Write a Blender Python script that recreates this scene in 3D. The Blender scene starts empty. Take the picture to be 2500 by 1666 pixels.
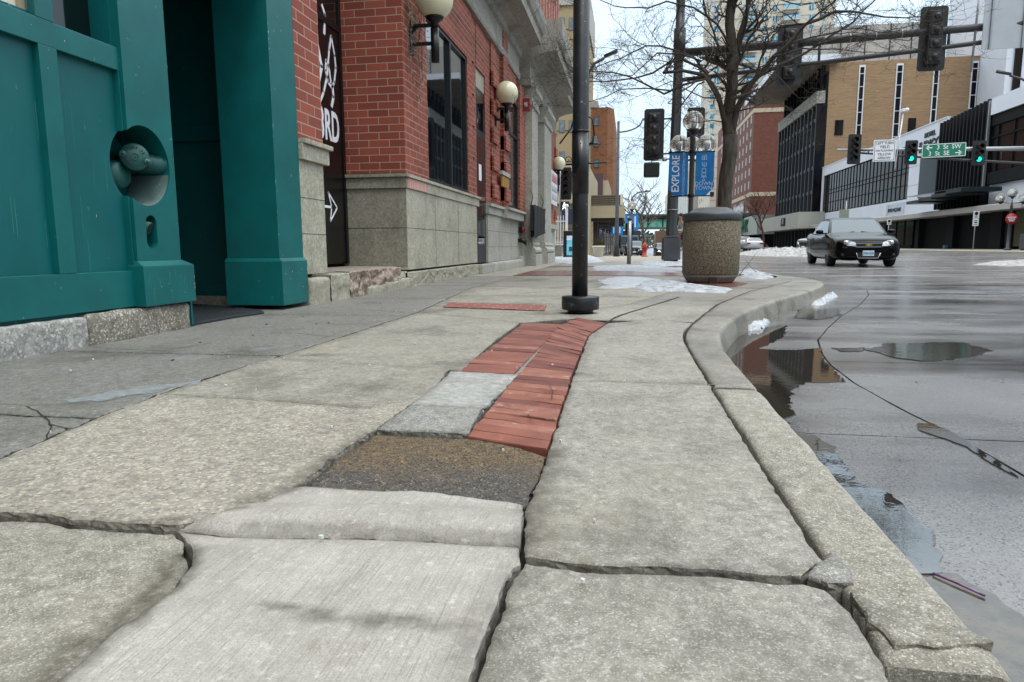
import bpy, bmesh, math, random
from math import pi, sin, cos, radians
from mathutils import Vector, Matrix, noise
from mathutils.geometry import delaunay_2d_cdt
random.seed(7)
S = bpy.context.scene
COL = S.collection
def lin(c):
    if isinstance(c, str):
        c = [int(c[i:i+2], 16)/255 for i in (0, 2, 4)]
        c = [x/12.92 if x <= .04045 else ((x+.055)/1.055)**2.4 for x in c]
    return (c[0], c[1], c[2], 1)
# ------------------------------------------------------------------ camera
F = 1660.; ROLL = radians(.3); H = .5
PITCH = math.atan(230/F); YAW = math.atan(290/F*cos(PITCH))
fw = Vector((-sin(YAW)*cos(PITCH), cos(YAW)*cos(PITCH), -sin(PITCH)))
r0 = Vector((cos(YAW), sin(YAW), 0)); u0 = r0.cross(fw)
rt = r0*cos(ROLL)-u0*sin(ROLL); up = u0*cos(ROLL)+r0*sin(ROLL)
CP = Vector((0, 0, H))
cam = bpy.data.objects.new('camera', bpy.data.cameras.new('camera')); COL.objects.link(cam)
mw = Matrix((rt, up, -fw)).transposed().to_4x4(); mw.translation = CP
cam.matrix_world = mw
cam.data.sensor_width = 36; cam.data.lens = F/2500*36; cam.data.clip_end = 2000; cam.data.clip_start = .02
S.camera = cam
# surveyed positions: a sight line met with a known real plane (ground z, facade x, facing wall y)
def ray(x, y): return fw+rt*((x-1250)/F)-up*((y-833)/F)
def onz(x, y, z=0.):
    d = ray(x, y); return CP+d*((z-H)/d.z)
def onx(x, y, X):
    d = ray(x, y); return CP+d*(X/d.x)
def ony(x, y, Y):
    d = ray(x, y); return CP+d*(Y/d.y)
K = 2500/2353.
def V(pts, z=0.): return [onz(a*K, b*K, z).to_2d() for a, b in pts]
def yx(px, X, py=400): return onx(px, py, X).y
def zx(px, py, X): return onx(px, py, X).z
# ------------------------------------------------------------------ tagging
def tag(o, label=None, cat=None, group=None, kind=None):
    if label: o['label'] = label
    if cat: o['category'] = cat
    if group: o['group'] = group
    if kind: o['kind'] = kind
    return o
def thing(name, label, cat, loc=(0, 0, 0), group=None):
    o = bpy.data.objects.new(name, None); COL.objects.link(o); o.location = loc
    o.empty_display_size = .2
    return tag(o, label, cat, group)
def link(name, me, mat, parent=None):
    o = bpy.data.objects.new(name, me); COL.objects.link(o)
    if mat is not None and not me.materials:
        for m in (mat if isinstance(mat, (list, tuple)) else [mat]): me.materials.append(m)
    if parent:
        o.parent = parent
        if parent.parent is None: o.location = -Vector(parent.location)
    return o
def copy_tree(o, parent=None):
    c = o.copy(); COL.objects.link(c)
    if parent: c.parent = parent
    for ch in list(o.children): copy_tree(ch, c)
    return c
# ------------------------------------------------------------------ mesh builder
class MB:
    def __init__(s): s.v = []; s.f = []; s.m = []; s.sm = []
    def add(s, vs, fs, mi=0, smooth=False, M=None):
        b = len(s.v)
        s.v += [tuple(M @ Vector(p)) if M else tuple(p) for p in vs]
        for f in fs: s.f.append([b+i for i in f]); s.m.append(mi); s.sm.append(smooth)
        return s
    def box(s, x0, x1, y0, y1, z0, z1, mi=0, M=None, c=0.):
        if c <= 0:
            v = [(x, y, z) for z in (z0, z1) for y in (y0, y1) for x in (x0, x1)]
            return s.add(v, [(0, 2, 3, 1), (4, 5, 7, 6), (0, 1, 5, 4), (2, 6, 7, 3), (0, 4, 6, 2), (1, 3, 7, 5)], mi, M=M)
        bm = bmesh.new(); bmesh.ops.create_cube(bm, size=1)
        for q in bm.verts: q.co = Vector(((x0+x1)/2+q.co.x*(x1-x0), (y0+y1)/2+q.co.y*(y1-y0), (z0+z1)/2+q.co.z*(z1-z0)))
        bmesh.ops.bevel(bm, geom=bm.edges[:], offset=c, segments=2, affect='EDGES', profile=.6)
        vs = [q.co.copy() for q in bm.verts]; fs = [[q.index for q in f.verts] for f in bm.faces]; bm.free()
        return s.add(vs, fs, mi, M=M)
    def prism(s, poly, a, b, axis='z', mi=0, M=None):
        n = len(poly)
        def P(p, t): return {'z': (p[0], p[1], t), 'x': (t, p[0], p[1]), 'y': (p[0], t, p[1])}[axis]
        vs = [P(p, a) for p in poly]+[P(p, b) for p in poly]
        fs = [list(range(n))[::-1], list(range(n, 2*n))]+[(i, (i+1) % n, n+(i+1) % n, n+i) for i in range(n)]
        return s.add(vs, fs, mi, M=M)
    def tube(s, pts, r, n=10, mi=0, caps=True, smooth=True, M=None):
        pts = [Vector(p) for p in pts]
        if not isinstance(r, (list, tuple)): r = [r]*len(pts)
        vs = []; fs = []; prev = None
        for i, p in enumerate(pts):
            t = (pts[min(i+1, len(pts)-1)]-pts[max(i-1, 0)])
            t = t.normalized() if t.length > 1e-9 else Vector((0, 0, 1))
            if prev is None:
                a = t.cross(Vector((0, 0, 1)) if abs(t.z) < .9 else Vector((1, 0, 0))).normalized()
            else:
                a = prev-t*prev.dot(t); a = a.normalized() if a.length > 1e-6 else t.orthogonal().normalized()
            prev = a; b = t.cross(a)
            for k in range(n):
                q = 2*pi*k/n+(pi/n)
                vs.append(p+(a*cos(q)+b*sin(q))*r[i])
        for i in range(len(pts)-1):
            for k in range(n):
                fs.append((i*n+k, i*n+(k+1) % n, (i+1)*n+(k+1) % n, (i+1)*n+k))
        s.add(vs, fs, mi, smooth, M)
        if caps:
            b = len(s.v)-len(vs)
            s.f.append([b+k for k in range(n)][::-1]); s.m.append(mi); s.sm.append(False)
            s.f.append([b+(len(pts)-1)*n+k for k in range(n)]); s.m.append(mi); s.sm.append(False)
        return s
    def lathe(s, prof, c=(0, 0, 0), n=24, mi=0, smooth=True, M=None):
        vs = []; fs = []
        for r, z in prof:
            for k in range(n): vs.append((c[0]+r*cos(2*pi*k/n), c[1]+r*sin(2*pi*k/n), c[2]+z))
        for i in range(len(prof)-1):
            for k in range(n): fs.append((i*n+k, i*n+(k+1) % n, (i+1)*n+(k+1) % n, (i+1)*n+k))
        if prof[0][0] > 1e-6: fs.append(list(range(n))[::-1])
        if prof[-1][0] > 1e-6: fs.append([(len(prof)-1)*n+k for k in range(n)])
        return s.add(vs, fs, mi, smooth, M)
    def ball(s, c, r, n=24, m=14, mi=0, sz=1.):
        return s.lathe([(max(1e-5, r*sin(pi*i/m)), -r*sz*cos(pi*i/m)) for i in range(m+1)], c, n, mi)
    def build(s, name, mat, parent=None, bevel=0, merge=False):
        me = bpy.data.meshes.new(name); me.from_pydata(s.v, [], s.f)
        for m in (mat if isinstance(mat, (list, tuple)) else [mat]): me.materials.append(m)
        me.polygons.foreach_set('material_index', s.m); me.polygons.foreach_set('use_smooth', s.sm)
        me.update()
        if merge or True:
            bm = bmesh.new(); bm.from_mesh(me)
            if merge: bmesh.ops.remove_doubles(bm, verts=bm.verts, dist=1e-5)
            bmesh.ops.recalc_face_normals(bm, faces=bm.faces)
            if bevel: bmesh.ops.bevel(bm, geom=[e for e in bm.edges if len(e.link_faces) == 2 and e.calc_face_angle(0) > .6], offset=bevel, segments=2, affect='EDGES', profile=.6, clamp_overlap=True)
            bm.to_mesh(me); bm.free()
        return link(name, me, None, parent)
def one(fn, name, mat, parent=None, bevel=0):
    m = MB(); fn(m); return m.build(name, mat, parent, bevel)
def bx(name, mat, parent, *a, bevel=0, **k): return MB().box(*a, **k).build(name, mat, parent, bevel)
def cut(o, cutter_mb):
    c = cutter_mb.build('cutter', o.data.materials[0]); c.location = o.location
    if o.parent: c.location = (0, 0, 0)
    md = o.modifiers.new('b', 'BOOLEAN'); md.operation = 'DIFFERENCE'; md.object = c; md.solver = 'EXACT'
    bpy.context.view_layer.update()
    me = bpy.data.meshes.new_from_object(o.evaluated_get(bpy.context.evaluated_depsgraph_get()))
    o.modifiers.clear(); o.data = me
    bpy.data.objects.remove(c); return o
_txt = {}
def text(mb, s, M, size=1., ext=.004, sx=1., align='CENTER', mi=0, bold=0.):
    key = (s, align, ext, bold)
    if key not in _txt:
        cu = bpy.data.curves.new('t', 'FONT'); cu.body = s; cu.align_x = align; cu.align_y = 'CENTER'
        cu.extrude = ext; cu.resolution_u = 3; cu.offset = bold; o = bpy.data.objects.new('t', cu); COL.objects.link(o)
        bpy.context.view_layer.update()
        me = bpy.data.meshes.new_from_object(o.evaluated_get(bpy.context.evaluated_depsgraph_get()))
        _txt[key] = ([v.co.copy() for v in me.vertices], [list(p.vertices) for p in me.polygons])
        bpy.data.objects.remove(o); bpy.data.meshes.remove(me)
    vs, fs = _txt[key]
    mb.add([(v.x*size*sx, v.y*size, v.z*(1 if size == 0 else 1)) for v in vs], fs, mi, M=M)
def frame(o, xa, ya):     # matrix with local x -> xa, local y -> ya, origin o
    xa = Vector(xa).normalized(); ya = Vector(ya).normalized(); m = Matrix((xa, ya, xa.cross(ya))).transposed().to_4x4(); m.translation = Vector(o); return m
def stroke(mb, pts, w, M, t=.004, mi=0):   # flat ribbon letter stroke in local xy
    for (a, b) in zip(pts, pts[1:]):
        a = Vector(a); b = Vector(b); d = (b-a).normalized(); n = Vector((-d.y, d.x))*w/2; e = d*w*.3
        mb.prism([a-e+n, a-e-n, b+e-n, b+e+n], 0, t, M=M, mi=mi)
# ------------------------------------------------------------------ materials
def newmat(name):
    m = bpy.data.materials.new(name); m.use_nodes = True; nt = m.node_tree
    return m, nt, nt.nodes['Principled BSDF']
def N(nt, t, **k):
    n = nt.nodes.new(t)
    for a, b in k.items():
        if a in n.inputs: n.inputs[a].default_value = b
        else: setattr(n, a, b)
    return n
def L(nt, a, b): nt.links.new(a, b)
def pos(nt, sc=(1, 1, 1), rot=(0, 0, 0), obj=False):
    g = N(nt, 'ShaderNodeTexCoord').outputs['Object'] if obj else N(nt, 'ShaderNodeNewGeometry').outputs['Position']
    mp = N(nt, 'ShaderNodeMapping'); mp.inputs['Scale'].default_value = sc; mp.inputs['Rotation'].default_value = rot
    L(nt, g, mp.inputs[0]); return mp.outputs[0]
def noi(nt, p, s, d=4, r=.55):
    n = N(nt, 'ShaderNodeTexNoise', Scale=s, Detail=d, Roughness=r); L(nt, p, n.inputs['Vector']); return n.outputs[0]
def ramp(nt, f, a, b, c0=None, c1=None):
    r = N(nt, 'ShaderNodeMapRange', clamp=True); r.inputs[1].default_value = a; r.inputs[2].default_value = b
    L(nt, f, r.inputs[0]); return r.outputs[0]
def mix(nt, f, a, b, mode='MIX'):
    m = N(nt, 'ShaderNodeMix', data_type='RGBA', blend_type=mode)
    for i, x in ((0, f), (6, a), (7, b)):
        if isinstance(x, (int, float)): m.inputs[i].default_value = x
        elif isinstance(x, tuple): m.inputs[i].default_value = x
        else: L(nt, x, m.inputs[i])
    return m.outputs[2]
def bump(nt, bs, h, st=.3, dist=.002, prev=None):
    b = N(nt, 'ShaderNodeBump', Strength=st, Distance=dist); L(nt, h, b.inputs['Height'])
    if prev: L(nt, prev, b.inputs['Normal'])
    L(nt, b.outputs[0], bs.inputs['Normal']); return b.outputs[0]
def plain(name, c, rough=.5, metal=0., var=.25, vs=6., bmp=0., bs_=60., spec=.5, c2=None, emit=None, es=1., dirt=None, obj=False, sc=(1, 1, 1), coat=0., lo=.35, hi=.65):
    m, nt, b = newmat(name); c = lin(c)
    p = pos(nt, sc, obj=obj); n1 = noi(nt, p, vs)
    c2 = lin(c2) if c2 is not None else tuple(x*(1-var) for x in c[:3])+(1,)
    col = mix(nt, ramp(nt, n1, lo, hi), c, c2)
    if dirt:
        col = mix(nt, ramp(nt, noi(nt, p, dirt[1], 6, .7), dirt[2], dirt[3]), col, lin(dirt[0]))
    L(nt, col, b.inputs['Base Color'])
    b.inputs['Roughness'].default_value = rough; b.inputs['Metallic'].default_value = metal
    b.inputs['Specular IOR Level'].default_value = spec; b.inputs['Coat Weight'].default_value = coat; b.inputs['Coat Roughness'].default_value = .05
    if bmp: bump(nt, b, noi(nt, p, bs_, 3), bmp, .003)
    if emit is not None: b.inputs['Emission Color'].default_value = lin(emit); b.inputs['Emission Strength'].default_value = es
    return m
def glassy(name, c, rough=.05, spec=.8, wav=0., metal=0., ior=1.5):
    m, nt, b = newmat(name); b.inputs['Base Color'].default_value = lin(c); b.inputs['Roughness'].default_value = rough
    b.inputs['Specular IOR Level'].default_value = spec; b.inputs['Metallic'].default_value = metal; b.inputs['IOR'].default_value = ior
    if wav: bump(nt, b, noi(nt, pos(nt), 1.5, 2), wav, .01)
    return m
def brick(name, c1, c2, mortar, w=.27, h=.092, ms=.011, dark=None, bmp=.6, stain=.25):
    m, nt, b = newmat(name)
    g = N(nt, 'ShaderNodeNewGeometry'); sp = N(nt, 'ShaderNodeSeparateXYZ'); L(nt, g.outputs['Position'], sp.inputs[0])
    ad = N(nt, 'ShaderNodeMath', operation='ADD'); L(nt, sp.outputs[0], ad.inputs[0]); L(nt, sp.outputs[1], ad.inputs[1])
    cb = N(nt, 'ShaderNodeCombineXYZ'); L(nt, ad.outputs[0], cb.inputs[0]); L(nt, sp.outputs[2], cb.inputs[1])
    t = N(nt, 'ShaderNodeTexBrick', offset=.5, squash=1.)
    t.inputs['Scale'].default_value = 1; t.inputs['Brick Width'].default_value = w; t.inputs['Row Height'].default_value = h
    t.inputs['Mortar Size'].default_value = ms/2; t.inputs['Mortar Smooth'].default_value = .15; t.inputs['Bias'].default_value = 0
    t.inputs['Color1'].default_value = lin(c1); t.inputs['Color2'].default_value = lin(c2); t.inputs['Mortar'].default_value = lin(mortar)
    L(nt, cb.outputs[0], t.inputs['Vector'])
    p = pos(nt)
    col = mix(nt, ramp(nt, noi(nt, p, 1.3, 5), .3, .75), t.outputs[0], mix(nt, stain, t.outputs[0], (.02, .012, .01, 1)))
    col = mix(nt, ramp(nt, noi(nt, p, 55, 3), .55, .75), col, mix(nt, .25, col, (.01, .008, .008, 1)))
    L(nt, col, b.inputs['Base Color']); b.inputs['Roughness'].default_value = .8
    inv = N(nt, 'ShaderNodeMath', operation='SUBTRACT'); inv.inputs[0].default_value = 1; L(nt, t.outputs[1], inv.inputs[1])
    pv = bump(nt, b, inv.outputs[0], bmp, .006); bump(nt, b, noi(nt, p, 70, 3), .15, .003, pv)
    return m
def concrete(name, c1, c2, c3, agg=.5, rough=.8, bm=.4, stain=None, sc=1., broom=False, bright=None, streak=0., aggs=430.):
    """weathered concrete: broad tone patches, sand and stone flecks, dark pits, optional broom lines and damp stains"""
    m, nt, b = newmat(name); p = pos(nt)
    col = mix(nt, ramp(nt, noi(nt, p, 1.7*sc, 6, .6), .33, .68), lin(c1), lin(c2))
    col = mix(nt, ramp(nt, noi(nt, p, 9*sc, 5, .7), .42, .8), col, lin(c3))
    if sc == 1. and not broom: col = mix(nt, ramp(nt, noi(nt, pos(nt, (1, 1, 1), (0, 0, .6)), 30, 6, .75), .36, .68), mix(nt, .5, col, (.09, .085, .07, 1)), mix(nt, .16, col, (.8, .78, .72, 1)))
    v = N(nt, 'ShaderNodeTexVoronoi', Scale=aggs); L(nt, p, v.inputs['Vector'])
    sv = N(nt, 'ShaderNodeSeparateColor'); L(nt, v.outputs['Color'], sv.inputs[0])
    fa = N(nt, 'ShaderNodeMath', operation='MULTIPLY'); fa.inputs[1].default_value = agg*.62
    L(nt, ramp(nt, sv.outputs[0], .72, .98), fa.inputs[0])
    col = mix(nt, fa.outputs[0], col, mix(nt, sv.outputs[1], (.62, .58, .5, 1), (.85, .82, .76, 1)) if not bright else mix(nt, sv.outputs[1], lin(bright[0]), lin(bright[1])))
    fd = N(nt, 'ShaderNodeMath', operation='MULTIPLY'); fd.inputs[1].default_value = agg*.6
    L(nt, ramp(nt, sv.outputs[2], .7, .98), fd.inputs[0]); col = mix(nt, fd.outputs[0], col, (.1, .09, .075, 1))
    n4 = noi(nt, p, 420*sc, 3, .7); col = mix(nt, ramp(nt, n4, .52, .78), col, mix(nt, .55, col, (.03, .03, .028, 1)))
    n5 = noi(nt, pos(nt, (1, 1, 1), (0, 0, 1)), 60*sc, 4, .7); col = mix(nt, ramp(nt, n5, .56, .8), col, mix(nt, .5, col, (.8, .79, .74, 1)))
    hgt = n4
    col = mix(nt, ramp(nt, noi(nt, pos(nt, (1, 1, 1), (0, 0, 2.2)), 3.3, 6, .7), .5, .74), col, mix(nt, .38, col, (.13, .115, .085, 1)))
    if streak or broom:
        ps = pos(nt, (1, .02, 1), (0, 0, radians(8 if broom else 35)))
        nb = noi(nt, ps, 260 if broom else 40, 4, .75)
        col = mix(nt, ramp(nt, nb, .5, .85), col, mix(nt, .6 if broom else streak, col, (.06, .055, .05, 1)))
        if broom: hgt = nb
    if stain:
        for (cc, s_, a, bb, amt) in stain:
            col = mix(nt, ramp(nt, noi(nt, pos(nt, (1, .8, 1), (0, 0, s_*3)), s_, 6, .62), a, bb), col, mix(nt, amt, col, lin(cc)))
    at = N(nt, 'ShaderNodeAttribute', attribute_name='damp_shade'); mm = N(nt, 'ShaderNodeMath', operation='MULTIPLY', use_clamp=True); L(nt, at.outputs['Fac'], mm.inputs[0]); mr = N(nt, 'ShaderNodeMapRange'); L(nt, noi(nt, p, 26, 5, .7), mr.inputs[0]); mr.inputs[1].default_value = .3; mr.inputs[2].default_value = .6; mr.inputs[3].default_value = .35; mr.inputs[4].default_value = 1.25; L(nt, mr.outputs[0], mm.inputs[1])
    col = mix(nt, mm.outputs[0], col, mix(nt, noi(nt, p, 12, 4), (.05, .045, .035, 1), (.12, .105, .075, 1)))
    L(nt, col, b.inputs['Base Color']); b.inputs['Roughness'].default_value = rough; b.inputs['Specular IOR Level'].default_value = .35
    pv = bump(nt, b, hgt, bm, .003 if not broom else .004); pv = bump(nt, b, noi(nt, p, 130*sc, 4), bm*.7, .003, pv); bump(nt, b, noi(nt, p, 8, 4), bm*.4, .012, pv)
    return m
# ------------------------------------------------------------------ sky and light
w = bpy.data.worlds.new('World'); S.world = w; w.use_nodes = True
nt = w.node_tree; bg = nt.nodes['Background']
SUN_EL = radians(64); SUN_AZ = radians(150)      # azimuth measured clockwise from the street direction (+Y)
sk = N(nt, 'ShaderNodeTexSky', sky_type='NISHITA', sun_disc=False, sun_elevation=SUN_EL, sun_rotation=SUN_AZ, air_density=1.2, dust_density=4.)
hs = N(nt, 'ShaderNodeHueSaturation', Saturation=.45, Value=.55); L(nt, sk.outputs[0], hs.inputs['Color'])
tc = N(nt, 'ShaderNodeTexCoord'); sp = N(nt, 'ShaderNodeSeparateXYZ'); L(nt, tc.outputs['Generated'], sp.inputs[0])
cr = N(nt, 'ShaderNodeValToRGB'); e = cr.color_ramp.elements
e[0].position = 0.; e[0].color = (6.4, 7.8, 8.9, 1); e[1].position = 1.; e[1].color = (25, 26.5, 28, 1)
q = e.new(.16); q.color = (5.5, 7.1, 8.5, 1); q = e.new(.36); q.color = (6.8, 8.4, 9.8, 1); q = e.new(.6); q.color = (18, 19.6, 21, 1)
L(nt, sp.outputs[2], cr.inputs[0])
mpc = N(nt, 'ShaderNodeMapping'); mpc.inputs['Scale'].default_value = (1, 1, 2.6); L(nt, tc.outputs['Generated'], mpc.inputs[0])
cl = noi(nt, mpc.outputs[0], 1.6, 6, .55)
cc = mix(nt, 1., cr.outputs[0], mix(nt, ramp(nt, cl, .35, .72), (.93, .955, .975, 1), (1.1, 1.08, 1.06, 1)), 'MULTIPLY')
dm = N(nt, 'ShaderNodeVectorMath', operation='DOT_PRODUCT'); L(nt, tc.outputs['Generated'], dm.inputs[0]); dm.inputs[1].default_value = (.12, .2, 0)
da = N(nt, 'ShaderNodeMath', operation='ADD'); L(nt, dm.outputs['Value'], da.inputs[0]); da.inputs[1].default_value = .95
L(nt, mix(nt, 1., mix(nt, .86, hs.outputs[0], cc), da.outputs[0], 'MULTIPLY'), bg.inputs['Color']); bg.inputs['Strength'].default_value = .1
sl = bpy.data.lights.new('sun', 'SUN'); sl.energy = .9; sl.angle = radians(16); sl.color = (1, .96, .9)
so = bpy.data.objects.new('sun', sl); COL.objects.link(so); so.location = (20, -10, 40)
so.rotation_euler = Vector((sin(SUN_AZ)*cos(SUN_EL), cos(SUN_AZ)*cos(SUN_EL), sin(SUN_EL))).to_track_quat('Z', 'Y').to_euler()
S.view_settings.view_transform = 'Standard'; S.view_settings.look = 'None'; S.view_settings.exposure = .5; S.view_settings.gamma = 1
try:
    S.cycles.max_bounces = 8; S.cycles.caustics_reflective = False; S.cycles.use_denoising = True; S.cycles.sample_clamp_indirect = 6
except Exception: pass
# ------------------------------------------------------------------ ground
C_WALK = concrete('concrete_walk', '908a7b', '716b5c', 'a29b8a', .55, stain=[('454036', 2.3, .52, .68, .6), ('a3976f', 1.1, .55, .8, .35)])
C_EXPO = concrete('concrete_exposed', 'a3998a', '8d8778', 'ada592', 1.0, bm=.6, aggs=165., bright=('c6b796', 'dcd6c6'), stain=[('5e5a4e', 3., .6, .75, .5)])
C_NEARL = concrete('concrete_near_left', '8f8978', '756f5e', 'a19a87', .7, aggs=420., stain=[('4a4638', 1.9, .62, .75, .55)])
C_LEFT = concrete('concrete_facade_strip', '66635e', '504e4a', '76726a', .3, rough=.6, bm=.3, streak=.45, stain=[('3b3a36', 1.6, .54, .7, .6), ('8c8f8e', 2.7, .62, .7, .6)])
C_RIGHT = concrete('concrete_kerb_side', '8e897c', '716d62', 'a29d8e', .6, streak=.15, stain=[('4c4940', 2.6, .53, .70, .5), ('9c9380', 1.4, .5, .8, .4)])
C_BROOM = concrete('concrete_broomed', 'a8a49a', '968f84', 'b4b0a6', .25, bm=.55, broom=True, stain=[('5d564b', 2.1, .64, .74, .6), ('8c7f76', 1.2, .56, .8, .4)])
C_PALE = concrete('cement_pale', 'a5a59f', '93938d', 'b4b4ae', .1, bm=.2, rough=.7)
C_GREY = concrete('cement_grey', '7f7f7a', '72726c', '898982', .9, bm=.5)
C_KERB = concrete('kerb_concrete', '8e8877', '756f60', 'a39c88', .9, bm=.6, stain=[('4e473c', 5., .6, .72, .6), ('6e5f50', 2., .6, .8, .4)])
C_DAMP = concrete('damp_walk', '766f60', '575145', '89826f', .4, rough=.5, bm=.3, stain=[('4c473c', 1.3, .5, .62, .7), ('6e5646', 2.4, .58, .7, .5)])
C_KERBW = concrete('kerb_damp', '7c7565', '615a4c', '8f8876', .6, rough=.42, bm=.4, stain=[('443d31', 2., .5, .66, .7)])
C_FAR = concrete('far_walk_concrete', '8f8576', '7a7164', 'a39a8b', .2, bm=.2)
M_DIRT = plain('joint_dirt', '2c2720', .95, var=.5, vs=30, bmp=.8, bs_=120, c2='161411')
M_SNOW = plain('snow', 'b4b8bd', .6, var=.12, vs=9, bmp=.9, bs_=45, c2='8a8d90', spec=.3, dirt=('655f58', 14, .5, .66))
M_SLUSH = plain('slush', 'b3b8bf', .35, var=.3, vs=7, bmp=.5, bs_=50, c2='8f8d8a', dirt=('5a554e', 18, .52, .7))
def patch_mat():
    m, nt, b = newmat('asphalt_rust'); p = pos(nt)
    g = N(nt, 'ShaderNodeNewGeometry'); sp = N(nt, 'ShaderNodeSeparateXYZ'); L(nt, g.outputs['Position'], sp.inputs[0])
    n1 = noi(nt, p, 5, 5); ad = N(nt, 'ShaderNodeMath', operation='MULTIPLY_ADD'); L(nt, n1, ad.inputs[0]); ad.inputs[1].default_value = .5; L(nt, sp.outputs[1], ad.inputs[2])
    y0 = onz(980*K, 1085*K).y
    f = ramp(nt, ad.outputs[0], y0+.18, y0+.40)
    rust = mix(nt, ramp(nt, noi(nt, p, 60, 4, .7), .35, .7), lin('4d4231'), lin('7b6443'))
    grey = mix(nt, ramp(nt, noi(nt, p, 40, 4, .7), .35, .7), lin('423e3a'), lin('605a54'))
    col = mix(nt, f, grey, rust)
    v = N(nt, 'ShaderNodeTexVoronoi', Scale=190.); L(nt, p, v.inputs['Vector']); sv = N(nt, 'ShaderNodeSeparateColor'); L(nt, v.outputs['Color'], sv.inputs[0])
    col = mix(nt, ramp(nt, sv.outputs[0], .9, .99), col, lin('8a7a5e')); col = mix(nt, ramp(nt, sv.outputs[1], .7, .95), col, lin('2a2622'))
    L(nt, col, b.inputs['Base Color']); b.inputs['Roughness'].default_value = .75
    bump(nt, b, v.outputs['Distance'], .8, .006); return m
M_PATCH = patch_mat()
M_PAVER = plain('paver_red', '83503f', .8, c2='6f4238', vs=5, bmp=.5, bs_=45, dirt=('4a2a24', 22, .58, .78))
M_PAVER2 = plain('paver_worn', '895341', .8, c2='724033', vs=6, bmp=.5, bs_=45, dirt=('b97a5c', 14, .6, .8))
M_PAVB = plain('paver_pale', '93604f', .8, c2='7a4a3d', vs=8, bmp=.5, bs_=45, dirt=('a99284', 18, .58, .7)); M_PAVC = plain('paver_dark', '734137', .8, c2='5e352d', vs=7, bmp=.5, bs_=45, dirt=('3f2c27', 20, .56, .7))
def jn(p, a):
    x, y = p[0], p[1]; f = .3*a*noise.noise((x*130, y*130, 5)) if y < 5 else 0; x0, y0 = x, y; x += f; y += .3*a*noise.noise((x0*130, y0*130, 55)) if y < 5 else 0
    return Vector((x+a*(noise.noise((x*16, y*16, 3))+.5*noise.noise((x*47, y*47, 9))), y+a*(noise.noise((x*16, y*16, 31))+.5*noise.noise((x*47, y*47, 39)))))
def resample(poly, step):
    out = []; n = len(poly)
    for i in range(n):
        a = Vector(poly[i]); b = Vector(poly[(i+1) % n]); k = max(1, int((b-a).length/step))
        out += [a.lerp(b, j/k) for j in range(k)]
    return out
def area(p): return sum(p[i][0]*p[(i+1) % len(p)][1]-p[(i+1) % len(p)][0]*p[i][1] for i in range(len(p)))/2
def inside(p, q):
    r = False; n = len(q); j = n-1
    for i in range(n):
        if (q[i][1] > p[1]) != (q[j][1] > p[1]) and p[0] < (q[j][0]-q[i][0])*(p[1]-q[i][1])/(q[j][1]-q[i][1])+q[i][0]: r = not r
        j = i
    return r
def inset(p, d, ja=0):
    n = len(p); out = []
    for i in range(n):
        t = (p[(i+1) % n]-p[i-1]); t = t.normalized() if t.length > 1e-9 else Vector((1, 0)); nr = Vector((-t.y, t.x))
        dd = d+(abs(noise.noise((p[i].x*30, p[i].y*30, 77)))*ja if ja else 0)
        out.append(p[i]+nr*dd)
    return out
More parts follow.
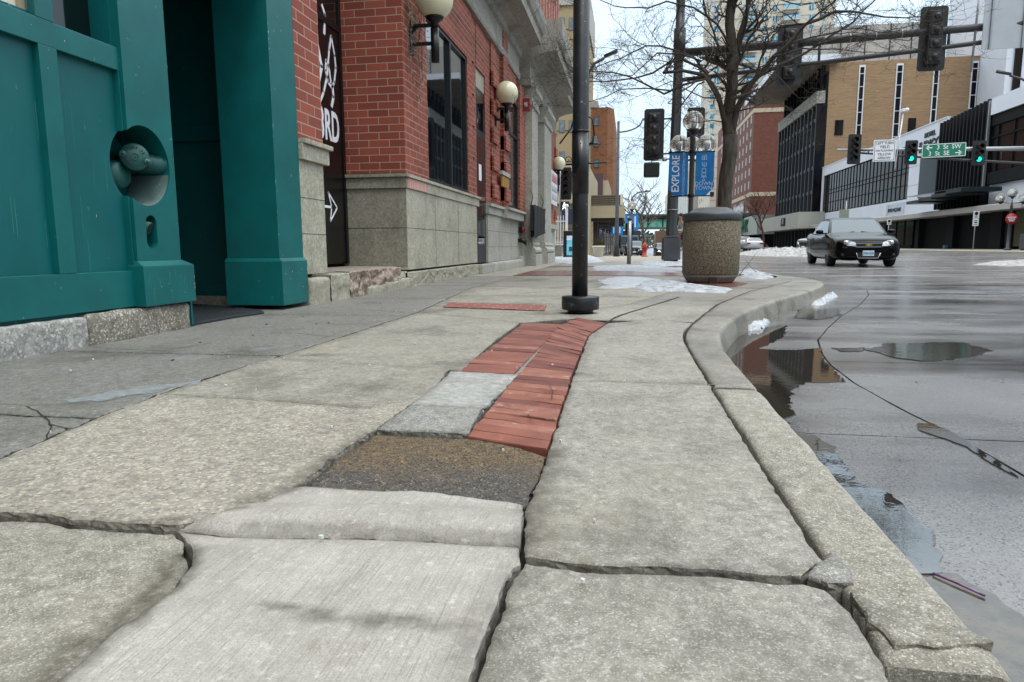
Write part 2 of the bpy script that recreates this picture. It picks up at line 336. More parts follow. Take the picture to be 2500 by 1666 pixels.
def slab(name, poly, mat, zf=0., ins=.004, jag=.006, grid=.05, rim=.0045, depth=.07, step=None, und=.002, kind='structure', drop=.6):
    poly = [Vector(p[:2]) for p in poly]
    if area(poly) < 0: poly = poly[::-1]
    step = step or min(grid, .012 if min(p.y for p in poly) < 2.6 else .03); ins *= .72; rim = min(rim, .0045)
    b = resample(poly, step); b = [jn(p, jag) for p in b]; b = inset(b, ins, jag*.8); r = inset(b, rim)
    xs = [p.x for p in b]; ys = [p.y for p in b]; pts = []
    y = min(ys)
    rr = inset(r, grid*.4)
    while y < max(ys):
        x = min(xs)
        while x < max(xs):
            q = (x+random.uniform(-.2, .2)*grid, y+random.uniform(-.2, .2)*grid)
            if inside(q, rr): pts.append(Vector(q))
            x += grid
        y += grid
    nb = len(b); nr = len(r); allv = b+r+pts
    ed = [(nb+i, nb+(i+1) % nr) for i in range(nr)]
    vo, eo, fo, ov, oe, of = delaunay_2d_cdt(allv, ed, [list(range(nb))], 1, 1e-6)
    z = zf if callable(zf) else (lambda p: zf)
    bi = {}
    vs = []
    for i, p in enumerate(vo):
        edge = any(o < nb for o in ov[i])
        vs.append((p.x, p.y, z(p)+und*noise.noise((p.x*4, p.y*4, 5))-(rim*drop if edge else 0)))
        for o in ov[i]:
            if o < nb: bi[o] = i
    fs = [list(f) for f in fo]; lp = []
    for o in range(nb):
        if o in bi and (not lp or bi[o] != lp[-1]): lp.append(bi[o])
    base = len(vs); n = len(lp); amp = .0022 if min(ys) < 5 else 0
    for lv, dz in ((1, .005), (2, .012), (3, depth)):
        for k, i in enumerate(lp):
            q = vs[i]; nx_ = noise.noise((q[0]*60, q[1]*60, lv*3.3)); ny_ = noise.noise((q[0]*60, q[1]*60, lv*7.7)); vs.append((q[0]+amp*nx_*2, q[1]+amp*ny_*2, q[2]-dz))
    for lv in range(3):
        for i in range(n):
            a0 = lp[i] if lv == 0 else base+(lv-1)*n+i; a1 = lp[(i+1) % n] if lv == 0 else base+(lv-1)*n+(i+1) % n
            fs.append([a0, base+lv*n+i, base+lv*n+(i+1) % n, a1])
    m = MB(); m.add(vs, fs, 0, False); m.sm = [name != 'road' and not any(any(o_ < nb for o_ in ov[k]) for k in f) for f in fo]+[False]*(len(fs)-len(fo))
    o = m.build(name, mat); at = o.data.attributes.new('damp_shade', 'FLOAT', 'POINT'); d = []
    for i, v in enumerate(vs):
        if i >= base: d.append(.35+.5*abs(noise.noise((v[0]*25, v[1]*25, 1)))+(.3 if v[2] < -.012 else 0)); continue
        q = Vector(v[:2]); e = .55 if any(k < nb for k in ov[i]) else (.38 if any(k < nb+nr for k in ov[i]) else 0)
        e *= .6+.8*noise.noise((q.x*6, q.y*6, 2))
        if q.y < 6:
            for pl, wd, stg in STAINS_AND_SHADE:
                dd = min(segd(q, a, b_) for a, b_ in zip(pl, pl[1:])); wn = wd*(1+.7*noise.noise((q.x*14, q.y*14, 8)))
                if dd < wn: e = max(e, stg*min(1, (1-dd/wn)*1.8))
        d.append(max(0, e))
    at.data.foreach_set('value', d); return tag(o, kind=kind)
def segd(p, a, b):
    ab = b-a; t = max(0, min(1, (p-a).dot(ab)/max(1e-9, ab.dot(ab)))); return (p-a-ab*t).length
STAINS_AND_SHADE = [(V(l), w_, s_) for l, w_, s_ in (
    ([(412, 1275), (380, 1350), (310, 1402), (225, 1452), (120, 1545), (60, 1600)], .045, .85), ([(840, 1000), (760, 1050), (690, 1105)], .035, .75), ([(1275, 1040), (1262, 1100), (1235, 1160), (1222, 1250)], .04, .7),
    ([(600, 1402), (700, 1408), (780, 1424), (900, 1432), (1030, 1446)], .016, .6), ([(700, 1420), (790, 1428), (880, 1436)], .02, .6), ([(560, 1217), (750, 1222), (900, 1226), (1190, 1241)], .016, .4), ([(560, 1165), (620, 1140), (660, 1128)], .03, .6),  # ridge shade of the broomed lip is painted in brown among the stains
    ([(130, 830), (190, 824), (250, 820)], .09, .55), ([(20, 1010), (60, 990)], .05, .3), ([(90, 935), (240, 925), (400, 900), (470, 878)], .02, .5), ([(1320, 862), (1360, 864)], .08, .5), ([(1585, 880), (1625, 884)], .06, .45), ([(735, 815), (760, 815)], .05, .8), ([(900, 860), (930, 862)], .03, .3),
    ([(330, 1180), (420, 1200), (560, 1185)], .012, .6), ([(1210, 1275), (1400, 1292), (1700, 1306), (1850, 1318)], .012, .5), ([(1075, 1560), (1140, 1420), (1180, 1330)], .05, .4), ([(1840, 1480), (1960, 1450), (2100, 1440)], .02, .4), ([(1180, 745), (1290, 742), (1330, 733)], .03, .4), ([(1300, 752), (1330, 740)], .04, .3))]
def lerpl(line, y):
    if y <= line[0][1]: return line[0][0]
    for (x0, y0), (x1, y1) in zip(line, line[1:]):
        if y <= y1: return x0+(x1-x0)*(y-y0)/(y1-y0)
    return line[-1][0]
def cell(la, lb, y0, y1, sk=0.):
    ya = [y0]+[p[1] for p in la if y0 < p[1] < y1]+[y1]; yb = [y0+sk]+[p[1] for p in lb if y0+sk < p[1] < y1+sk]+[y1+sk]
    return [(lerpl(la, y), y) for y in ya]+[(lerpl(lb, y), y) for y in reversed(yb)]
J1 = [(-1.47, -1.5), (-1.49, 1.36), (-1.56, 1.75), (-1.62, 2.27), (-1.60, 3.2), (-1.62, 5.05), (-1.78, 6.7), (-1.95, 8.5), (-2.0, 12), (-2.0, 22.5)]
KI = [(.31, -1.5), (.31, 1.3), (.30, 1.8), (.29, 2.8), (.285, 3.6), (.31, 4.05), (.43, 4.65), (.74, 6.05), (1.29, 7.83), (2.05, 9.7), (2.32, 10.4), (2.42, 11.1), (2.3, 12.1), (2.0, 14), (1.8, 17), (1.75, 22.5)]
KO = [(.465, -1.5), (.465, 3.3), (.475, 3.75), (.58, 4.4), (.86, 5.4), (1.34, 6.6), (1.93, 7.89), (2.45, 9.2), (2.66, 10.1), (2.72, 10.9), (2.6, 11.8), (2.3, 13.6), (2.05, 16), (1.95, 19), (1.95, 22.5)]
FAC = [(-3.4, -1.5), (-3.4, 3.95), (-4.6, 3.96), (-4.6, 6.0), (-2.72, 6.01), (-2.72, 22.5)]
# soil bed under the slabs
tag(MB().prism([(-4.7, -1.6), (.36, -1.6)]+[(x+.04, y) for x, y in KI[1:]]+[(-4.7, 22.5)], -.3, -.028).build('soil', M_DIRT), kind='structure')
FACE = [(-3.3, -1.5), (-3.3, 22.5)]
for y0, y1, m, s in ((-1.5, 1.72, C_LEFT, .02), (1.72, 2.9, C_LEFT, .02), (2.9, 4.75, C_LEFT, .02), (4.75, 6.4, C_LEFT, .02), (6.4, 8.6, C_LEFT, .02), (8.6, 11.5, C_LEFT, 0.02), (11.5, 22.48, C_FAR, 0.02)):
    slab('sidewalk', cell(FACE, J1, y0, y1, s), m, 0., und=.0006, grid=.09 if y0 < 3 else .2, jag=.010 if y0 < 6 else .01, ins=.012, rim=.006)
bx('entry_floor', C_LEFT, None, -5.2, -3.3, 3.95, 6.0, -.04, .004); tag(bpy.data.objects['entry_floor'], kind='structure')
# middle field
yBE = V([(0, 1183)])[0].y
B0 = V([(0, 1183), (100, 1186), (160, 1200), (310, 1211), (410, 1213), (520, 1190), (590, 1165), (650, 1135), (700, 1110), (780, 1042), (862, 990), (945, 931)])
Jp = lambda y: Vector((lerpl(J1, y)+.003, y))
jb1 = V([(945, 931), (850, 940), (650, 925), (490, 912)]); jb1[3] = Jp(jb1[3].y)
slab('sidewalk', [Jp(B0[0].y-.06)]+B0[1:]+jb1[1:]+[Jp(2.27), Jp(2.1), Jp(1.75), Jp(1.5), Jp(1.36)], C_EXPO, lambda p: .003+.004*max(0, 1-abs(p.y-1.05)/.12)*(1 if p.x < -.5 else 0), grid=.04, jag=.007, ins=.004)
jb2 = V([(659, 825), (850, 838), (1033, 850)]); jb2[0] = Jp(jb2[0].y)
slab('sidewalk', jb1[::-1]+V([(1000, 890)])+jb2[::-1]+[Jp(jb2[0].y-.2)], C_WALK, .002, grid=.06, jag=.006, ins=.0025)
jb3 = V([(960, 728), (1130, 735), (1300, 740)])
slab('sidewalk', jb2+V([(1060, 853), (1140, 780), (1195, 742)])+[Jp(5.05), Jp(4.2), Jp(3.2)], C_WALK, 0, grid=.08, jag=.005, ins=.0025)
CN = V([(0, 1183), (100, 1186), (160, 1200), (310, 1211), (400, 1214), (428, 1240), (425, 1262), (438, 1292), (400, 1350), (330, 1402), (245, 1460), (175, 1520), (118, 1568)])
slab('sidewalk', [Jp(CN[0].y-.07)]+CN[1:]+[(-.66, .5), (-.75, .2), (-.9, -1.5), Jp(-1.5), Jp(.5)], C_NEARL, lambda p: -.008, grid=.022, jag=.006, ins=.004)
# broomed repair: far piece heaved up like a lip, near piece flat
bl = V([(405, 1214), (520, 1226), (700, 1229), (940, 1234), (1195, 1249)])
yl = lambda x: lerpl([(p.y, p.x) for p in bl], x)
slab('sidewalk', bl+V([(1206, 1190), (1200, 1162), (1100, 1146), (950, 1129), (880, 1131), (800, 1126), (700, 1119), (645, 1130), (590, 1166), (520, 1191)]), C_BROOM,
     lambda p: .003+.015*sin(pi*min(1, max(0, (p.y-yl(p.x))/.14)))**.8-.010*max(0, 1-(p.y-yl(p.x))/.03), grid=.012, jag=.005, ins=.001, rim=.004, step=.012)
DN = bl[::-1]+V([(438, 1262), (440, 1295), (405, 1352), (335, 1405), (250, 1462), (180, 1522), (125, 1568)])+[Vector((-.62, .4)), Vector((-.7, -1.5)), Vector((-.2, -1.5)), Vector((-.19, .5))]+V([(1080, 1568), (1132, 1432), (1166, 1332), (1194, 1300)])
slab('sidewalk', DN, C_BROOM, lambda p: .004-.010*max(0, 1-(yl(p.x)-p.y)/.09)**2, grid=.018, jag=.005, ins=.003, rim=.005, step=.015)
# rusty asphalt fill, small cement squares
PT = V([(862, 992), (1000, 997), (1090, 1004), (1180, 1015), (1256, 1040), (1240, 1090), (1207, 1162), (1100, 1148), (950, 1133), (880, 1134), (800, 1129), (700, 1118), (780, 1045)])
slab('asphalt_patch', PT, M_PATCH, -.008, grid=.03, jag=.006, ins=.001, und=.006)
slab('cement_patch', V([(1037, 855), (1190, 862), (1155, 902), (1110, 940), (945, 931)]), C_PALE, .003, grid=.05, jag=.008, ins=.002)
slab('cement_square', V([(945, 932), (1110, 940), (1078, 1002), (1000, 997), (862, 991)]), C_GREY, .006, grid=.05, jag=.004, ins=.003)
# mortar bed and pavers, each brick a separate block of one paving object
def pavers(name, quadf, rows, cols, mat, gap, z, jag, mort, skip=()):
    m = MB(); random.seed(rows)
    for i in range(rows):
        for j in range(cols):
            if (i, j) in skip: continue
            a, b, c, d = quadf(i/rows, j/cols), quadf(i/rows, (j+1)/cols), quadf((i+1)/rows, (j+1)/cols), quadf((i+1)/rows, j/cols)
            cx = (a+b+c+d)/4
            q = []
            for p in resample([a, b, c, d], .03):
                p = jn(p, jag); q.append(p+(cx-p).normalized()*gap/2)
            dz = z+random.uniform(-.002, .002); qt = [p+(cx-p).normalized()*.003 for p in q]; n = len(q)
            tx, ty = random.uniform(-.02, .02), random.uniform(-.02, .02)
            Z = lambda p: dz+(p.x-cx.x)*tx+(p.y-cx.y)*ty
            m.add([(p.x, p.y, Z(p)-.05) for p in q]+[(p.x, p.y, Z(p)-.003) for p in q]+[(p.x, p.y, Z(p)) for p in qt],
                  [(k, (k+1) % n, n+(k+1) % n, n+k) for k in range(n)]+[(n+k, n+(k+1) % n, 2*n+(k+1) % n, 2*n+k) for k in range(n)]+[list(range(2*n, 3*n))], mi=random.choice((0, 0, 1, 2)))
    return tag(m.build(name, [mat, M_PAVB, M_PAVC]), kind='structure')
def bil(A, B, C, D):   # near-left, near-right, far-right, far-left
    A, B, C, D = [Vector(p) for p in (A, B, C, D)]
    return lambda u, v: A.lerp(B, v).lerp(D.lerp(C, v), u)
g = V([(1072, 1002), (1258, 1032), (1311, 874), (1188, 862)])
pavers('brick_paving', bil(*g), 13, 1, M_PAVER2, .003, .001, .006, None)
gl = V([(1054, 853), (1178, 861), (1291, 746), (1204, 742)]); pavers('brick_paving', bil(*gl), 19, 1, M_PAVER, .0012, .001, .002, None)
gm = V([(1190, 862), (1308, 873), (1350, 772), (1284, 750)]); pavers('brick_paving', bil(*gm), 17, 1, M_PAVER, .0012, .001, .002, None)
gn = V([(1284, 750), (1350, 772), (1392, 742), (1325, 731)]); pavers('brick_paving', bil(*gn), 5, 1, M_PAVER, .002, .001, .003, None)
slab('mortar_strip', V([(1179, 860), (1190, 862), (1300, 742), (1291, 744)]), C_GREY, -.004, grid=.1, jag=.002, ins=0)
slab('sidewalk', V([(1195, 742), (1330, 731)])+[(-.45, 5.32), Jp(5.32), Jp(5.05)], C_WALK, 0., grid=.1, jag=.004, ins=.003)
# slab between pavers and kerb
IL = V([(1207, 1165), (1242, 1090), (1258, 1036), (1313, 874), (1352, 773), (1396, 743)])
LC = V([(1200, 1282), (1290, 1297), (1440, 1307), (1640, 1313), (1780, 1326), (1850, 1331), (1890, 1290)])
jI = V([(1313, 876), (1480, 880), (1640, 886)])
kin = lambda y0, y1: [Vector((lerpl(KI, y0+(y1-y0)*t/10)-.0, y0+(y1-y0)*t/10)) for t in range(11)]
slab('sidewalk', LC+kin(1.2, jI[2].y)+jI[::-1]+IL[:3][::-1]+V([(1200, 1240)]), C_RIGHT, lambda p: .002+.002*max(0, 1-(p.y-1.0)/.5), grid=.04, jag=.006, ins=.004, rim=.006)
slab('sidewalk', jI+kin(jI[2].y, 4.55)+V([(1500, 735), (1420, 742)])+IL[4:][::-1], C_RIGHT, .002, grid=.07, jag=.005, ins=.003)
NR = V([(1200, 1288), (1290, 1303), (1440, 1313), (1640, 1319), (1780, 1332), (1850, 1338), (1900, 1348), (1960, 1402), (2010, 1482), (2058, 1568)])
slab('sidewalk', NR+[Vector((.31, .5)), Vector((.31, -1.5)), Vector((-.18, -1.5)), Vector((-.17, .5))]+V([(1088, 1568), (1138, 1435), (1172, 1335)]), C_RIGHT, -.002, grid=.04, jag=.006, ins=.004, rim=.009)
# far field up to the corner
J2 = [(-.52, 4.9), (-.30, 5.05), (-.02, 6.0), (.35, 7.3), (.75, 8.8), (.9, 12), (.9, 22.5)]
cuts = [5.35, 6.9, 8.4, 9.9, 11.3, 13, 15, 17.2, 19.6, 22.5]
slab('sidewalk', cell([(-1.62, 5.05), (-1.7, 5.9)], [(-.45, 5.3), (-.05, 5.9)], 5.32, 5.9), C_WALK, -.001, grid=.1, ins=.002)
for i, (a, b) in enumerate(zip([5.9]+cuts[1:], cuts[1:])):
    mm = C_WALK if i < 2 else C_DAMP
    slab('sidewalk', cell(J1, [(x, y) for x, y in J2 if y > 5.5], a, b), mm, .002*(i % 2), grid=.25, jag=.006, step=.08, ins=.006, rim=.01)
for i, (a, b) in enumerate(zip([4.62, 5.9]+cuts[1:], [5.9]+cuts[1:])):
    slab('sidewalk', cell(J2, KI, a, b) if i else [(-.30, 4.66), (-.43, 4.85), (-.44, 5.3), (-.05, 5.9)]+[(lerpl(KI, y), y) for y in (5.9, 5.4, 5, 4.62)], C_RIGHT if i < 1 else C_DAMP, .001, grid=.2, jag=.006, step=.07, ins=.006, rim=.01)
# red brick bands laid as thin sheets
M_BAND = brick('band_brick', '8c4a40', '76392f', '8c8478', w=.2, h=.1, ms=.012, bmp=.2)
def floor_brick(name, c1, c2, mo):
    m = brick(name, c1, c2, mo, w=.2, h=.1, ms=.012, bmp=.3); nt = m.node_tree
    t = [n for n in nt.nodes if n.type == 'TEX_BRICK'][0]; g = N(nt, 'ShaderNodeNewGeometry'); L(nt, g.outputs['Position'], t.inputs['Vector']); return m
M_BAND = floor_brick('band_brick', '8f4a3f', '783a30', '8c8478'); M_BANDW = floor_brick('band_brick_wet', '7b463d', '683a32', '7a6f64'); M_BANDW.node_tree.nodes['Principled BSDF'].inputs['Roughness'].default_value = .25
def sheet(name, poly, z, mat, step=.08, jag=.01, kind='structure', th=.004):
    b = [jn(p, jag) for p in resample([Vector(p[:2]) for p in poly], step)]
    if area(b) < 0: b = b[::-1]
    m = MB(); m.prism(b, z-th, z, 'z'); return tag(m.build(name, mat), kind=kind)
sheet('brick_band', V([(1035, 697), (1256, 703), (1252, 716), (1018, 707)]), .007, M_BAND, jag=.008)
sheet('brick_band', [(-2.0, 11.7), (1.9, 11.7), (1.75, 14.0), (-2.0, 14.0)], .0075, M_BANDW, .2)
sheet('brick_band', [(.35, 8.4), (1.2, 8.5), (1.55, 9.4), (1.3, 10.4), (.5, 10.2)], .0075, M_BANDW, .1, .03)
sheet('brick_band', [(-2.0, 16.8), (1.7, 16.8), (1.7, 17.6), (-2.0, 17.6)], .0075, M_BANDW, .2)
# thin wet / icy sheen sheets and stains with their own outline
M_WET = plain('wet_stain', '5c584e', .3, c2='4b483f', vs=4, bmp=.2)
M_OIL = plain('damp_spot', '5b5a52', .6, c2='6b6a60', vs=20, bmp=.3)
def blob(cx, cy, rx, ry, n=28, a=.25, seed=0, rot=0):
    o = []
    for i in range(n):
        t = 2*pi*i/n; r = 1+a*noise.noise((cos(t)*1.6+seed*7.1, sin(t)*1.6, seed))*2
        x, y = rx*r*cos(t), ry*r*sin(t); o.append(Vector((cx+x*cos(rot)-y*sin(rot), cy+x*sin(rot)+y*cos(rot))))
    return o
# ------------------------------------------------------------------ kerb
def kerb(y0, y1, name='kerb', dz=0., mt=None):
    n = max(6, int((y1-y0)/.06)); vs = []; fs = []
    for i in range(n+1):
        t = y0+(y1-y0)*i/n
        # station on outer line with smoothed normal
        o = Vector((lerpl(KOs, t), t)); a = Vector((lerpl(KOs, t+.15), t+.15))-Vector((lerpl(KOs, t-.15), t-.15)); a.normalize(); nr = Vector((a.y, -a.x))
        inn = Vector((lerpl(KIs, t), t)); inn = inn+Vector((.009+.006*noise.noise((t*9, 1, 2)), 0))
        f = 1+.0*t; ch = .006*noise.noise((t*14, 5, 2))+.004*noise.noise((t*45, 5, 2)); wz = .004*noise.noise((t*3, 8, 1))+dz
        e = min(1, min(i, n-i)/2.)
        row = [(inn.x, inn.y, -.12), (inn.x, inn.y, -.008+wz), (inn.x+.008, inn.y, wz)]
        c0 = o-nr*(.035-ch)
        for k in range(1, 5):
            p = inn.lerp(c0, k/5); row.append((p.x, p.y, wz+.003*noise.noise((p.x*20, p.y*20, 4))))
        for q in range(6):
            an = q/5*pi/2; p = c0+nr*.035*sin(an); row.append((p.x, p.y, wz-.035*(1-cos(an))))
        tw = o+nr*.022; row += [(tw.x-nr.x*.008, tw.y-nr.y*.008, -.09), (tw.x, tw.y, -.15), (tw.x, tw.y, -.22)]
        for k, p in enumerate(row): vs.append((p[0], p[1]+(.01 if i == 0 else (-.01 if i == n else 0)), p[2]-(.006 if i in (0, n) else 0)))
        m = len(row)
    for i in range(n):
        for k in range(m-1): fs.append((i*m+k, i*m+k+1, (i+1)*m+k+1, (i+1)*m+k))
    fs.append(list(range(m))); fs.append(list(range(n*m, n*m+m)))
    mm = MB(); mm.add(vs, fs, 0, True); mm.sm[-1] = mm.sm[-2] = False
    return tag(mm.build(name, mt or C_KERB), kind='structure')
def smooth(line, ys, r=.5):
    out = []
    for y in ys:
        s = sum(lerpl(line, y+r*d) for d in (-1, -.5, 0, .5, 1))/5; out.append((s, y))
    return out
ysm = [-1.5+.1*i for i in range(241)]
KOs = smooth(KO, ysm, .45); KIs = smooth(KI, ysm, .3)
yk = onz(1690*K, 892*K).y
kerb(-1.5, .80); kerb(.815, yk, dz=.002); kerb(yk+.012, 6.62, mt=C_KERBW); kerb(6.63, 10.1, mt=C_KERBW); kerb(10.11, 16., mt=C_KERBW); kerb(16.01, 22.5, mt=C_KERBW)
slab('mortar_patch', V([(1905, 1275), (1945, 1310), (1960, 1350), (1900, 1350), (1860, 1335), (1885, 1300)]), C_GREY, .010, grid=.03, jag=.008, ins=0., depth=.05, rim=.012)
slab('mortar_patch', V([(1960, 1372), (2100, 1430), (2230, 1448), (2285, 1485), (2200, 1500), (2060, 1490), (2010, 1440)]), C_KERB, .009, grid=.03, jag=.012, ins=0., depth=.05, rim=.014)
# ------------------------------------------------------------------ road
def road_mat(name, wet0, wet1, c1, c2, shift=0):
    m, nt, b = newmat(name); p = pos(nt)
    n1 = noi(nt, p, 1.1, 6, .6)
    col = mix(nt, ramp(nt, n1, .35, .65), lin(c1), lin(c2))
    v = N(nt, 'ShaderNodeTexVoronoi', Scale=260.); L(nt, p, v.inputs['Vector']); sv = N(nt, 'ShaderNodeSeparateColor'); L(nt, v.outputs['Color'], sv.inputs[0])
    col = mix(nt, ramp(nt, sv.outputs[0], .86, .99), col, (.24, .23, .21, 1)); col = mix(nt, ramp(nt, sv.outputs[1], .75, .97), col, (.03, .03, .03, 1))
    col = mix(nt, ramp(nt, noi(nt, p, 34, 5, .7), .64, .78), col, (.09, .085, .08, 1))
    pw = pos(nt, (.35, 1, 1), (0, 0, radians(-25))); wn = noi(nt, pw, 1.35, 5, .6)
    wet = ramp(nt, wn, wet0, wet1)
    col = mix(nt, wet, col, mix(nt, .55, col, (.02, .02, .022, 1)))
    L(nt, col, b.inputs['Base Color'])
    rr = N(nt, 'ShaderNodeMapRange', clamp=True); L(nt, wet, rr.inputs[0]); rr.inputs[3].default_value = .3; rr.inputs[4].default_value = .09
    L(nt, rr.outputs[0], b.inputs['Roughness']); b.inputs['Specular IOR Level'].default_value = .6
    st = N(nt, 'ShaderNodeMapRange', clamp=True); L(nt, wet, st.inputs[0]); st.inputs[3].default_value = .3; st.inputs[4].default_value = .06
    bb = N(nt, 'ShaderNodeBump', Distance=.002); L(nt, st.outputs[0], bb.inputs['Strength']); L(nt, noi(nt, p, 130, 4, .65), bb.inputs['Height']); L(nt, bb.outputs[0], b.inputs['Normal'])
    return m
M_ROAD = road_mat('wet_road', .38, .68, '787674', '646261'); M_ROADF = road_mat('wet_road_far', .34, .8, '8a8480', '79736e')
M_WATER = glassy('puddle_water', '2b2823', .012, 1., .0, ior=1.9)
_nt = M_WATER.node_tree; bump(_nt, _nt.nodes['Principled BSDF'], noi(_nt, pos(_nt), 26, 3), .05, .004)
def R4(l, z=-.15): return [onz(a/2.24+1600, b/2.24+600, z).to_2d() for a, b in l]
GL = [(1.12, -1.5), (1.11, 2.3), (1.11, 2.55), (1.08, 2.8), (1.06, 3.4), (1.09, 3.9), (1.15, 4.3), (1.29, 4.95), (1.52, 5.6), (1.9, 6.6), (2.5, 8.0), (3.1, 9.6), (3.42, 10.7), (3.45, 11.5), (3.2, 12.4)]
TO = [(x-.03, y) for x, y in KO]
y1_, y2_, y3_ = R4([(1200, 638)])[0].y, R4([(1300, 1045)])[0].y, R4([(1500, 320)])[0].y
y0_ = .9
for a, b in ((-1.5, y0_), (y0_, y2_), (y2_, y1_), (y1_, 5.6), (5.6, y3_), (y3_, 12.3)):
    slab('road', cell(TO, GL, a, b, 0), M_ROAD, -.15, grid=.25, jag=.003, step=.08, ins=.006, rim=.006, und=0., drop=0.)
X2 = [(4.9, -1.5), (4.9, 12.3)]; X3 = [(9.2, -1.5), (9.2, 12.3)]
for a, b in ((-1.5, y2_), (y2_, y1_), (y1_, y3_), (y3_, 12.3)):
    slab('road', cell(GL, X2, a, b, .0), M_ROAD, -.15, grid=.35, jag=.003, step=.1, ins=.007, rim=.006, und=0., drop=0.)
    slab('road', cell(X2, X3, a, b, .0), M_ROAD, -.15, grid=.6, jag=.003, step=.2, ins=.003, rim=.006, und=0., drop=0.)
def rz(x, y): return -.15
def gridsheet(name, x0, x1, y0, y1, nx, ny, zf, mat, kind='structure'):
    vs = [(x0+(x1-x0)*i/nx, y0+(y1-y0)*j/ny, 0) for j in range(ny+1) for i in range(nx+1)]
    vs = [(x, y, zf(x, y)) for x, y, _ in vs]
    fs = [(j*(nx+1)+i, j*(nx+1)+i+1, (j+1)*(nx+1)+i+1, (j+1)*(nx+1)+i) for j in range(ny) for i in range(nx)]
    m = MB(); m.add(vs, fs, 0, True); return tag(m.build(name, mat), kind=kind)
def sst(t): t = min(1, max(0, t)); return t*t*(3-2*t)
def roadz(x, y): return -.152+.17*sst((x-12)/9)-.0103*max(0, y-32)*sst((8-x)/6)
gridsheet('road', 1.9, 21., 12.32, 260, 12, 40, roadz, M_ROADF); gridsheet('road', 9.2, 21., -30, 12.3, 8, 8, lambda x, y: roadz(x, y), M_ROADF)
gridsheet('road', .4, 9.2, -30, -1.5, 4, 4, lambda x, y: -.152, M_ROADF)
gridsheet('sidewalk', -40, 2.0, -30, -1.6, 4, 4, lambda x, y: -.01, C_FAR)
gridsheet('ground', -400, 500, -60, 900, 8, 8, lambda x, y: -4.5, C_FAR)
# far side: cross street and the walk beyond, falling gently away down the street
def fz(x, y): return -.006-.0103*max(0, y-32)
gridsheet('far_sidewalk', -60, 1.85, 22.52, 47, 6, 10, fz, C_FAR); gridsheet('far_sidewalk', -60, -.9, 47.01, 260, 6, 40, fz, C_FAR)
gridsheet('far_road', -.9, 1.9, 47.01, 260, 2, 40, lambda x, y: fz(x, y)-.06, M_ROADF)
# opposite pavement
def oz(x, y): return .10+.05*sst((x-21)/6)
gridsheet('opposite_sidewalk', 21.25, 45, -30, 320, 6, 40, oz, C_FAR)
m = MB()
m.prism([(21.0, -.1), (21.0, .08), (21.03, .104), (21.25, .107), (21.25, -.1)], -30, 320, 'y'); tag(m.build('opposite_kerb', C_KERB), kind='structure')
# puddles
P1 = [(345, 600), (400, 520), (520, 470), (640, 440), (720, 432), (700, 500), (560, 565), (760, 572), (905, 560), (915, 620), (960, 665), (1040, 742), (820, 748), (740, 790), (735, 880), (770, 925), (700, 950), (775, 985), (830, 1035), (880, 1038), (960, 1085), (1010, 1140), (1040, 1175), (1080, 1245), (1050, 1290), (1130, 1300), (1230, 1335), (1330, 1400), (1440, 1500), (1540, 1600)]
M_WATER2 = glassy('puddle_rippled', '3a3733', .07, .6, .0, ior=1.45); _nt = M_WATER2.node_tree; bump(_nt, _nt.nodes['Principled BSDF'], noi(_nt, pos(_nt, (.4, 1, 1)), 30, 4), .22, .004)
def puddle(pts, jag=.012, closing=None, step=.02, mat=None):
    return sheet('puddle', pts+(closing or []), -.1455, mat or M_WATER2, step, jag)
cl_ = [Vector((lerpl(KO, y)+.01, y)) for y in (1.0, 1.6, 2.4, 3.3, 3.8, 4.1)]
puddle([p for p in R4(P1[:-1], -.146)], .02, mat=M_WATER, closing=[onz(2300, 1345, -.146).to_2d(), onz(2290, 1395, -.146).to_2d(), Vector((.47, onz(2290, 1410, -.146).y))]+cl_[1:5])
M_MURK = plain('gutter_silt_water', '3a3328', .1, c2='554c3d', vs=22, spec=.8, bmp=.15, bs_=30, dirt=('2b2620', 14, .58, .66))
sheet('puddle', [onz(2275, 1395, -.146).to_2d(), onz(2330, 1392, -.146).to_2d(), onz(2425, 1450, -.146).to_2d(), onz(2540, 1530, -.146).to_2d(), Vector((.78, .4)), Vector((.47, .4)), Vector((.475, 1.0)), Vector((.475, 1.2))], -.1462, M_MURK, .02, .02)
puddle(R4([(1425, 968), (1520, 972), (1640, 1028), (1760, 1108), (1860, 1170), (1990, 1262), (1840, 1190), (1700, 1098), (1560, 1045), (1450, 1010)], -.146), .006, mat=M_WATER)
puddle(R4([(1150, 565), (1300, 535), (1500, 528), (1700, 528), (1810, 570), (1780, 600), (1500, 632), (1300, 612)], -.146), .05, step=.05)
puddle(R4([(980, 560), (1130, 555), (1150, 575), (1010, 580)], -.146), .03)
#puddle(R4([(1280, 710), (1480, 715), (1700, 745), (1500, 755), (1330, 735)], -.146), .03)
#puddle(R4([(1540, 825), (1640, 815), (1720, 835), (1640, 848), (1560, 845)], -.146), .02)
puddle(R4([(790, 350), (990, 345), (1010, 380), (900, 405), (770, 395)], -.146), .04)

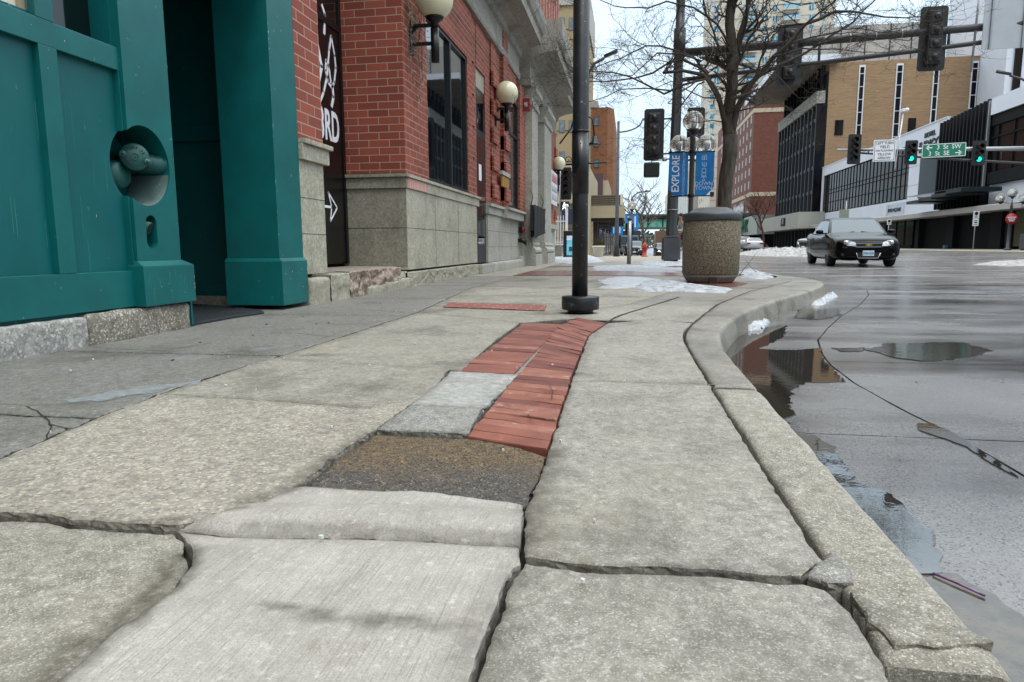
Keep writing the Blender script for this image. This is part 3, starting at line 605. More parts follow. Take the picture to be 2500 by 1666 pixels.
# cracks, salt streak, debris
M_CRACK = plain('crack_dark', '25211b', .95, var=.4, vs=40)  # plain dark tone of the crack ribbons
def ribbon(m, pts, w, z):
    pts = [jn(p, .006) for p in sum([[pts[i].lerp(pts[i+1], k/5) for k in range(5)] for i in range(len(pts)-1)], [])+[pts[-1]]]
    for i in range(len(pts)-1):
        d = (pts[i+1]-pts[i]); d = d.normalized() if d.length > 1e-6 else Vector((1, 0)); n_ = Vector((-d.y, d.x)); a, b = w*(.5+.5*abs(noise.noise((i*.9, z*9, w*99)))), w*(.5+.5*abs(noise.noise((i*.9+.9, z*9, w*99))))
        m.add([(*(pts[i]+n_*a/2), z), (*(pts[i]-n_*a/2), z), (*(pts[i+1]-n_*b/2), z), (*(pts[i+1]+n_*b/2), z)], [(0, 1, 2, 3)])
def crack(lines, w=.004, z=.0042):
    m = MB()
    for l in lines: ribbon(m, V(l), w, z)
    tag(m.build('crack', M_CRACK), kind='structure')
crack([[(62, 935), (85, 945), (110, 965), (120, 983), (108, 1003), (106, 1012)], [(118, 975), (150, 985), (188, 990)], [(150, 985), (160, 998)]], .006, .0022)
crack([[(0, 930), (62, 934), (235, 925), (330, 905), (440, 882)]], .004, .0022)
crack([[(210, 798), (260, 802), (345, 806), (372, 808)], [(372, 808), (400, 802), (440, 797), (490, 789)]], .006, .0022)
crack([[(820, 712), (900, 716), (955, 722)], [(700, 742), (790, 746), (880, 748)], [(620, 765), (700, 768), (760, 775)]], .008, .0022)
crack([[(490, 912), (600, 922), (700, 928), (850, 940)]], .0035, .0062)
crack([[(1230, 893), (1260, 905), (1280, 900), (1302, 896)], [(1262, 888), (1270, 905), (1268, 922)], [(1180, 965), (1210, 958), (1228, 975)], [(1205, 930), (1240, 942), (1280, 946)]], .0035, .0082)
crack([[(1396, 742), (1420, 728), (1470, 712), (1560, 684)]], .03, .0045)
crack([[(60, 1190), (140, 1196), (250, 1210), (360, 1216)]], .004, -.006)
M_SALT = plain('salt_streak', '868b8b', .7, var=.2, vs=30, c2='6f7473')
sheet('salt_streak', V([(130, 922), (230, 906), (350, 890), (455, 877), (448, 884), (330, 905), (240, 919), (170, 928)]), .0017, M_SALT, .02, .035, th=.001)
sheet('salt_streak', V([(270, 935), (340, 922), (400, 905), (380, 925), (320, 942)]), .0017, M_SALT, .02, .04, th=.001)
M_POPM = plain('white_speck', 'cfd0cc', .8)
m = MB(); random.seed(77)
for i in range(70):
    x = random.uniform(-2.6, .28); y = random.choice([random.uniform(.9, 3), random.uniform(2, 9)]); s_ = random.uniform(.002, .006); m.prism([(x+s_*cos(k*1.3)*random.uniform(.6, 1.3), y+s_*sin(k*1.3)*random.uniform(.6, 1.3)) for k in range(5)], .005, .0105)
tag(m.build('specks', M_POPM), 'tiny pale chips and grit scattered over the sidewalk', 'debris', kind='stuff')
# ------------------------------------------------------------------ painted timber storefront
M_TEAL = plain('teal_paint', '03595a', .42, var=.18, vs=3.5, bmp=.12, bs_=22, spec=.35, dirt=('4d8078', 18, .67, .69), obj=False, sc=(1, 1, .5))
M_TEALD = plain('teal_paint_frame', '065e5d', .42, var=.2, vs=4, bmp=.1, bs_=22, spec=.4, dirt=('5c8a80', 20, .67, .69))
M_BASEW = concrete('base_whitewashed', 'a8a69f', '8f8d88', 'c1bfb8', .9, bm=.9, stain=[('6e6a70', 6, .5, .7, .4)], aggs=90)
M_BASEB = concrete('base_granular', '7d7562', '5f594b', '8f8068', 1., bm=.9, stain=[('5a4a34', 4, .5, .7, .5)], aggs=120)
M_DGLASS = glassy('dark_glass', '04100f', .06, .7)
M_CREAM = plain('cream_board', 'cfc8b6', .6, var=.08)
M_MAT = plain('rubber_mat', '23282b', .7, var=.3, vs=40, bmp=.8, bs_=160)
M_GALV = plain('cement_plaster', '5c716e', .7, var=.25, vs=9, bmp=.3)
M_CASTTEAL = plain('cast_metal_teal', '0b524d', .45, var=.35, vs=9, bmp=.4, bs_=60, c2='063a36')
M_BLACKM = plain('black_metal', '0d0f11', .4, metal=.2, var=.3, vs=8, dirt=('6f6f6c', 45, .74, .78))
FX = -2.8
M_BRK0 = brick('old_brick', '7a3a2c', '66301f', '9a8674')
st = thing('storefront', 'teal painted panelled timber storefront with a round pipe opening and deep doorway', 'storefront', (-2.9, 3., 0))
X0, X1 = -2.83, FX
# upper wall carcass behind everything
bx('wall', M_TEAL, st, -3.25, -2.835, -1.5, 3.49, .12, 1.62); 
bx('wall', M_TEALD, st, -3.25, -2.80, -1.5, 3.89, 2.9, 4.2, c=.0); MB().box(-12, -2.9, -30, -1.5, 0, 11).box(-12, -3.3, -1.5, 5.5, 4.2, 11).build('upper_wall', M_BRK0, st)
MB().box(-3.3, FX, 5.57-.42, 5.57, 2.9, 4.2).build('wall', M_TEALD, st)
MB().box(-5.2, -2.81, 3.89, 5.565, 2.62, 4.2).build('door_header', M_TEALD, st)
for nm, a in (('bottom_rail', (-1.5, 3.50, .172, .376)), ('top_rail', (-1.5, 3.505, 1.474, 1.596))):
    MB().box(-2.84, FX, *a).build(nm, M_TEALD, st, bevel=.003)
for y0, y1, z1 in ((2.972, 3.08, 2.9), (1.7, 1.8, 2.9), (.4, .5, 2.9)):
    MB().box(-2.84, FX+.0015, y0, y1, .3765, 1.4735).build('stile', M_TEALD, st, bevel=.003)
    MB().box(-2.84, FX+.0015, y0, y1, 1.5965, z1).build('stile', M_TEALD, st, bevel=.003)
wi = MB().box(-2.97, -2.95, 3.06, 3.52, 1.6, 2.9).build('window', M_DGLASS, st)
MB().box(-2.95, -2.83, 3.49, 3.505, 1.6, 2.9).build('window_reveal', M_TEAL, st)
MB().box(-2.99, -2.86, 1.8, 2.95, 1.602, 2.9).build('painted_board', M_CREAM, st)
for y0, y1 in ((2.93, 2.965), (1.8, 1.83)): MB().box(-2.86, -2.845, y0, y1, 1.61, 2.9).build('board_trim', plain('tan_trim', 'a08f74', .6), st)
# corner post with the round opening bored through it
HC = (3.628, .974); HR = .213; HZ = .228
def ell(ry, rz_, n=48, c=HC): return [(c[0]+ry*cos(2*pi*i/n), c[1]+rz_*sin(2*pi*i/n)) for i in range(n)]
post = MB().box(-3.12, -2.782, 3.505, 3.888, .415, 2.9).build('post', M_TEALD, st)
cm = MB().prism(ell(HR, HZ), -3.06, -2.6, 'x'); cut(post, cm)
sl_ = [(3.641+.047*cos(t), (.648 if sin(t) >= 0 else .545)+.047*sin(t)) for t in [2*pi*i/24+.001 for i in range(24)]]
cut(post, MB().prism(sl_, -2.93, -2.6, 'x'))
wl = [o for o in st.children if o.name.startswith('wall')][0]
cut(wl, MB().prism(ell(HR, HZ), -3.06, -2.6, 'x')); cut(wl, MB().box(-3.4, -2.6, 3.079, 3.48, 1.5965, 2.9))
MB().box(-3.12, -2.80, 3.49, 3.50, .3765, 1.4735).build('filler_strip', M_TEALD, st)
fs_ = [o for o in st.children if o.name.startswith('filler')][0]; cut(fs_, MB().prism(ell(HR+.003, HZ+.003), -3.2, -2.6, 'x'))
# bore lining: plaster in the lower half
m = MB(); e1 = ell(HR-.002, HZ-.002); n = len(e1)
m.add([(-3.05, y, z) for y, z in e1]+[(-2.79, y, z) for y, z in e1], [(i, (i+1) % n, n+(i+1) % n, n+i) for i in range(n) if (i+.5)/n > .72 and (i+.5)/n < .975], 0, True)
m.build('plaster_lining', M_GALV, st, merge=True)
# plinth block, end strip
MB().box(-3.2, -2.735, 3.487, 3.947, .168, .398).build('plinth', M_TEALD, st, bevel=.004)
m = MB(); m.add([(-2.735, 3.487, .3985), (-2.735, 3.947, .3985), (-2.785, 3.9, .43), (-2.785, 3.5, .43), (-3.1, 3.487, .3985), (-3.1, 3.947, .3985), (-3.1, 3.9, .43), (-3.1, 3.5, .43)], [(0, 1, 2, 3), (0, 3, 7, 4), (1, 5, 6, 2), (3, 2, 6, 7)]); m.build('plinth_cap', M_TEALD, st)
MB().box(-3.2, -2.77, 3.935, 3.952, .012, .1675).build('end_strip', M_TEALD, st)
MB().box(-3.4, -3.18, 3.5, 3.93, .0, 2.9).build('jamb', M_TEAL, st)
def rough_block(name, mat, x0, x1, y0, y1, z0, z1, amp=.006, r=.02, parent=None, sub=9):
    bm = bmesh.new(); bmesh.ops.create_cube(bm, size=1)
    for q in bm.verts: q.co = Vector(((x0+x1)/2+q.co.x*(x1-x0), (y0+y1)/2+q.co.y*(y1-y0), (z0+z1)/2+q.co.z*(z1-z0)))
    bmesh.ops.bevel(bm, geom=bm.edges[:], offset=r, segments=2, affect='EDGES', profile=.5)
    for _ in range(sub):
        le = [e for e in bm.edges if e.calc_length() > .05]
        if not le: break
        bmesh.ops.subdivide_edges(bm, edges=le, cuts=1, use_grid_fill=True)
    bmesh.ops.triangulate(bm, faces=bm.faces)
    bm.normal_update()
    for q in bm.verts: q.co += q.normal*(amp*(noise.noise(q.co*9)+.6*noise.noise(q.co*31)))
    me = bpy.data.meshes.new(name)
    for f in bm.faces: f.smooth = True
    bm.to_mesh(me); bm.free(); return link(name, me, mat, parent)
rough_block('stone_base', M_BASEW, -3.1, -2.768, 1.2, 3.085, -.04, .152, .007, .015, st)
rough_block('stone_base', M_BASEW, -3.1, -2.768, -1.5, 1.19, -.04, .152, .007, .015, st)
rough_block('stone_base', M_BASEB, -3.1, -2.758, 3.095, 3.925, -.04, .163, .006, .03, st)
# second column beyond the doorway
MB().box(-3.262, FX, 5.15, 5.565, .39, 2.9).build('column', M_TEALD, st, bevel=.002)
MB().box(-3.27, -2.765, 5.12, 5.56, .035, .392).build('column_plinth', M_TEALD, st, bevel=.004)
m = MB(); m.add([(-2.765, 5.12, .3925), (-2.765, 5.56, .3925), (-2.797, 5.56, .418), (-2.797, 5.147, .418), (-3.27, 5.12, .3925), (-3.27, 5.147, .418)], [(0, 1, 2, 3), (0, 3, 5, 4)]); m.build('plinth_cap', M_TEALD, st)
# doorway lining
MB().box(-5.2, -3.25, 5.6, 5.75, .08, 4.2).build('wall', M_TEAL, st)
for a in ((-5.2, -3.266, .08, .19), (-5.2, -3.27, 1.43, 1.565), (-5.2, -3.27, 2.7, 2.9)): MB().box(a[0], a[1], 5.572, 5.6, a[2], a[3]).build('rail', M_TEAL, st, bevel=.003)
MB().box(-3.51, -3.262, 5.574, 5.602, .19, 4.0).build('stile', M_TEAL, st, bevel=.003)
MB().box(-4.62, -4.5, 5.574, 5.602, .19, 4.0).build('stile', M_TEAL, st, bevel=.003)
MB().box(-5.2, -3.2, 5.53, 5.76, 0, .078).build('threshold', C_FAR, st)
MB().box(-5.3, -5.2, 3.9, 5.75, 0, 4.2).build('door', M_TEAL, st)
MB().box(-5.3, -2.83, 3.93, 5.14, 3.0, 3.02).build('ceiling', M_TEAL, st)
MB().box(-3.55, -3.27, 3.93, 3.96, 0.0, 4.2).build('jamb', M_TEAL, st)
# pipe connection inside the round opening
hc = thing('hose_connection', 'cast metal pipe inlet with round cover plate in the round opening of the teal storefront', 'pipe inlet', (-2.9, 3.6, .97))
hc2 = MB(); MX = Matrix.Rotation(pi/2, 4, 'Y')
def lx(m, prof, c, n=28, mi=0, ax='x'):   # lathe about an axis; profile (radius, along)
    R = Matrix.Rotation(pi/2, 4, 'Y') if ax == 'x' else (Matrix.Rotation(-pi/2, 4, 'X') if ax == 'y' else Matrix())
    m.lathe(prof, (0, 0, 0), n, mi, True, Matrix.Translation(c) @ R)
m = MB(); lx(m, [(.165, 0), (.165, .012), (.155, .018), (.12, .018), (.115, .024), (.08, .024)], (-3.045, 3.56, .965)); pl = m.build('escutcheon_plate', M_CASTTEAL, hc)
m = MB()
for k, ch in enumerate('AUTO SPRINKLER FIRE DEPT '):
    a = radians(200-k*14.4); M_ = frame((-3.024, 3.56-.137*cos(a)*-1, .965+.137*sin(a)), (0, sin(a), -cos(a)) if 0 else (0, -sin(a)*-1, -cos(a)), (0, cos(a), sin(a)))
    if ch != ' ': text(m, ch, M_, .03, .003)
m.build('raised_letters', M_CASTTEAL, pl)
m = MB(); lx(m, [(.1, 0), (.1, .03), (.088, .045), (.082, .09), (.07, .13), (.0001, .13)], (-3.03, 3.585, .925)); m.build('inlet_body', M_CASTTEAL, hc)
cc0 = onx(328, 384, -2.85); CA = Vector((.74, -.66, .06)).normalized(); CX = Vector((0, 0, 1)).cross(CA).normalized()
MC = Matrix((CX, CA.cross(CX), CA)).transposed().to_4x4(); MC.translation = cc0
m = MB(); m.lathe([(.074, -.17), (.068, -.02), (.073, 0), (.079, .006), (.075, .014), (.0001, .016)], (0, 0, 0), 32, M=MC); cp_ = m.build('cover_plate', M_CASTTEAL, hc)
m = MB(); m.lathe([(.021, .014), (.021, .02), (.017, .02), (.017, .014)], (0, 0, 0), 24, M=MC)
MT = lambda x, y, a: MC @ Matrix.Translation((x, y, .016)) @ Matrix.Rotation(a, 4, 'Z')
text(m, '6', MT(0, 0, 0), .024, .003)
for k, ch in enumerate('STANDPIPE'): a = radians(155-k*16); text(m, ch, MT(.052*cos(a), .052*sin(a), a-pi/2), .018, .003)
for k, ch in enumerate('FIRE DEPT'): a = radians(208+k*16); text(m, ch, MT(.052*cos(a), .052*sin(a), a+pi/2), .018, .003)
m.build('raised_letters', M_CASTTEAL, cp_)
for x, y in ((-.062, .012), (.064, -.026)):
    m = MB(); m.lathe([(.022, -.05), (.022, .014), (.018, .02), (.0001, .02)], (x, y, 0), 18, M=MC); m.lathe([(.009, .02), (.008, .032), (.0001, .033)], (x, y, 0), 6, M=MC); m.build('bolt_lug', M_CASTTEAL, cp_)
oc = onx(399, 404, -2.85); OA = Vector((.35, .93, 0)).normalized(); OX = Vector((0, 0, 1)).cross(OA).normalized(); MO = Matrix((OX, OA.cross(OX), OA)).transposed().to_4x4(); MO.translation = oc
m = MB(); m.lathe([(.062, -.2), (.058, -.06), (.062, -.05), (.064, -.005), (.06, 0), (.0001, 0)], (0, 0, 0), 28, M=MO); sn = m.build('outlet', M_CASTTEAL, hc)
m = MB(); m.lathe([(.065, -.03), (.068, -.022), (.065, -.012)], (0, 0, 0), 28, M=MO); m.tube([MO @ Vector((-.05, -.05, -.02)), MO @ Vector((.05, -.062, -.0)), MO @ Vector((.02, -.065, .03))], .006, 6); m.tube([MO @ Vector((.0, .066, -.02)), MO @ Vector((.0, .06, .03))], .004, 6); m.build('clamp_ring', M_CASTTEAL, sn)
dp = thing('drain_spout', 'small angled pipe end inside the slot below the round opening', 'pipe', (-2.88, 3.63, .6))
m = MB(); m.tube([(-2.93, 3.61, .675), (-2.80, 3.650, .618)], [.026, .038], 18); m.tube([(-2.7995, 3.6502, .6177), (-2.7985, 3.6506, .6172)], .031, 18, mi=1); m.build('pipe', [M_CASTTEAL, plain('pipe_inside', '120d0b', .9)], dp)
# chipped paint: small real flakes missing along arrises and on faces
random.seed(31); m = MB()
def chip(o, u, v, s1, s2):
    u, v = Vector(u), Vector(v); n_ = u.cross(v); k0 = random.random()*6; pts = [Vector(o)+u*(s1*cos(k*1.05+k0)*random.uniform(.4, 1.3))+v*(s2*sin(k*1.05+k0)*random.uniform(.4, 1.3)) for k in range(6)]; m.add([p+n_*.0007 for p in pts], [tuple(range(6))])
Yd, Zd = (0, 1, 0), (0, 0, 1)
for i in range(12): chip((-2.782, 3.886-random.random()**3*.3, random.uniform(.45, 2.0)), Yd, Zd, random.uniform(.0008, .0025), random.uniform(.001, .005))
for i in range(9): chip((-2.735, random.uniform(3.5, 3.94), .17+random.random()*.22), Yd, Zd, random.uniform(.001, .003), random.uniform(.001, .005))
for i in range(8): chip((-2.735, 3.942, .2+random.random()*.13), Yd, Zd, .003, random.uniform(.004, .012))
for i in range(11): chip((-2.765, 5.122+random.random()**2*.4, .05+random.random()*.33), Yd, Zd, random.uniform(.002, .005), random.uniform(.002, .012))
for i in range(20): chip((-2.7995, 5.152+random.random()**6*.38, random.uniform(.42, 2.3)), Yd, Zd, random.uniform(.001, .004), random.uniform(.003, .02))
for i in range(9): chip((-2.80, random.uniform(1.9, 3.48), random.choice([random.uniform(.18, .37), random.uniform(1.48, 1.59)])), Yd, Zd, random.uniform(.001, .003), random.uniform(.001, .006))
for i in range(6): chip((-2.8345+.0, random.uniform(2.0, 3.48), random.uniform(.4, 1.45)), Yd, Zd, random.uniform(.0008, .002), random.uniform(.002, .014))
m.build('paint_chips', plain('bare_chip', 'a9b3a6', .8, c2='c9b998', vs=3, lo=.5, hi=.52), st)
m = MB()
for i in range(34):
    y = random.uniform(1.9, 3.46); z1 = random.uniform(.45, 1.3); l_ = random.uniform(.04, .22); w_ = random.uniform(.001, .003); m.prism([(y, z1-l_), (y+w_, z1-l_*.9), (y+w_, z1), (y, z1-.01)], -2.8348, -2.8341, 'x')
for i in range(22):
    y = random.uniform(3.5, 3.93); z1 = random.uniform(.25, .385); l_ = random.uniform(.02, .12); w_ = random.uniform(.001, .003); m.prism([(y, z1-l_), (y+w_, z1-l_*.9), (y+w_, z1), (y, z1-.01)], -2.735, -2.7343, 'x')
m.build('drip_streaks', plain('drip_streak', '2f7770', .6), st)
mt = MB(); zz = .0045
mp_ = [(-2.80, 3.99), (-2.80, 4.45), (-2.76, 4.80), (-2.90, 5.0), (-3.3, 5.25), (-3.9, 5.5), (-4.9, 5.5), (-4.9, 3.97)]
mt.prism(mp_, .004, .012)
for i in range(40):
    x = -4.85+i*.05
    if x < -2.85: mt.box(x, x+.012, 4.02, 4.75 if x > -3.1 else (5.15 if x > -3.6 else 5.4), .012, .0165)
o = mt.build('door_mat', M_MAT); tag(o, 'ribbed dark rubber mat lying in the teal doorway', 'doormat')
# ------------------------------------------------------------------ brick corner shop
M_BRK = brick('shop_brick', '994a35', '7d3726', 'a9907e', stain=.3)
M_STONE = concrete('ashlar_stone', 'b3ad97', '9c967f', 'c0baa6', .05, bm=.12, stain=[('54534a', 2.2, .54, .75, .55), ('6c6c62', 7., .6, .78, .4)])
M_STONED = concrete('ashlar_stone_dark', '8c8570', '766f5b', '9b9480', .05, bm=.12, stain=[('3f3e36', 2.2, .54, .75, .55)])  # darker copy of the ashlar stone for the corner faces toward the recess
M_LIME = concrete('limestone_pale', 'aba89c', '98958a', 'b9b6aa', .08, bm=.25, stain=[('6d6b62', 1.6, .56, .8, .5)])
M_CREAMST = concrete('cream_stone_base', 'a39a82', '8f866f', 'b4ab93', .6, bm=.7, stain=[('6b6350', 3, .55, .75, .5)])
M_PINKST = concrete('broken_pink_stone', 'a38a79', '8a7263', 'b59c8a', 1., bm=1., aggs=60, bright=('b99a80', 'd0b9a2'), stain=[('6b4f40', 5, .58, .72, .5)])
M_FRAME = plain('dark_frame', '1c2124', .4, metal=.3, var=.2)
M_WGLASS = glassy('window_glass', '10161a', .02, 1., .004, 0., 2.3)
M_BLKPAN = plain('black_panel', '070606', .3, var=.2)
M_WHITE = plain('white_vinyl', 'e6e6ea', .5, var=.03)
bs = thing('brick_shop', 'red brick corner shop with pale stone base, tall windows and grey stone cornice', 'building', (-3.5, 9., 0))
def wallseg(y0, y1, x1, z0, z1, name='wall', mat=M_BRK, x0=-6.): return MB().box(x0, x1, y0, y1, z0, z1).build(name, mat, bs)
# pier left of the recess
wallseg(5.568, 6.045, FX, 1.43, 6.2, x0=-3.2); wallseg(5.57, 6.04, FX-.004, .27, 1.25, 'stone_base', M_STONE, -3.2)
MB().box(-3.2, -2.765, 5.575, 6.10, 1.252, 1.385).build('stone_ledge', M_STONE, bs, bevel=.006); MB().box(-3.2, -2.735, 5.575, 6.13, 1.386, 1.428).build('stone_cap', M_STONE, bs, bevel=.006)
rough_block('base_stone', M_CREAMST, -3.3, -2.745, 5.585, 5.98, -.05, .235, .008, .03, bs)
# joints of the stone facing as recessed lines: thin dark seams
M_SEAM = plain('stone_seam', '3b3830', .9)
for z in (.62, .93): MB().box(-3, FX-.0025, 5.572, 6.04, z, z+.005).build('stone_seam', M_SEAM, bs)
# recess with black lettered door panel
MB().box(-3.75, -3.62, 6.045, 8.42, .3, 6.2).build('wall', M_BLKPAN, bs)
dr = MB().box(-3.62, -3.60, 6.9, 8.33, .32, 3.12).build('door', M_BLKPAN, bs)
MB().box(-3.62, -3.585, 8.33, 8.395, .3, 4.2).build('door_frame', M_BLACKM, bs); MB().box(-3.62, -3.585, 6.9, 8.33, 3.12, 3.2).build('door_frame', M_BLACKM, bs)
MB().box(-3.62, -3.60, 6.9, 8.33, 3.2, 4.2).build('transom_window', M_DGLASS, bs)
# white painted lettering: leaf flourish, 3RD, arrow
m = MB(); MF = frame((-3.598, 0, 0), (0, 1, 0), (0, 0, 1))
text(m, '3RD', frame((-3.597, 7.97, 1.94), (0, 1, 0), (0, 0, 1)), .50, .002, .62, bold=.02)
leaf = [(8.02, 2.18), (8.1, 2.35), (8.2, 2.6), (8.2, 2.75), (8.1, 3.0), (8.05, 3.2), (8.0, 3.15), (7.95, 2.9), (7.87, 2.62), (7.93, 2.55), (8.02, 2.7), (8.08, 2.55), (8.0, 2.45), (7.85, 2.2)]
stroke(m, [(8.12, 3.02), (8.20, 2.82), (8.22, 2.68), (8.16, 2.50), (8.08, 2.42), (7.98, 2.46), (7.92, 2.58), (7.95, 2.70), (8.02, 2.64), (8.06, 2.48)], .035, MF)
stroke(m, [(8.12, 3.02), (8.05, 2.85), (7.96, 2.52), (7.85, 2.32), (7.75, 2.2)], .035, MF); stroke(m, [(8.10, 2.45), (8.12, 2.32), (8.06, 2.2)], .05, MF)
stroke(m, [(7.90, 3.3), (7.97, 3.22), (7.93, 3.0)], .045, MF); stroke(m, [(7.7, 2.9), (7.82, 2.6), (7.72, 2.4)], .06, MF)
stroke(m, [(7.86, 1.16), (8.1, .99), (7.89, .82), (7.94, .99), (7.86, 1.16)], .022, MF); stroke(m, [(7.5, .99), (7.94, .99)], .03, MF)
m.build('white_lettering', M_WHITE, dr)
# step platform with broken stone front
MB().box(-3.64, -2.95, 6.0, 8.42, -.05, .262).build('step', C_FAR, bs)
def rubble(name, y0, y1, z0, z1, X, amp, mat, seed=0, top=.05, cr=()):
    ny = int((y1-y0)/.018); nz = int((z1-z0)/.014); vs = []; fs = []
    for j in range(nz+3):
        for i in range(ny+1):
            y = y0+(y1-y0)*i/ny; z = z0+(z1-z0)*min(j, nz)/nz
            q = Vector((seed, y*5, z*9)); d = amp*(noise.noise(q)+.5*noise.noise(q*3.1))
            for (yc, zc, wv, sl2) in cr:
                dd = abs((y-yc)-(z-zc)*sl2+.03*noise.noise((y*7, z*7, seed)))/.012
                if dd < 1 and abs(z-zc) < wv: d -= .05*(1-dd)
            x = X+d
            if j > nz: x = X-(.02 if j == nz+1 else .16); z = z1+(.0 if j == nz+1 else .002)
            vs.append((x, y, z+(.008*noise.noise((y*11, seed, 3)) if j >= nz else 0)))
    for j in range(nz+2):
        for i in range(ny): fs.append((j*(ny+1)+i, j*(ny+1)+i+1, (j+1)*(ny+1)+i+1, (j+1)*(ny+1)+i))
    m = MB(); m.add(vs, fs, 0, True); return m.build(name, mat, bs)
rubble('base_stone', 5.99, 6.42, -.03, .25, -2.75, .012, M_CREAMST, 1)
rubble('broken_stone', 6.425, 8.0, -.03, .262, -2.76, .035, M_PINKST, 2, cr=((6.75, .16, .12, 1.3), (7.1, .15, .09, -.9), (7.5, .16, .1, .2), (7.25, .2, .05, 3)))
rubble('base_stone', 8.005, 8.25, -.03, .20, -2.78, .035, M_CREAMST, 4)
for a, b, h_ in ((6.9, 7.45, .085), (7.46, 7.9, .10), (7.91, 8.3, .12)): rough_block('base_stone', M_CREAMST, -2.85, -2.735, a, b, -.05, h_, .012, .02, bs)
rubble('base_stone', 8.26, 12.4, -.03, .185, -2.765, .014, M_CREAMST, 6, cr=((9.0, .1, .08, 3), (9.3, .12, .06, -2.5), (9.6, .1, .07, 2.5), (9.9, .12, .05, -3), (10.1, .1, .08, .5), (11.1, .1, .1, .4), (12.0, .1, .1, .1)))
# corner wall facing the recess and long street wall
wallseg(8.4, 9.40, FX, 1.43, 6.2)
MB().box(-3.66, -2.803, 8.403, 9.2, .262, 1.24).build('stone_base', M_STONED, bs)
MB().box(-2.9, -2.80, 8.41, 12.45, .215, 1.24).build('stone_base', M_STONE, bs)
MB().box(-3.66, -2.785, 8.375, 8.42, 1.242, 1.375).build('stone_ledge', M_STONED, bs, bevel=.005); MB().box(-3.66, -2.76, 8.345, 8.42, 1.377, 1.418).build('stone_cap', M_STONED, bs, bevel=.005)
MB().box(-3.2, -2.782, 8.422, 12.6, 1.242, 1.375).build('stone_ledge', M_STONE, bs, bevel=.005); MB().box(-3.2, -2.757, 8.422, 12.65, 1.377, 1.418).build('stone_cap', M_STONE, bs, bevel=.005)
MB().box(-3.64, -2.80, 8.400, 8.405, .745, .750).build('stone_seam', M_SEAM, bs); MB().box(-2.81, -2.798, 8.42, 12.44, .745, .750).build('stone_seam', M_SEAM, bs)
for y in (9.7, 11.05): MB().box(-2.81, -2.798, y, y+.006, .22, 1.24).build('stone_seam', M_SEAM, bs)
MB().box(-2.781, -2.7795, 8.43, 9.25, 1.25, 1.372).build('pink_stencil', plain('pink_stripes', 'c06a5c', .7, c2='b89a90', vs=60, sc=(1, 1, .02), lo=.45, hi=.55), bs)
m = MB()
for y in [8.5+.09*i for i in range(8)]: m.box(-2.7794, -2.7785, y, y+.035, 1.255, 1.367)
m.build('pale_stripes', plain('pale_pink', 'c9a398', .7), bs)
def window(y0, y1, z0, z1, xg, mull, parent, trans=None, gm=M_WGLASS):
    w = MB(); t = .05
    w.box(xg-.03, xg+.04, y0, y0+t, z0, z1); w.box(xg-.03, xg+.04, y1-t, y1, z0, z1); w.box(xg-.03, xg+.04, y0+t, y1-t, z0, z0+t); w.box(xg-.03, xg+.04, y0+t, y1-t, z1-t, z1)
    for q in mull: w.box(xg-.03, xg+.05, q-.035, q+.035, z0+t, z1-t)
    if trans: w.box(xg-.03, xg+.03, y0+t, y1-t, trans-.03, trans+.03)
    f = MB().box(xg-.005, xg, y0+.01, y1-.01, z0+.01, z1-.01).build('window', gm, parent); w.build('frame', M_FRAME, f); return f
window(9.42, 11.84, 1.43, 3.70, -2.86, [10.75], bs)
wallseg(9.4, 9.42, FX, 1.43, 6.2, x0=-3.1)
wallseg(9.42, 11.85, FX, 3.70, 6.2); wallseg(11.85, 12.20, FX, 1.43, 6.2); wallseg(12.20, 12.62, FX-.03, 1.43, 6.2)
for z in (1.55, 2.1, 2.65, 3.2, 3.75): MB().box(-3, FX, 12.195, 12.42, z, z+.28).build('quoin_bricks', M_BRK, bs)
yd0, yd1 = 12.62, 13.42
d_ = MB().box(-2.87, -2.84, yd0, yd1, .20, 3.42).build('door', M_FRAME, bs)
MB().box(-2.842, -2.835, yd0+.1, yd1-.1, .55, 2.55).build('pane', M_WGLASS, d_); MB().box(-2.842, -2.835, yd0+.1, yd1-.1, 2.68, 3.35).build('pane', M_WGLASS, d_)
MB().box(-2.834, -2.832, yd0+.2, yd0+.42, 1.75, 2.05).build('notice', M_WHITE, d_)
m = MB(); m.tube([(-2.84, yd0+.2, 1.02), (-2.75, yd0+.2, 1.02), (-2.75, yd0+.2, 1.32), (-2.84, yd0+.2, 1.32)], .012, 8); m.build('handle', M_BLACKM, d_)
wallseg(yd0, yd1, FX-.05, 3.43, 3.75, 'lintel', M_STONE, -3.1); wallseg(yd0, yd1, FX-.02, 3.75, 6.2)
wallseg(yd1, 13.9, FX-.03, 1.38, 6.2); wallseg(13.9, 14.42, FX+.0, 1.38, 6.2); wallseg(14.42, 14.95, FX-.02, 1.38, 6.2); wallseg(14.95, 15.5, FX+.06, 1.38, 6.2)
for z in (1.5, 2.05, 2.6, 3.15, 3.7):
    MB().box(-3, FX+.05, 13.9, 14.42, z, z+.28).build('quoin_bricks', M_BRK, bs); MB().box(-3, FX+.11, 14.95, 15.5, z, z+.28).build('quoin_bricks', M_BRK, bs)
window(15.5, 16.85, 1.40, 3.9, -2.79, [], bs, 3.1); wallseg(15.5, 16.85, FX+.02, 3.9, 6.2); wallseg(16.86, 17.7, FX-.06, 1.38, 6.2); wallseg(16.9, 17.75, FX+.1, 1.38, 4.4)
MB().box(-2.73, -2.70, 14.5, 15.3, 1.78, 2.0).build('brass_plaque', plain('brass_plaque', 'b58a3c', .4, metal=.3), bs); MB().box(-2.75, -2.68, 14.45, 15.4, 2.02, 2.1).build('plaque_sill', M_LIME, bs)
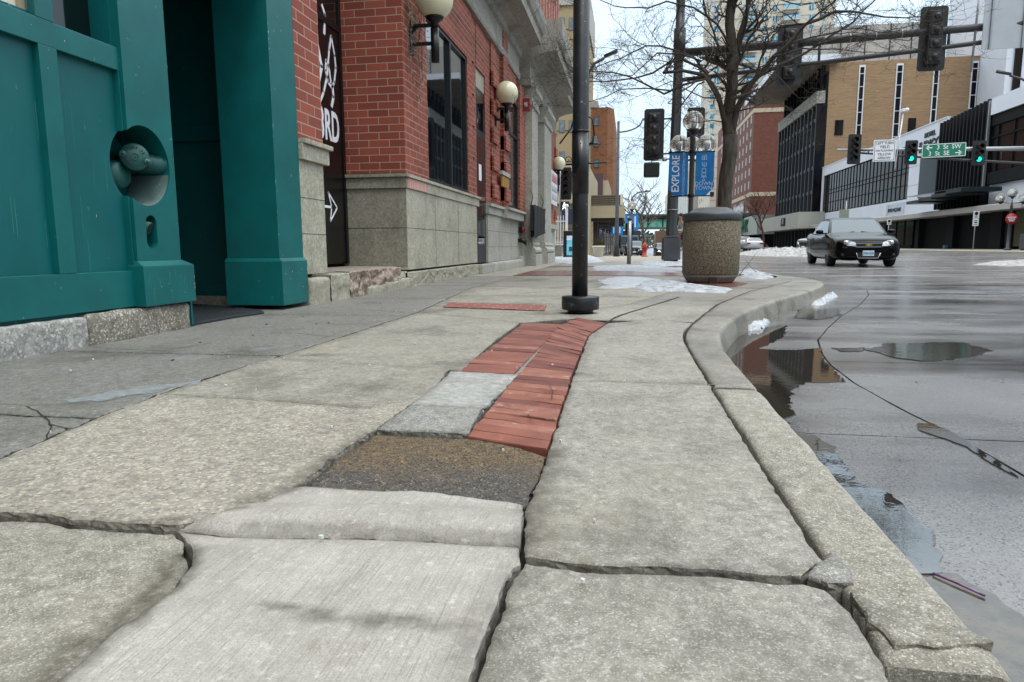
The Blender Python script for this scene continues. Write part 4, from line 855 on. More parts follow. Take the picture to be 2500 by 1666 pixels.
# lower stone right of the door
MB().box(-3.1, -2.80, 13.45, 17.8, .2, 1.15).build('stone_base', M_LIME, bs); MB().box(-3.1, -2.765, 13.42, 14.9, 1.152, 1.30).build('stone_ledge', M_LIME, bs, bevel=.006); MB().box(-3.1, -2.72, 13.42, 14.9, 1.302, 1.36).build('stone_cap', M_LIME, bs, bevel=.006)
MB().box(-3.1, -2.66, 14.9, 17.5, 1.13, 1.30).build('stone_ledge', M_LIME, bs, bevel=.006); MB().box(-3.1, -2.60, 14.9, 17.5, 1.302, 1.36).build('stone_cap', M_LIME, bs, bevel=.006)
for z in (.5, .82): MB().box(-2.81, -2.7985, 13.46, 17.8, z, z+.006).build('stone_seam', M_SEAM, bs)
for y in (14.6, 16.1): MB().box(-2.81, -2.7985, y, y+.008, .2, 1.12).build('stone_seam', M_SEAM, bs)
MB().box(-3.0, -2.70, 12.45, 13.45, 0, .17).build('threshold', M_LIME, bs, bevel=.01); rough_block('base_stone', M_LIME, -3, -2.68, 13.46, 17.2, -.05, .19, .006, .03, bs)
# cornice over the brick, long run and stepped return at the portal
def cornice(y0, y1, xw, z, parent, h=1.3, mat=M_LIME, dent=True, proj=.62):
    p = [(xw-.3, z), (xw+.03, z), (xw+.05, z+.05), (xw+.05, z+.14), (xw+.02, z+.16), (xw+.02, z+.5), (xw+.08, z+.53), (xw+.10, z+.66), (xw+proj*.45, z+.74), (xw+proj*.9, z+.80), (xw+proj*.92, z+.98), (xw+proj, z+1.02), (xw+proj+.06, z+1.16), (xw+proj+.08, z+h), (xw-.3, z+h+.04)]
    o = MB().prism(p, y0, y1, 'y').build('cornice', mat, parent)
    if dent:
        m = MB(); y = y0+.05
        while y < y1-.1: m.box(xw+.02, xw+.085, y, y+.08, z+.54, z+.64); y += .17
        m.build('dentils', mat, o)
    return o
M_GREYST = concrete('grey_cornice_stone', '98948a', '807c72', 'aaa69b', .05, bm=.2, stain=[('4a4944', 1.8, .54, .75, .6), ('5c5b55', 6, .58, .75, .4)])
cornice(8.4, 17.2, FX+.02, 4.55, bs, mat=M_GREYST)
wallseg(5.57, 17.8, FX-.15, 6.2, 16.); wallseg(17.8, 27.3, FX-.15, 6.6, 22)
m = MB()
for i in range(13): m.box(-2.96, FX-.02, 17.9+i*.75, 18.15+i*.75, 6.9, 21.8)
m.build('terracotta_strips', plain('terracotta', 'a9776a', .8, var=.15), bs)
# stone portal with fluted half columns
def fluted(y0, y1, xf, z0, z1, parent, nf=4, name='pilaster'):
    n = nf*8; prof = []
    for i in range(n+1):
        u = i/n; y = y0+(y1-y0)*u; ph = (u*nf) % 1
        d = .045*max(0, sin(pi*min(1, max(0, (ph-.15)/.7)))); prof.append((xf-d, y))
    prof = prof+[(xf-.7, y1), (xf-.7, y0)]
    return MB().prism(prof, z0, z1, 'z').build(name, M_LIME, parent)
pt = bs
for (a, b, xf) in ((17.75, 18.85, -2.52), (20.15, 21.9, -2.50)):
    c = fluted(a, b, xf, .62, 4.05, pt, 4)
    MB().box(-3, xf+.12, a-.1, b+.1, -.02, .3).build('plinth', M_LIME, c, bevel=.01)
    m = MB(); m.prism([(xf-.3, .3), (xf+.06, .3), (xf+.11, .36), (xf+.11, .42), (xf+.06, .47), (xf+.03, .5), (xf+.05, .55), (xf+.02, .62), (xf-.3, .62)], a-.08, b+.08, 'y'); m.build('torus_base', M_LIME, c)
    m = MB(); m.prism([(xf-.4, 4.05), (xf+.03, 4.05), (xf+.04, 4.12), (xf+.01, 4.14), (xf+.01, 4.25), (xf+.08, 4.32), (xf+.12, 4.36), (xf+.12, 4.48), (xf-.4, 4.48)], a-.08, b+.08, 'y'); m.build('capital', M_LIME, c)
MB().box(-3.3, -2.72, 17.5, 22.4, .0, 4.49).build('portal_wall', M_LIME, pt)
cornice(17.45, 22.5, -2.55, 4.49, pt, 1.5, M_GREYST, False, .75)
MB().box(-3.3, -2.7, 17.0, 17.75, 0, .26).build('plinth', M_LIME, pt, bevel=.01)
# end bay
MB().box(-6, -2.72, 22.4, 25.3, 1.25, 4.5).build('wall', M_BRK, pt); MB().box(-6, -2.74, 22.4, 25.2, .0, 1.1).build('stone_base', M_LIME, pt); MB().box(-6, -2.6, 22.4, 25.35, 1.1, 1.25).build('stone_ledge', M_LIME, pt, bevel=.006)
for z in (1.5, 2.05, 2.6, 3.15, 3.7): MB().box(-3, -2.66, 24.7, 25.33, z, z+.28).build('quoin_bricks', M_BRK, pt)
MB().box(-3, -2.735, 22.9, 24.3, .35, 1.0).build('poster', plain('poster_blue', '5d7f93', .5, c2='c3cfd4', vs=5), pt)
cornice(22.4, 25.6, -2.75, 4.5, pt, 1.5, M_GREYST, False, .75)
MB().box(-6.2, -2.8, 22.4, 25.3, 4.5, 6.7).build('wall', M_BRK, pt)
MB().box(-14, -6., 5.6, 25.3, 0, 22).build('rear_wall', M_BRK, pt)
# red alarm box and bell on the wall
al = thing('fire_bell', 'small round red alarm bell beside the fluted stone column, above a dark inlet', 'alarm bell', (-2.7, 17.0, .9))
m = MB(); lx(m, [(.09, 0), (.09, .03), (.06, .06), (.0001, .065)], (-2.72, 17.35, .93)); m.build('gong', plain('red_bell', '9c2a35', .4), al); bx('bracket', M_BLACKM, al, -2.80, -2.72, 17.2, 17.4, .85, 1.0)
al = thing('hose_inlet', 'dark capped hose inlet low on the pale stone wall under the red bell', 'pipe inlet', (-2.7, 17.0, .6))
m = MB(); m.tube([(-2.8, 17.2, .66), (-2.7, 17.2, .66), (-2.6, 17.2, .6)], [.05, .06, .06], 12); m.build('inlet', M_BLACKM, al); m = MB(); lx(m, [(.07, 0), (.07, .02), (.0001, .025)], (-2.61, 17.2, .6)); m.build('cap', M_BLACKM, al)
ab = thing('alarm_box', 'small red fire alarm box high on the portal by the first capital', 'alarm', (-2.6, 17.6, 4))
bx('body', plain('red_box', '93242a', .4), ab, -2.72, -2.52, 17.35, 17.45, 3.85, 4.15, bevel=.01); bx('lamp', plain('strobe', 'd0d0cc', .2), ab, -2.66, -2.58, 17.33, 17.349, 3.95, 4.05)
# wall lamps
M_GLOBE = plain('globe_yellowed', 'dad2b2', .35, var=.1, vs=5, coat=.3)
def wall_lamp(y, px, py, lab):
    c = ony(px, py, y); dx_ = c.x+2.8; R_ = .238
    t = thing('wall_lamp', lab, 'wall lamp', (-2.8, y, c.z), 'globe lamps on brackets along the brick wall')
    def P(n, fn, mt=M_BLACKM):
        m = MB(); fn(m); o = m.build(n, mt, t); o.location = (0, 0, 0); return o
    P('globe', lambda m: m.ball((dx_, 0, .0), R_, 36, 20), M_GLOBE)
    P('globe_cup', lambda m: m.lathe([(.0001, -.235), (.1, -.235), (.12, -.205), (.11, -.225), (.06, -.262), (.045, -.28), (.045, -.34), (.0001, -.34)], (dx_, 0, 0), 20))
    P('stem', lambda m: m.lathe([(.0001, -.75), (.052, -.75), (.054, -.34), (.0001, -.34)], (dx_, 0, 0), 20))
    P('bracket_arm', lambda m: (m.box(.0, dx_-.04, -.018, .018, -.32, -.28), m.box(.0, dx_-.04, -.018, .018, -.54, -.50), m.prism([(.02, -.4), (.12, -.3), (.02, -.3)], -.012, .012, 'y')))
    P('wall_plate', lambda m: m.box(0.0, .022, -.055, .055, -.64, -.22)); return t
wall_lamp(8.75, 1060, 0, 'nearest globe wall lamp, cut by the top of the photo, beside the dry vine')
wall_lamp(14.3, 1237, 228, 'middle globe wall lamp beside the narrow door of the brick shop')
wall_lamp(24.6, 1364, 400, 'farthest and smallest globe wall lamp beyond the fluted columns')
# the first one hangs off a stub wall plate bridging the recess corner
# dry vine hanging at the corner
vn = thing('dry_vine', 'dead pale vine strands hanging down the brick corner behind the first globe lamp', 'vine', (-2.78, 8.6, 3.5))
m = MB(); ms = MB(); random.seed(5)
for (yy, z1, z0, wd) in ((8.5, 4.2, 2.55, .09), (8.62, 4.2, 2.9, .08), (8.95, 4.2, 2.3, .1), (9.1, 4.2, 2.6, .07), (9.2, 4.2, 2.95, .08)):
    pts = []; z = z1; y = yy
    while z > z0: pts.append((-2.755+random.uniform(-.01, .02), y, z)); y += random.uniform(-.03, .03); z -= .08
    ms.tube(pts, .005, 5)
    for p in pts:
        for _ in range(9):
            c = Vector(p)+Vector((random.uniform(-.01, .05), random.uniform(-wd, wd)*.7, random.uniform(-.05, .05)))
            d = Vector((random.uniform(-.2, .6), random.uniform(-1, 1), random.uniform(-1.2, .1))).normalized()*random.uniform(.03, .055); e = d.cross(Vector((1, .3, .2))).normalized()*.009
            m.add([c-d*.5, c+e, c+d*.5, c-e], [(0, 1, 2, 3)])
m.build('dry_leaves', plain('dry_leaf', '9a9a86', .8, c2='77735f', vs=40), vn); ms.build('stem', plain('vine_stem', '6e6250', .9), vn)
m = MB()
m.tube([(-2.74, 8.9+i*.55, 4.1-.35*i*.0-.02*(i % 2)) for i in range(16)], .006, 5); o = m.build('cable', M_BLACKM); tag(o, 'thin dark cable strung along the top of the brick wall', 'cable')
# leasing banner, black drape
bn = thing('leasing_banner', 'white and red leasing banner fixed to the far brick end of the shop', 'banner', (-2.6, 22.8, 2.5))
bx('banner_sheet', plain('banner_white', 'd5d5da', .6), bn, -2.58, -2.575, 22.6, 24.4, 1.9, 3.0)
random.seed(2); m = MB(); FB_ = frame((-2.574, 23.5, 2.45), (0, 1, 0), (0, 0, 1))
for i in range(8): stroke(m, [(-.75+i*.2, .2), (-.68+i*.2, .42), (-.62+i*.2, .2)] if i % 2 else [(-.75+i*.2, .42), (-.75+i*.2, .2), (-.63+i*.2, .2), (-.63+i*.2, .42)], .045, FB_, .002)
m.build('red_lettering', plain('banner_red', 'b5202c', .6), bn)
m = MB()
for r in (0, -.28):
    for i in range(9): stroke(m, [(-.75+i*.17, r+.05), (-.75+i*.17, r-.1), (-.66+i*.17, r-.1)] if i % 3 else [(-.72+i*.17, r+.06), (-.66+i*.17, r-.1), (-.76+i*.17, r-.1)], .03, FB_, .002)
m.build('dark_lettering', plain('banner_ink', '3b4264', .6), bn)
m = MB()
for i in range(5): m.box(-2.72, -2.58, 22.7+i*.4, 22.72+i*.4, 2.2, 2.22)
m.build('standoff', M_BLACKM, bn)
dp_ = thing('draped_awning', 'black cloth bag tied round a small projecting sign on the fluted column', 'cover', (-2.4, 18.5, 1.1))
m = MB(); n = 24; vs = []; fs = []
for j in range(7):
    for i in range(n+1):
        u = i/n; zz = 1.55-(.62+.22*u*0+.2*(1-u))*j/6-(.05*abs(sin(u*9)))*(j/6); vs.append((-2.40+.03*sin(u*22)+.02*noise.noise((u*6, j, 1)), 17.25+u*2.2, zz))
for j in range(6):
    for i in range(n): fs.append((j*(n+1)+i, j*(n+1)+i+1, (j+1)*(n+1)+i+1, (j+1)*(n+1)+i))
b0 = len(vs); m.add(vs, fs, 0, True); m.add([(x-.1, y, z) for x, y, z in vs], fs, 0, True); m.box(-2.49, -2.42, 17.26, 19.4, .9, 1.54); m.build('cloth', plain('black_cloth', '15181b', .8, bmp=.4), dp_)
m = MB()
for y in (17.3, 19.4): m.tube([(-2.5, y, 1.5), (-2.44, y, 1.75), (-2.5, y, 1.9)], .01, 6)
m.build('tie', M_BLACKM, dp_)
# scroll bracket sign arm at the end
sb_ = thing('scroll_bracket', 'wrought iron scroll arm with hanging bell lamp at the far end of the cornice', 'bracket lamp', (-2.3, 25.4, 4))
ya = 25.4
m = MB(); m.tube([(-2.6, ya, 3.45), (-.9, ya, 3.5)], .035, 8); m.tube([(-2.3+.14*cos(t)*(1-t/9), ya, 3.62+.14*sin(t)*(1-t/9)) for t in [i*.45 for i in range(16)]], .014, 6); m.build('arm', M_BLACKM, sb_)
m = MB(); m.tube([(-1.75+.42*cos(pi-t), ya, 4.75+.42*sin(t)) for t in [i*pi/10 for i in range(9)]]+[(-1.35, ya, 4.4)], .03, 8); m.tube([(-2.6, ya, 4.2), (-2.17, ya, 4.75)], .03, 8); m.build('goose_neck', M_BLACKM, sb_)
m = MB(); m.lathe([(.0001, .3), (.08, .28), (.1, .1), (.24, 0), (.24, -.03), (.0001, -.03)], (-1.35, ya, 4.15), 18); m.build('lamp_shade', M_BLACKM, sb_)
# ------------------------------------------------------------------ street furniture
M_POLE = plain('pole_black_worn', '1b1d1f', .38, metal=.3, var=.35, vs=7, c2='2a2c2e', bmp=.25, bs_=30, dirt=('8a8884', 22, .62, .7))
M_POLEG = plain('pole_grey_paint', '45474a', .5, metal=.1, var=.2, vs=3, c2='383a3c')
M_DARKBAND = plain('tape_band', '0b0c0d', .3, var=.2, dirt=('6a6c6e', 24, .63, .7))
def lmb(fn, name, mat, parent, bevel=0):     # local coordinates part
    m = MB(); fn(m); o = m.build(name, mat, parent, bevel); o.location = (0, 0, 0); return o
px_, py_ = -.364, 5.138
pp = thing('lamp_post', 'dark round steel post with a low collar standing on the near sidewalk, worn paint', 'post', (px_, py_, 0))
m = MB(); m.tube([(px_-.004, py_, .03), (px_-.008, py_, .9), (px_-.012, py_, 4.3)], [.0595, .058, .060], 28); m.build('post', M_POLE, pp)
m = MB(); m.tube([(px_-.008, py_, .885), (px_-.0095, py_, 1.325)], .0625, 28); m.tube([(px_-.0095, py_, 1.325), (px_-.0095, py_, 1.335)], .0645, 28); m.build('tape_band', M_DARKBAND, pp)
m = MB(); m.lathe([(.0001, .031), (.136, .031), (.141, .035), (.141, .122), (.137, .128), (.062, .134), (.0001, .134)], (px_, py_, 0), 40); m.build('base_collar', M_POLE, pp)
m = MB(); m.lathe([(.0001, .0), (.1, .0), (.095, .035), (.0001, .035)], (px_, py_, 0), 20)
for k in range(4): m.tube([(px_+.085*cos(k*pi/2+.6), py_+.085*sin(k*pi/2+.6), 0), (px_+.085*cos(k*pi/2+.6), py_+.085*sin(k*pi/2+.6), .035)], .014, 6)
m.build('anchor_plate', M_BLACKM, pp)
bx('sticker', M_WHITE, pp, px_-.006, px_+.002, py_-.0665, py_-.0645, 1.245, 1.255)
# litter bin: exposed aggregate drum
def agg_mat():
    m, nt, b = newmat('exposed_aggregate'); p = pos(nt)
    v = N(nt, 'ShaderNodeTexVoronoi', Scale=95.); L(nt, p, v.inputs['Vector']); sv = N(nt, 'ShaderNodeSeparateColor'); L(nt, v.outputs['Color'], sv.inputs[0])
    c = mix(nt, sv.outputs[0], lin('6d5b45'), lin('8d8168')); c = mix(nt, ramp(nt, sv.outputs[1], .6, .9), c, lin('9a917c')); c = mix(nt, ramp(nt, sv.outputs[2], .62, .9), c, lin('4b4438'))
    c = mix(nt, ramp(nt, v.outputs['Distance'], .42, .8), c, lin('4a453a'))
    g = N(nt, 'ShaderNodeNewGeometry'); sp = N(nt, 'ShaderNodeSeparateXYZ'); L(nt, g.outputs['Position'], sp.inputs[0])
    L(nt, c, b.inputs['Base Color']); b.inputs['Roughness'].default_value = .75
    inv = N(nt, 'ShaderNodeMath', operation='SUBTRACT'); inv.inputs[0].default_value = 1; L(nt, v.outputs['Distance'], inv.inputs[1]); bump(nt, b, inv.outputs[0], .7, .008); return m
M_AGG = agg_mat(); M_LID = plain('bin_lid', '34393b', .45, var=.15, vs=4); M_BASECON = concrete('bin_base', '6f6c64', '5d5a53', '817e75', .2, bm=.3)
bc = (1.078, 9.62)
bi = thing('litter_bin', 'round litter bin of exposed pebble concrete with a dark domed lid', 'litter bin', (bc[0], bc[1], 0))
lmb(lambda m: m.lathe([(.0001, .118), (.36, .118), (.372, .13), (.379, .80), (.372, .83), (.0001, .83)], (0, 0, 0), 64), 'drum', M_AGG, bi)
lmb(lambda m: m.lathe([(.0001, .012), (.29, .012), (.315, .03), (.335, .075), (.352, .085), (.358, .117), (.0001, .117)], (0, 0, 0), 48), 'base', M_BASECON, bi)
lmb(lambda m: m.lathe([(.0001, .832), (.385, .832), (.392, .84), (.392, .90), (.385, .925), (.30, .945), (.245, .985), (.2, 1.005), (.1, 1.012), (.0001, 1.013)], (0, 0, 0), 56), 'lid', M_LID, bi)
lmb(lambda m: m.box(-.05, .05, -.36, -.325, .0, .09, c=.01), 'drain_notch', plain('rust_notch', '2e1f18', .9), bi)
# lamp standard with two banners
M_CLEAR = None
def clear_globe():
    m, nt, b = newmat('clear_globe'); b.inputs['Base Color'].default_value = (.9, .88, .82, 1); b.inputs['Roughness'].default_value = .06; b.inputs['Transmission Weight'].default_value = .85; b.inputs['IOR'].default_value = 1.15; return m
M_CLEAR = clear_globe()
M_BLUE = plain('banner_blue', '0b84cc', .6, var=.25, vs=3, c2='076bb0'); M_PALETXT = plain('banner_print', 'b9d6ea', .6, var=.02); M_TXT = plain('banner_white_print', 'e8eef3', .6, var=.02)
lp = (1.155, 14.)
ls = thing('lamp_standard', 'dark lamp standard with clear globes behind the litter bin, carrying two blue banners', 'street lamp', (lp[0], lp[1], 0))
lmb(lambda m: (m.lathe([(.0001, 0), (.13, 0), (.12, .1), (.075, .25), (.07, .8), (.05, .9), (.048, 2.55), (.06, 2.56), (.05, 2.6), (.0001, 2.6)], (0, 0, 0), 20)), 'pole', M_POLEG, ls)
def globe(t, x, y, z, r=.2):
    g = lmb(lambda m: m.ball((x, y, z), r, 28, 16), 'globe', M_CLEAR, t)
    c = lmb(lambda m: m.lathe([(.0001, -r*1.25), (r*.25, -r*1.25), (r*.3, -r*1.0), (r*.55, -r*.88), (r*.62, -r*.7), (r*.4, -r*.62), (.0001, -r*.6)], (x, y, z), 20), 'globe_cup', M_BLACKM, t); c.parent = g
    b_ = lmb(lambda m: m.lathe([(.0001, -r*.5), (r*.16, -r*.5), (r*.16, -r*.1), (r*.28, 0), (r*.2, r*.25), (.0001, r*.3)], (x, y, z), 12), 'bulb', M_WHITE, t); b_.parent = g
globe(ls, .0, 0, 2.88, .2); globe(ls, -.22, .35, 2.5, .19); globe(ls, .05, .6, 2.5, .19); globe(ls, .30, .35, 2.5, .19)
lmb(lambda m: [m.tube([(0, .2, 2.2), (x, y, 2.1), (x, y, 2.27)], .02, 8) for x, y in ((-.22, .35), (.05, .6), (.3, .35))]+[m.tube([(0, 0, 2.15), (0, .2, 2.2)], .025, 8)], 'arm', M_POLEG, ls)
lmb(lambda m: (m.tube([(-.45, 0, 2.31), (.43, 0, 2.31)], .014, 8), m.tube([(-.4, 0, 1.47), (.38, 0, 1.47)], .014, 8), m.lathe([(.058, 1.44), (.062, 1.45), (.062, 1.5), (.058, 1.51)], (0, 0, 0), 16), m.lathe([(.058, 2.28), (.062, 2.29), (.062, 2.34), (.058, 2.35)], (0, 0, 0), 16)), 'banner_rod', M_BLACKM, ls)
# left banner: cut lower-left corner, EXPLORE reading upward
def banner(poly, name='banner'):
    m = MB(); n = 10; x0 = min(p[0] for p in poly); x1 = max(p[0] for p in poly)
    m.prism(poly, -.006, .006, 'y'); return m
bl_ = banner([(-.425, 2.30), (-.07, 2.30), (-.07, 1.475), (-.3, 1.475), (-.425, 1.6)]); b1 = bl_.build('banner', M_BLUE, ls); b1.location = (0, 0, 0)
br_ = banner([(.07, 2.30), (.42, 2.30), (.42, 1.62), (.28, 1.475), (.07, 1.475)]); b2 = br_.build('banner', M_BLUE, ls); b2.location = (0, 0, 0)
m = MB(); text(m, 'EXPLORE', frame((-.30, -.009, 1.90), (0, 0, 1), (-1, 0, 0)), .20, .002, .86, bold=.012); b = m.build('lettering', M_TXT, b1); b.location = (0, 0, 0)
m = MB(); text(m, 'DOWNTOWNROCHESTERMN.COM', frame((-.15, -.009, 1.88), (0, 0, 1), (-1, 0, 0)), .066, .002, .8); b = m.build('small_lettering', M_PALETXT, b1); b.location = (0, 0, 0)
m = MB(); text(m, 'DOWN', frame((.235, -.009, 1.70), (1, 0, 0), (0, 0, 1)), .105, .002, .95); text(m, 'TOWN', frame((.235, -.009, 1.615), (1, 0, 0), (0, 0, 1)), .105, .002, .95); b = m.build('lettering', M_PALETXT, b2); b.location = (0, 0, 0)
m = MB(); FB = frame((0, -.0065, 0), (1, 0, 0), (0, 0, 1))
def rect_(x, z, w_, h_, t=.009): stroke(m, [(x-w_, z-h_), (x+w_, z-h_), (x+w_, z+h_), (x-w_, z+h_), (x-w_, z-h_)], t, FB, -.003)
for dx in (-.025, .025): stroke(m, [(.23+dx-.02, 2.16), (.23+dx-.014, 2.24), (.23+dx+.014, 2.24), (.23+dx+.02, 2.16), (.23+dx-.02, 2.16)], .009, FB, -.003)
stroke(m, [(.19, 2.11), (.20, 2.04), (.23, 2.04)], .009, FB, -.003); stroke(m, [(.22, 2.09), (.28, 2.09), (.27, 2.03), (.24, 2.03), (.22, 2.09)], .009, FB, -.003)
rect_(.23, 1.95, .035, .035); stroke(m, [(.215, 1.985), (.22, 2.005), (.24, 2.005), (.245, 1.985)], .008, FB, -.003)
stroke(m, [(.19, 1.86), (.2, 1.9), (.26, 1.9), (.27, 1.86)], .009, FB, -.003); stroke(m, [(.18, 1.83), (.28, 1.83)], .012, FB, -.003); stroke(m, [(.19, 1.85), (.27, 1.85)], .009, FB, -.003)
stroke(m, [(.2, 1.76), (.26, 1.76)], .01, FB, -.003); stroke(m, [(.21, 1.77), (.215, 1.79), (.23, 1.80), (.245, 1.79), (.25, 1.77)], .008, FB, -.003); stroke(m, [(.23, 1.8), (.23, 1.82)], .008, FB, -.003)
b = m.build('icons', M_PALETXT, b2); b.location = (0, 0, 0)
# signal head: local front faces -Y, centre at z=0
M_SIG = plain('signal_black', '0c0d0f', .5, var=.2)
LENS = {'r': plain('lens_red', '3a0d12', .2), 'y': plain('lens_amber', '3d2a0a', .2), 'g': plain('lens_green', '06251f', .2), 'G': plain('lens_green_lit', '1fe0c0', .3, emit='18f0c8', es=1.3)}
def signal_head(parent, x, y, z, lenses, s=.3, front=-1, bw=.6, name='signal_head'):
    n = len(lenses); h = n*s+.28
    P = bpy.data.objects.new(name, None)
    o = lmb(lambda m: (m.prism([(x-bw/2+.05, z-h/2), (x+bw/2-.05, z-h/2), (x+bw/2, z-h/2+.05), (x+bw/2, z+h/2-.05), (x+bw/2-.05, z+h/2), (x-bw/2+.05, z+h/2), (x-bw/2, z+h/2-.05), (x-bw/2, z-h/2+.05)], y-.012, y+.012, 'y'),
                        m.box(x-.17, x+.17, y+min(0, -front*.2), y+max(0, -front*.2), z-n*s/2, z+n*s/2, c=.03)), name, M_SIG, parent)
    for i, c in enumerate(lenses):
        zz = z+(n-1)*s/2-i*s
        l = lmb(lambda m: m.lathe([(.0001, .03), (.07, .024), (.118, .01), (.118, 0)], (0, 0, 0), 20, M=Matrix.Translation((x, y+front*.05, zz)) @ Matrix.Rotation(pi/2*(1 if front < 0 else -1), 4, 'X')), 'lens', LENS[c], parent); l.parent = o
        def visor(m):
            vs = []; fs = []; K_ = 14
            for j, (yy, rr) in enumerate(((0, .135), (.24, .128))):
                for k in range(K_+1):
                    a = radians(-25+230*k/K_); vs.append((x+rr*cos(a), y+front*(.02+yy), zz+rr*sin(a)-(.0)))
            for k in range(K_): fs.append((k, k+1, K_+2+k, K_+1+k))
            m.add(vs, fs, 0, True); m.add([(a*.0+(p[0]-x)*.95+x, p[1], (p[2]-zz)*.95+zz) for p in vs for a in (0,)], fs, 0, True)
        v = lmb(visor, 'visor', M_SIG, parent); v.parent = o
    if front > 0:
        for i in range(n):
            zz = z+(n-1)*s/2-i*s
            v = lmb(lambda m: (m.box(x-.14, x+.14, y-.24, y-.205, zz-.11, zz+.11, c=.02), m.ball((x, y-.2, zz), .1, 12, 8)), 'door_panel', M_SIG, parent); v.parent = o
    return o
tp = (1.2, 21.06)
M_MAST = plain('mast_grey', '3a3c3e', .5, metal=.2, var=.2, vs=2); M_ALU = plain('aluminium', '9a9da0', .35, metal=.6, var=.1); M_SIGNBACK = plain('sign_back_grey', 'a9aeb3', .5, metal=.2, var=.08, vs=3)
ts = thing('traffic_signal', 'big dark traffic pole on a grey box base, its truss arm carrying black signal backs', 'traffic signal', (tp[0], tp[1], 0))
def oct_(r): return [(r*cos(pi/8+k*pi/4), r*sin(pi/8+k*pi/4)) for k in range(8)]
m = MB(); rs = [(.8, .175), (3.0, .16), (6.2, .135), (7.6, .12)]
vs = []; [vs.extend([(x+.09*(z-.8)/6, y, z) for x, y in oct_(r)]) for z, r in rs]
m.add(vs, [(i*8+k, i*8+(k+1) % 8, (i+1)*8+(k+1) % 8, (i+1)*8+k) for i in range(3) for k in range(8)]+[list(range(24, 32))]); o = m.build('pole', M_MAST, ts); o.location = (0, 0, 0)
lmb(lambda m: m.lathe([(.0001, 6.0), (.17, 6.0), (.17, 6.65), (.13, 6.65), (.12, 7.2), (.09, 9.5), (.0001, 9.5)], (.09, 0, 0), 16), 'upper_pole', M_MAST, ts)
lmb(lambda m: (m.prism([(-.22, -.22), (.22, -.22), (.27, -.17), (.27, .17), (.22, .22), (-.22, .22), (-.27, .17), (-.27, -.17)], .09, .74), m.box(-.2, .2, -.2, .2, .74, .8, c=.02)), 'base_box', M_POLEG, ts, 0)
lmb(lambda m: [m.tube([(a*.17, b*.17, 0), (a*.17, b*.17, .1)], .035, 8) for a in (-1, 1) for b in (-1, 1)]+[m.box(-.2, .2, -.2, .2, .04, .088)], 'anchor', M_BLACKM, ts)
lmb(lambda m: [m.lathe([(.19-.004*k, z), (.195-.004*k, z+.01), (.19-.004*k, z+.02)], (.02+.02*k, 0, 0), 8) for k, z in enumerate((1.55, 1.95, 2.35))], 'strap', M_ALU, ts)
AR = lambda t, z: (.12+12.2*t, -1.6*t, z)
lmb(lambda m: m.tube([AR(0, 6.0), AR(.5, 6.0), AR(1, 5.98)], [.115, .10, .08], 16), 'mast_arm', M_MAST, ts)
lmb(lambda m: m.tube([AR(0, 5.25), AR(.5, 5.55), AR(.8, 5.75), AR(1, 5.86)], .06, 12), 'truss_arm', M_MAST, ts)
lmb(lambda m: [m.tube([AR(t, 5.3+.6*t), AR(t, 6.)], .035, 8) for t in (.12, .3, .55, .85)], 'truss_strut', M_MAST, ts)
lmb(lambda m: [m.lathe([(.12-.02*t, -.012), (.122-.02*t, 0), (.12-.02*t, .012)], (0, 0, 0), 16, M=Matrix.Translation(AR(t, 6.0)) @ Matrix.Rotation(pi/2, 4, 'Y')) for t in (.31, .36, .41, .46, .51, .68, .74)], 'arm_band', M_ALU, ts)
signal_head(ts, 3.02, -.42, 5.68, 'rryg', .33, 1, .66); signal_head(ts, 6.45, -.87, 5.8, 'rryg', .33, 1, .66)
signal_head(ts, -.575, -.0, 3.74, 'ryyg', .3, 1, .58); signal_head(ts, .62, .1, 3.9, 'ryg', .3, 1, .5)
lmb(lambda m: (m.tube([(-.5, .12, 4.2), (0, .05, 4.2)], .025, 8), m.tube([(-.5, .12, 3.2), (0, .05, 3.2)], .025, 8)), 'bracket', M_MAST, ts)
lmb(lambda m: m.box(-.85, -.39, -.12, .14, 2.52, 2.95, c=.05), 'pedestrian_signal', M_SIG, ts)
lmb(lambda m: (m.tube([(-.62, 0, 2.95), (-.62, 0, 3.0), (-.1, 0, 3.04)], .022, 8), m.lathe([(.0001, -.08), (.06, -.05), (.06, .05), (.0001, .08)], (0, 0, 0), 12, M=Matrix.Translation((-.25, 0, 3.03)) @ Matrix.Rotation(pi/2, 4, 'Y'))), 'bracket', M_ALU, ts)
sgb = lmb(lambda m: m.box(7.5, 8.65, -1.16, -1.14, 5.40, 6.66), 'sign_panel', M_SIGNBACK, ts)
o = lmb(lambda m: (m.box(7.66, 7.70, -1.2, -1.16, 5.4, 6.66), m.box(8.4, 8.44, -1.2, -1.16, 5.4, 6.66)), 'stiffener', M_ALU, ts); o.parent = sgb
lmb(lambda m: m.tube([(7.38, -.98, 4.9), (7.45, -.98, 7.6)], .028, 8), 'camera_mast', M_ALU, ts)
# push button bollard
pb = thing('pedestrian_bollard', 'slim pale metal crossing post with a black push button box, in the snow', 'bollard', (-.03, 19.8, 0))
lmb(lambda m: m.tube([(0, 0, 0), (0, 0, 1.28)], .058, 18), 'post', M_ALU, pb); lmb(lambda m: (m.lathe([(.063, 1.22), (.063, 1.28), (.04, 1.31), (.0001, 1.32)], (0, 0, 0), 18)), 'cap', M_POLEG, pb)
lmb(lambda m: m.box(-.12, .12, .05, .16, .82, 1.16, c=.04), 'button_box', M_SIG, pb)
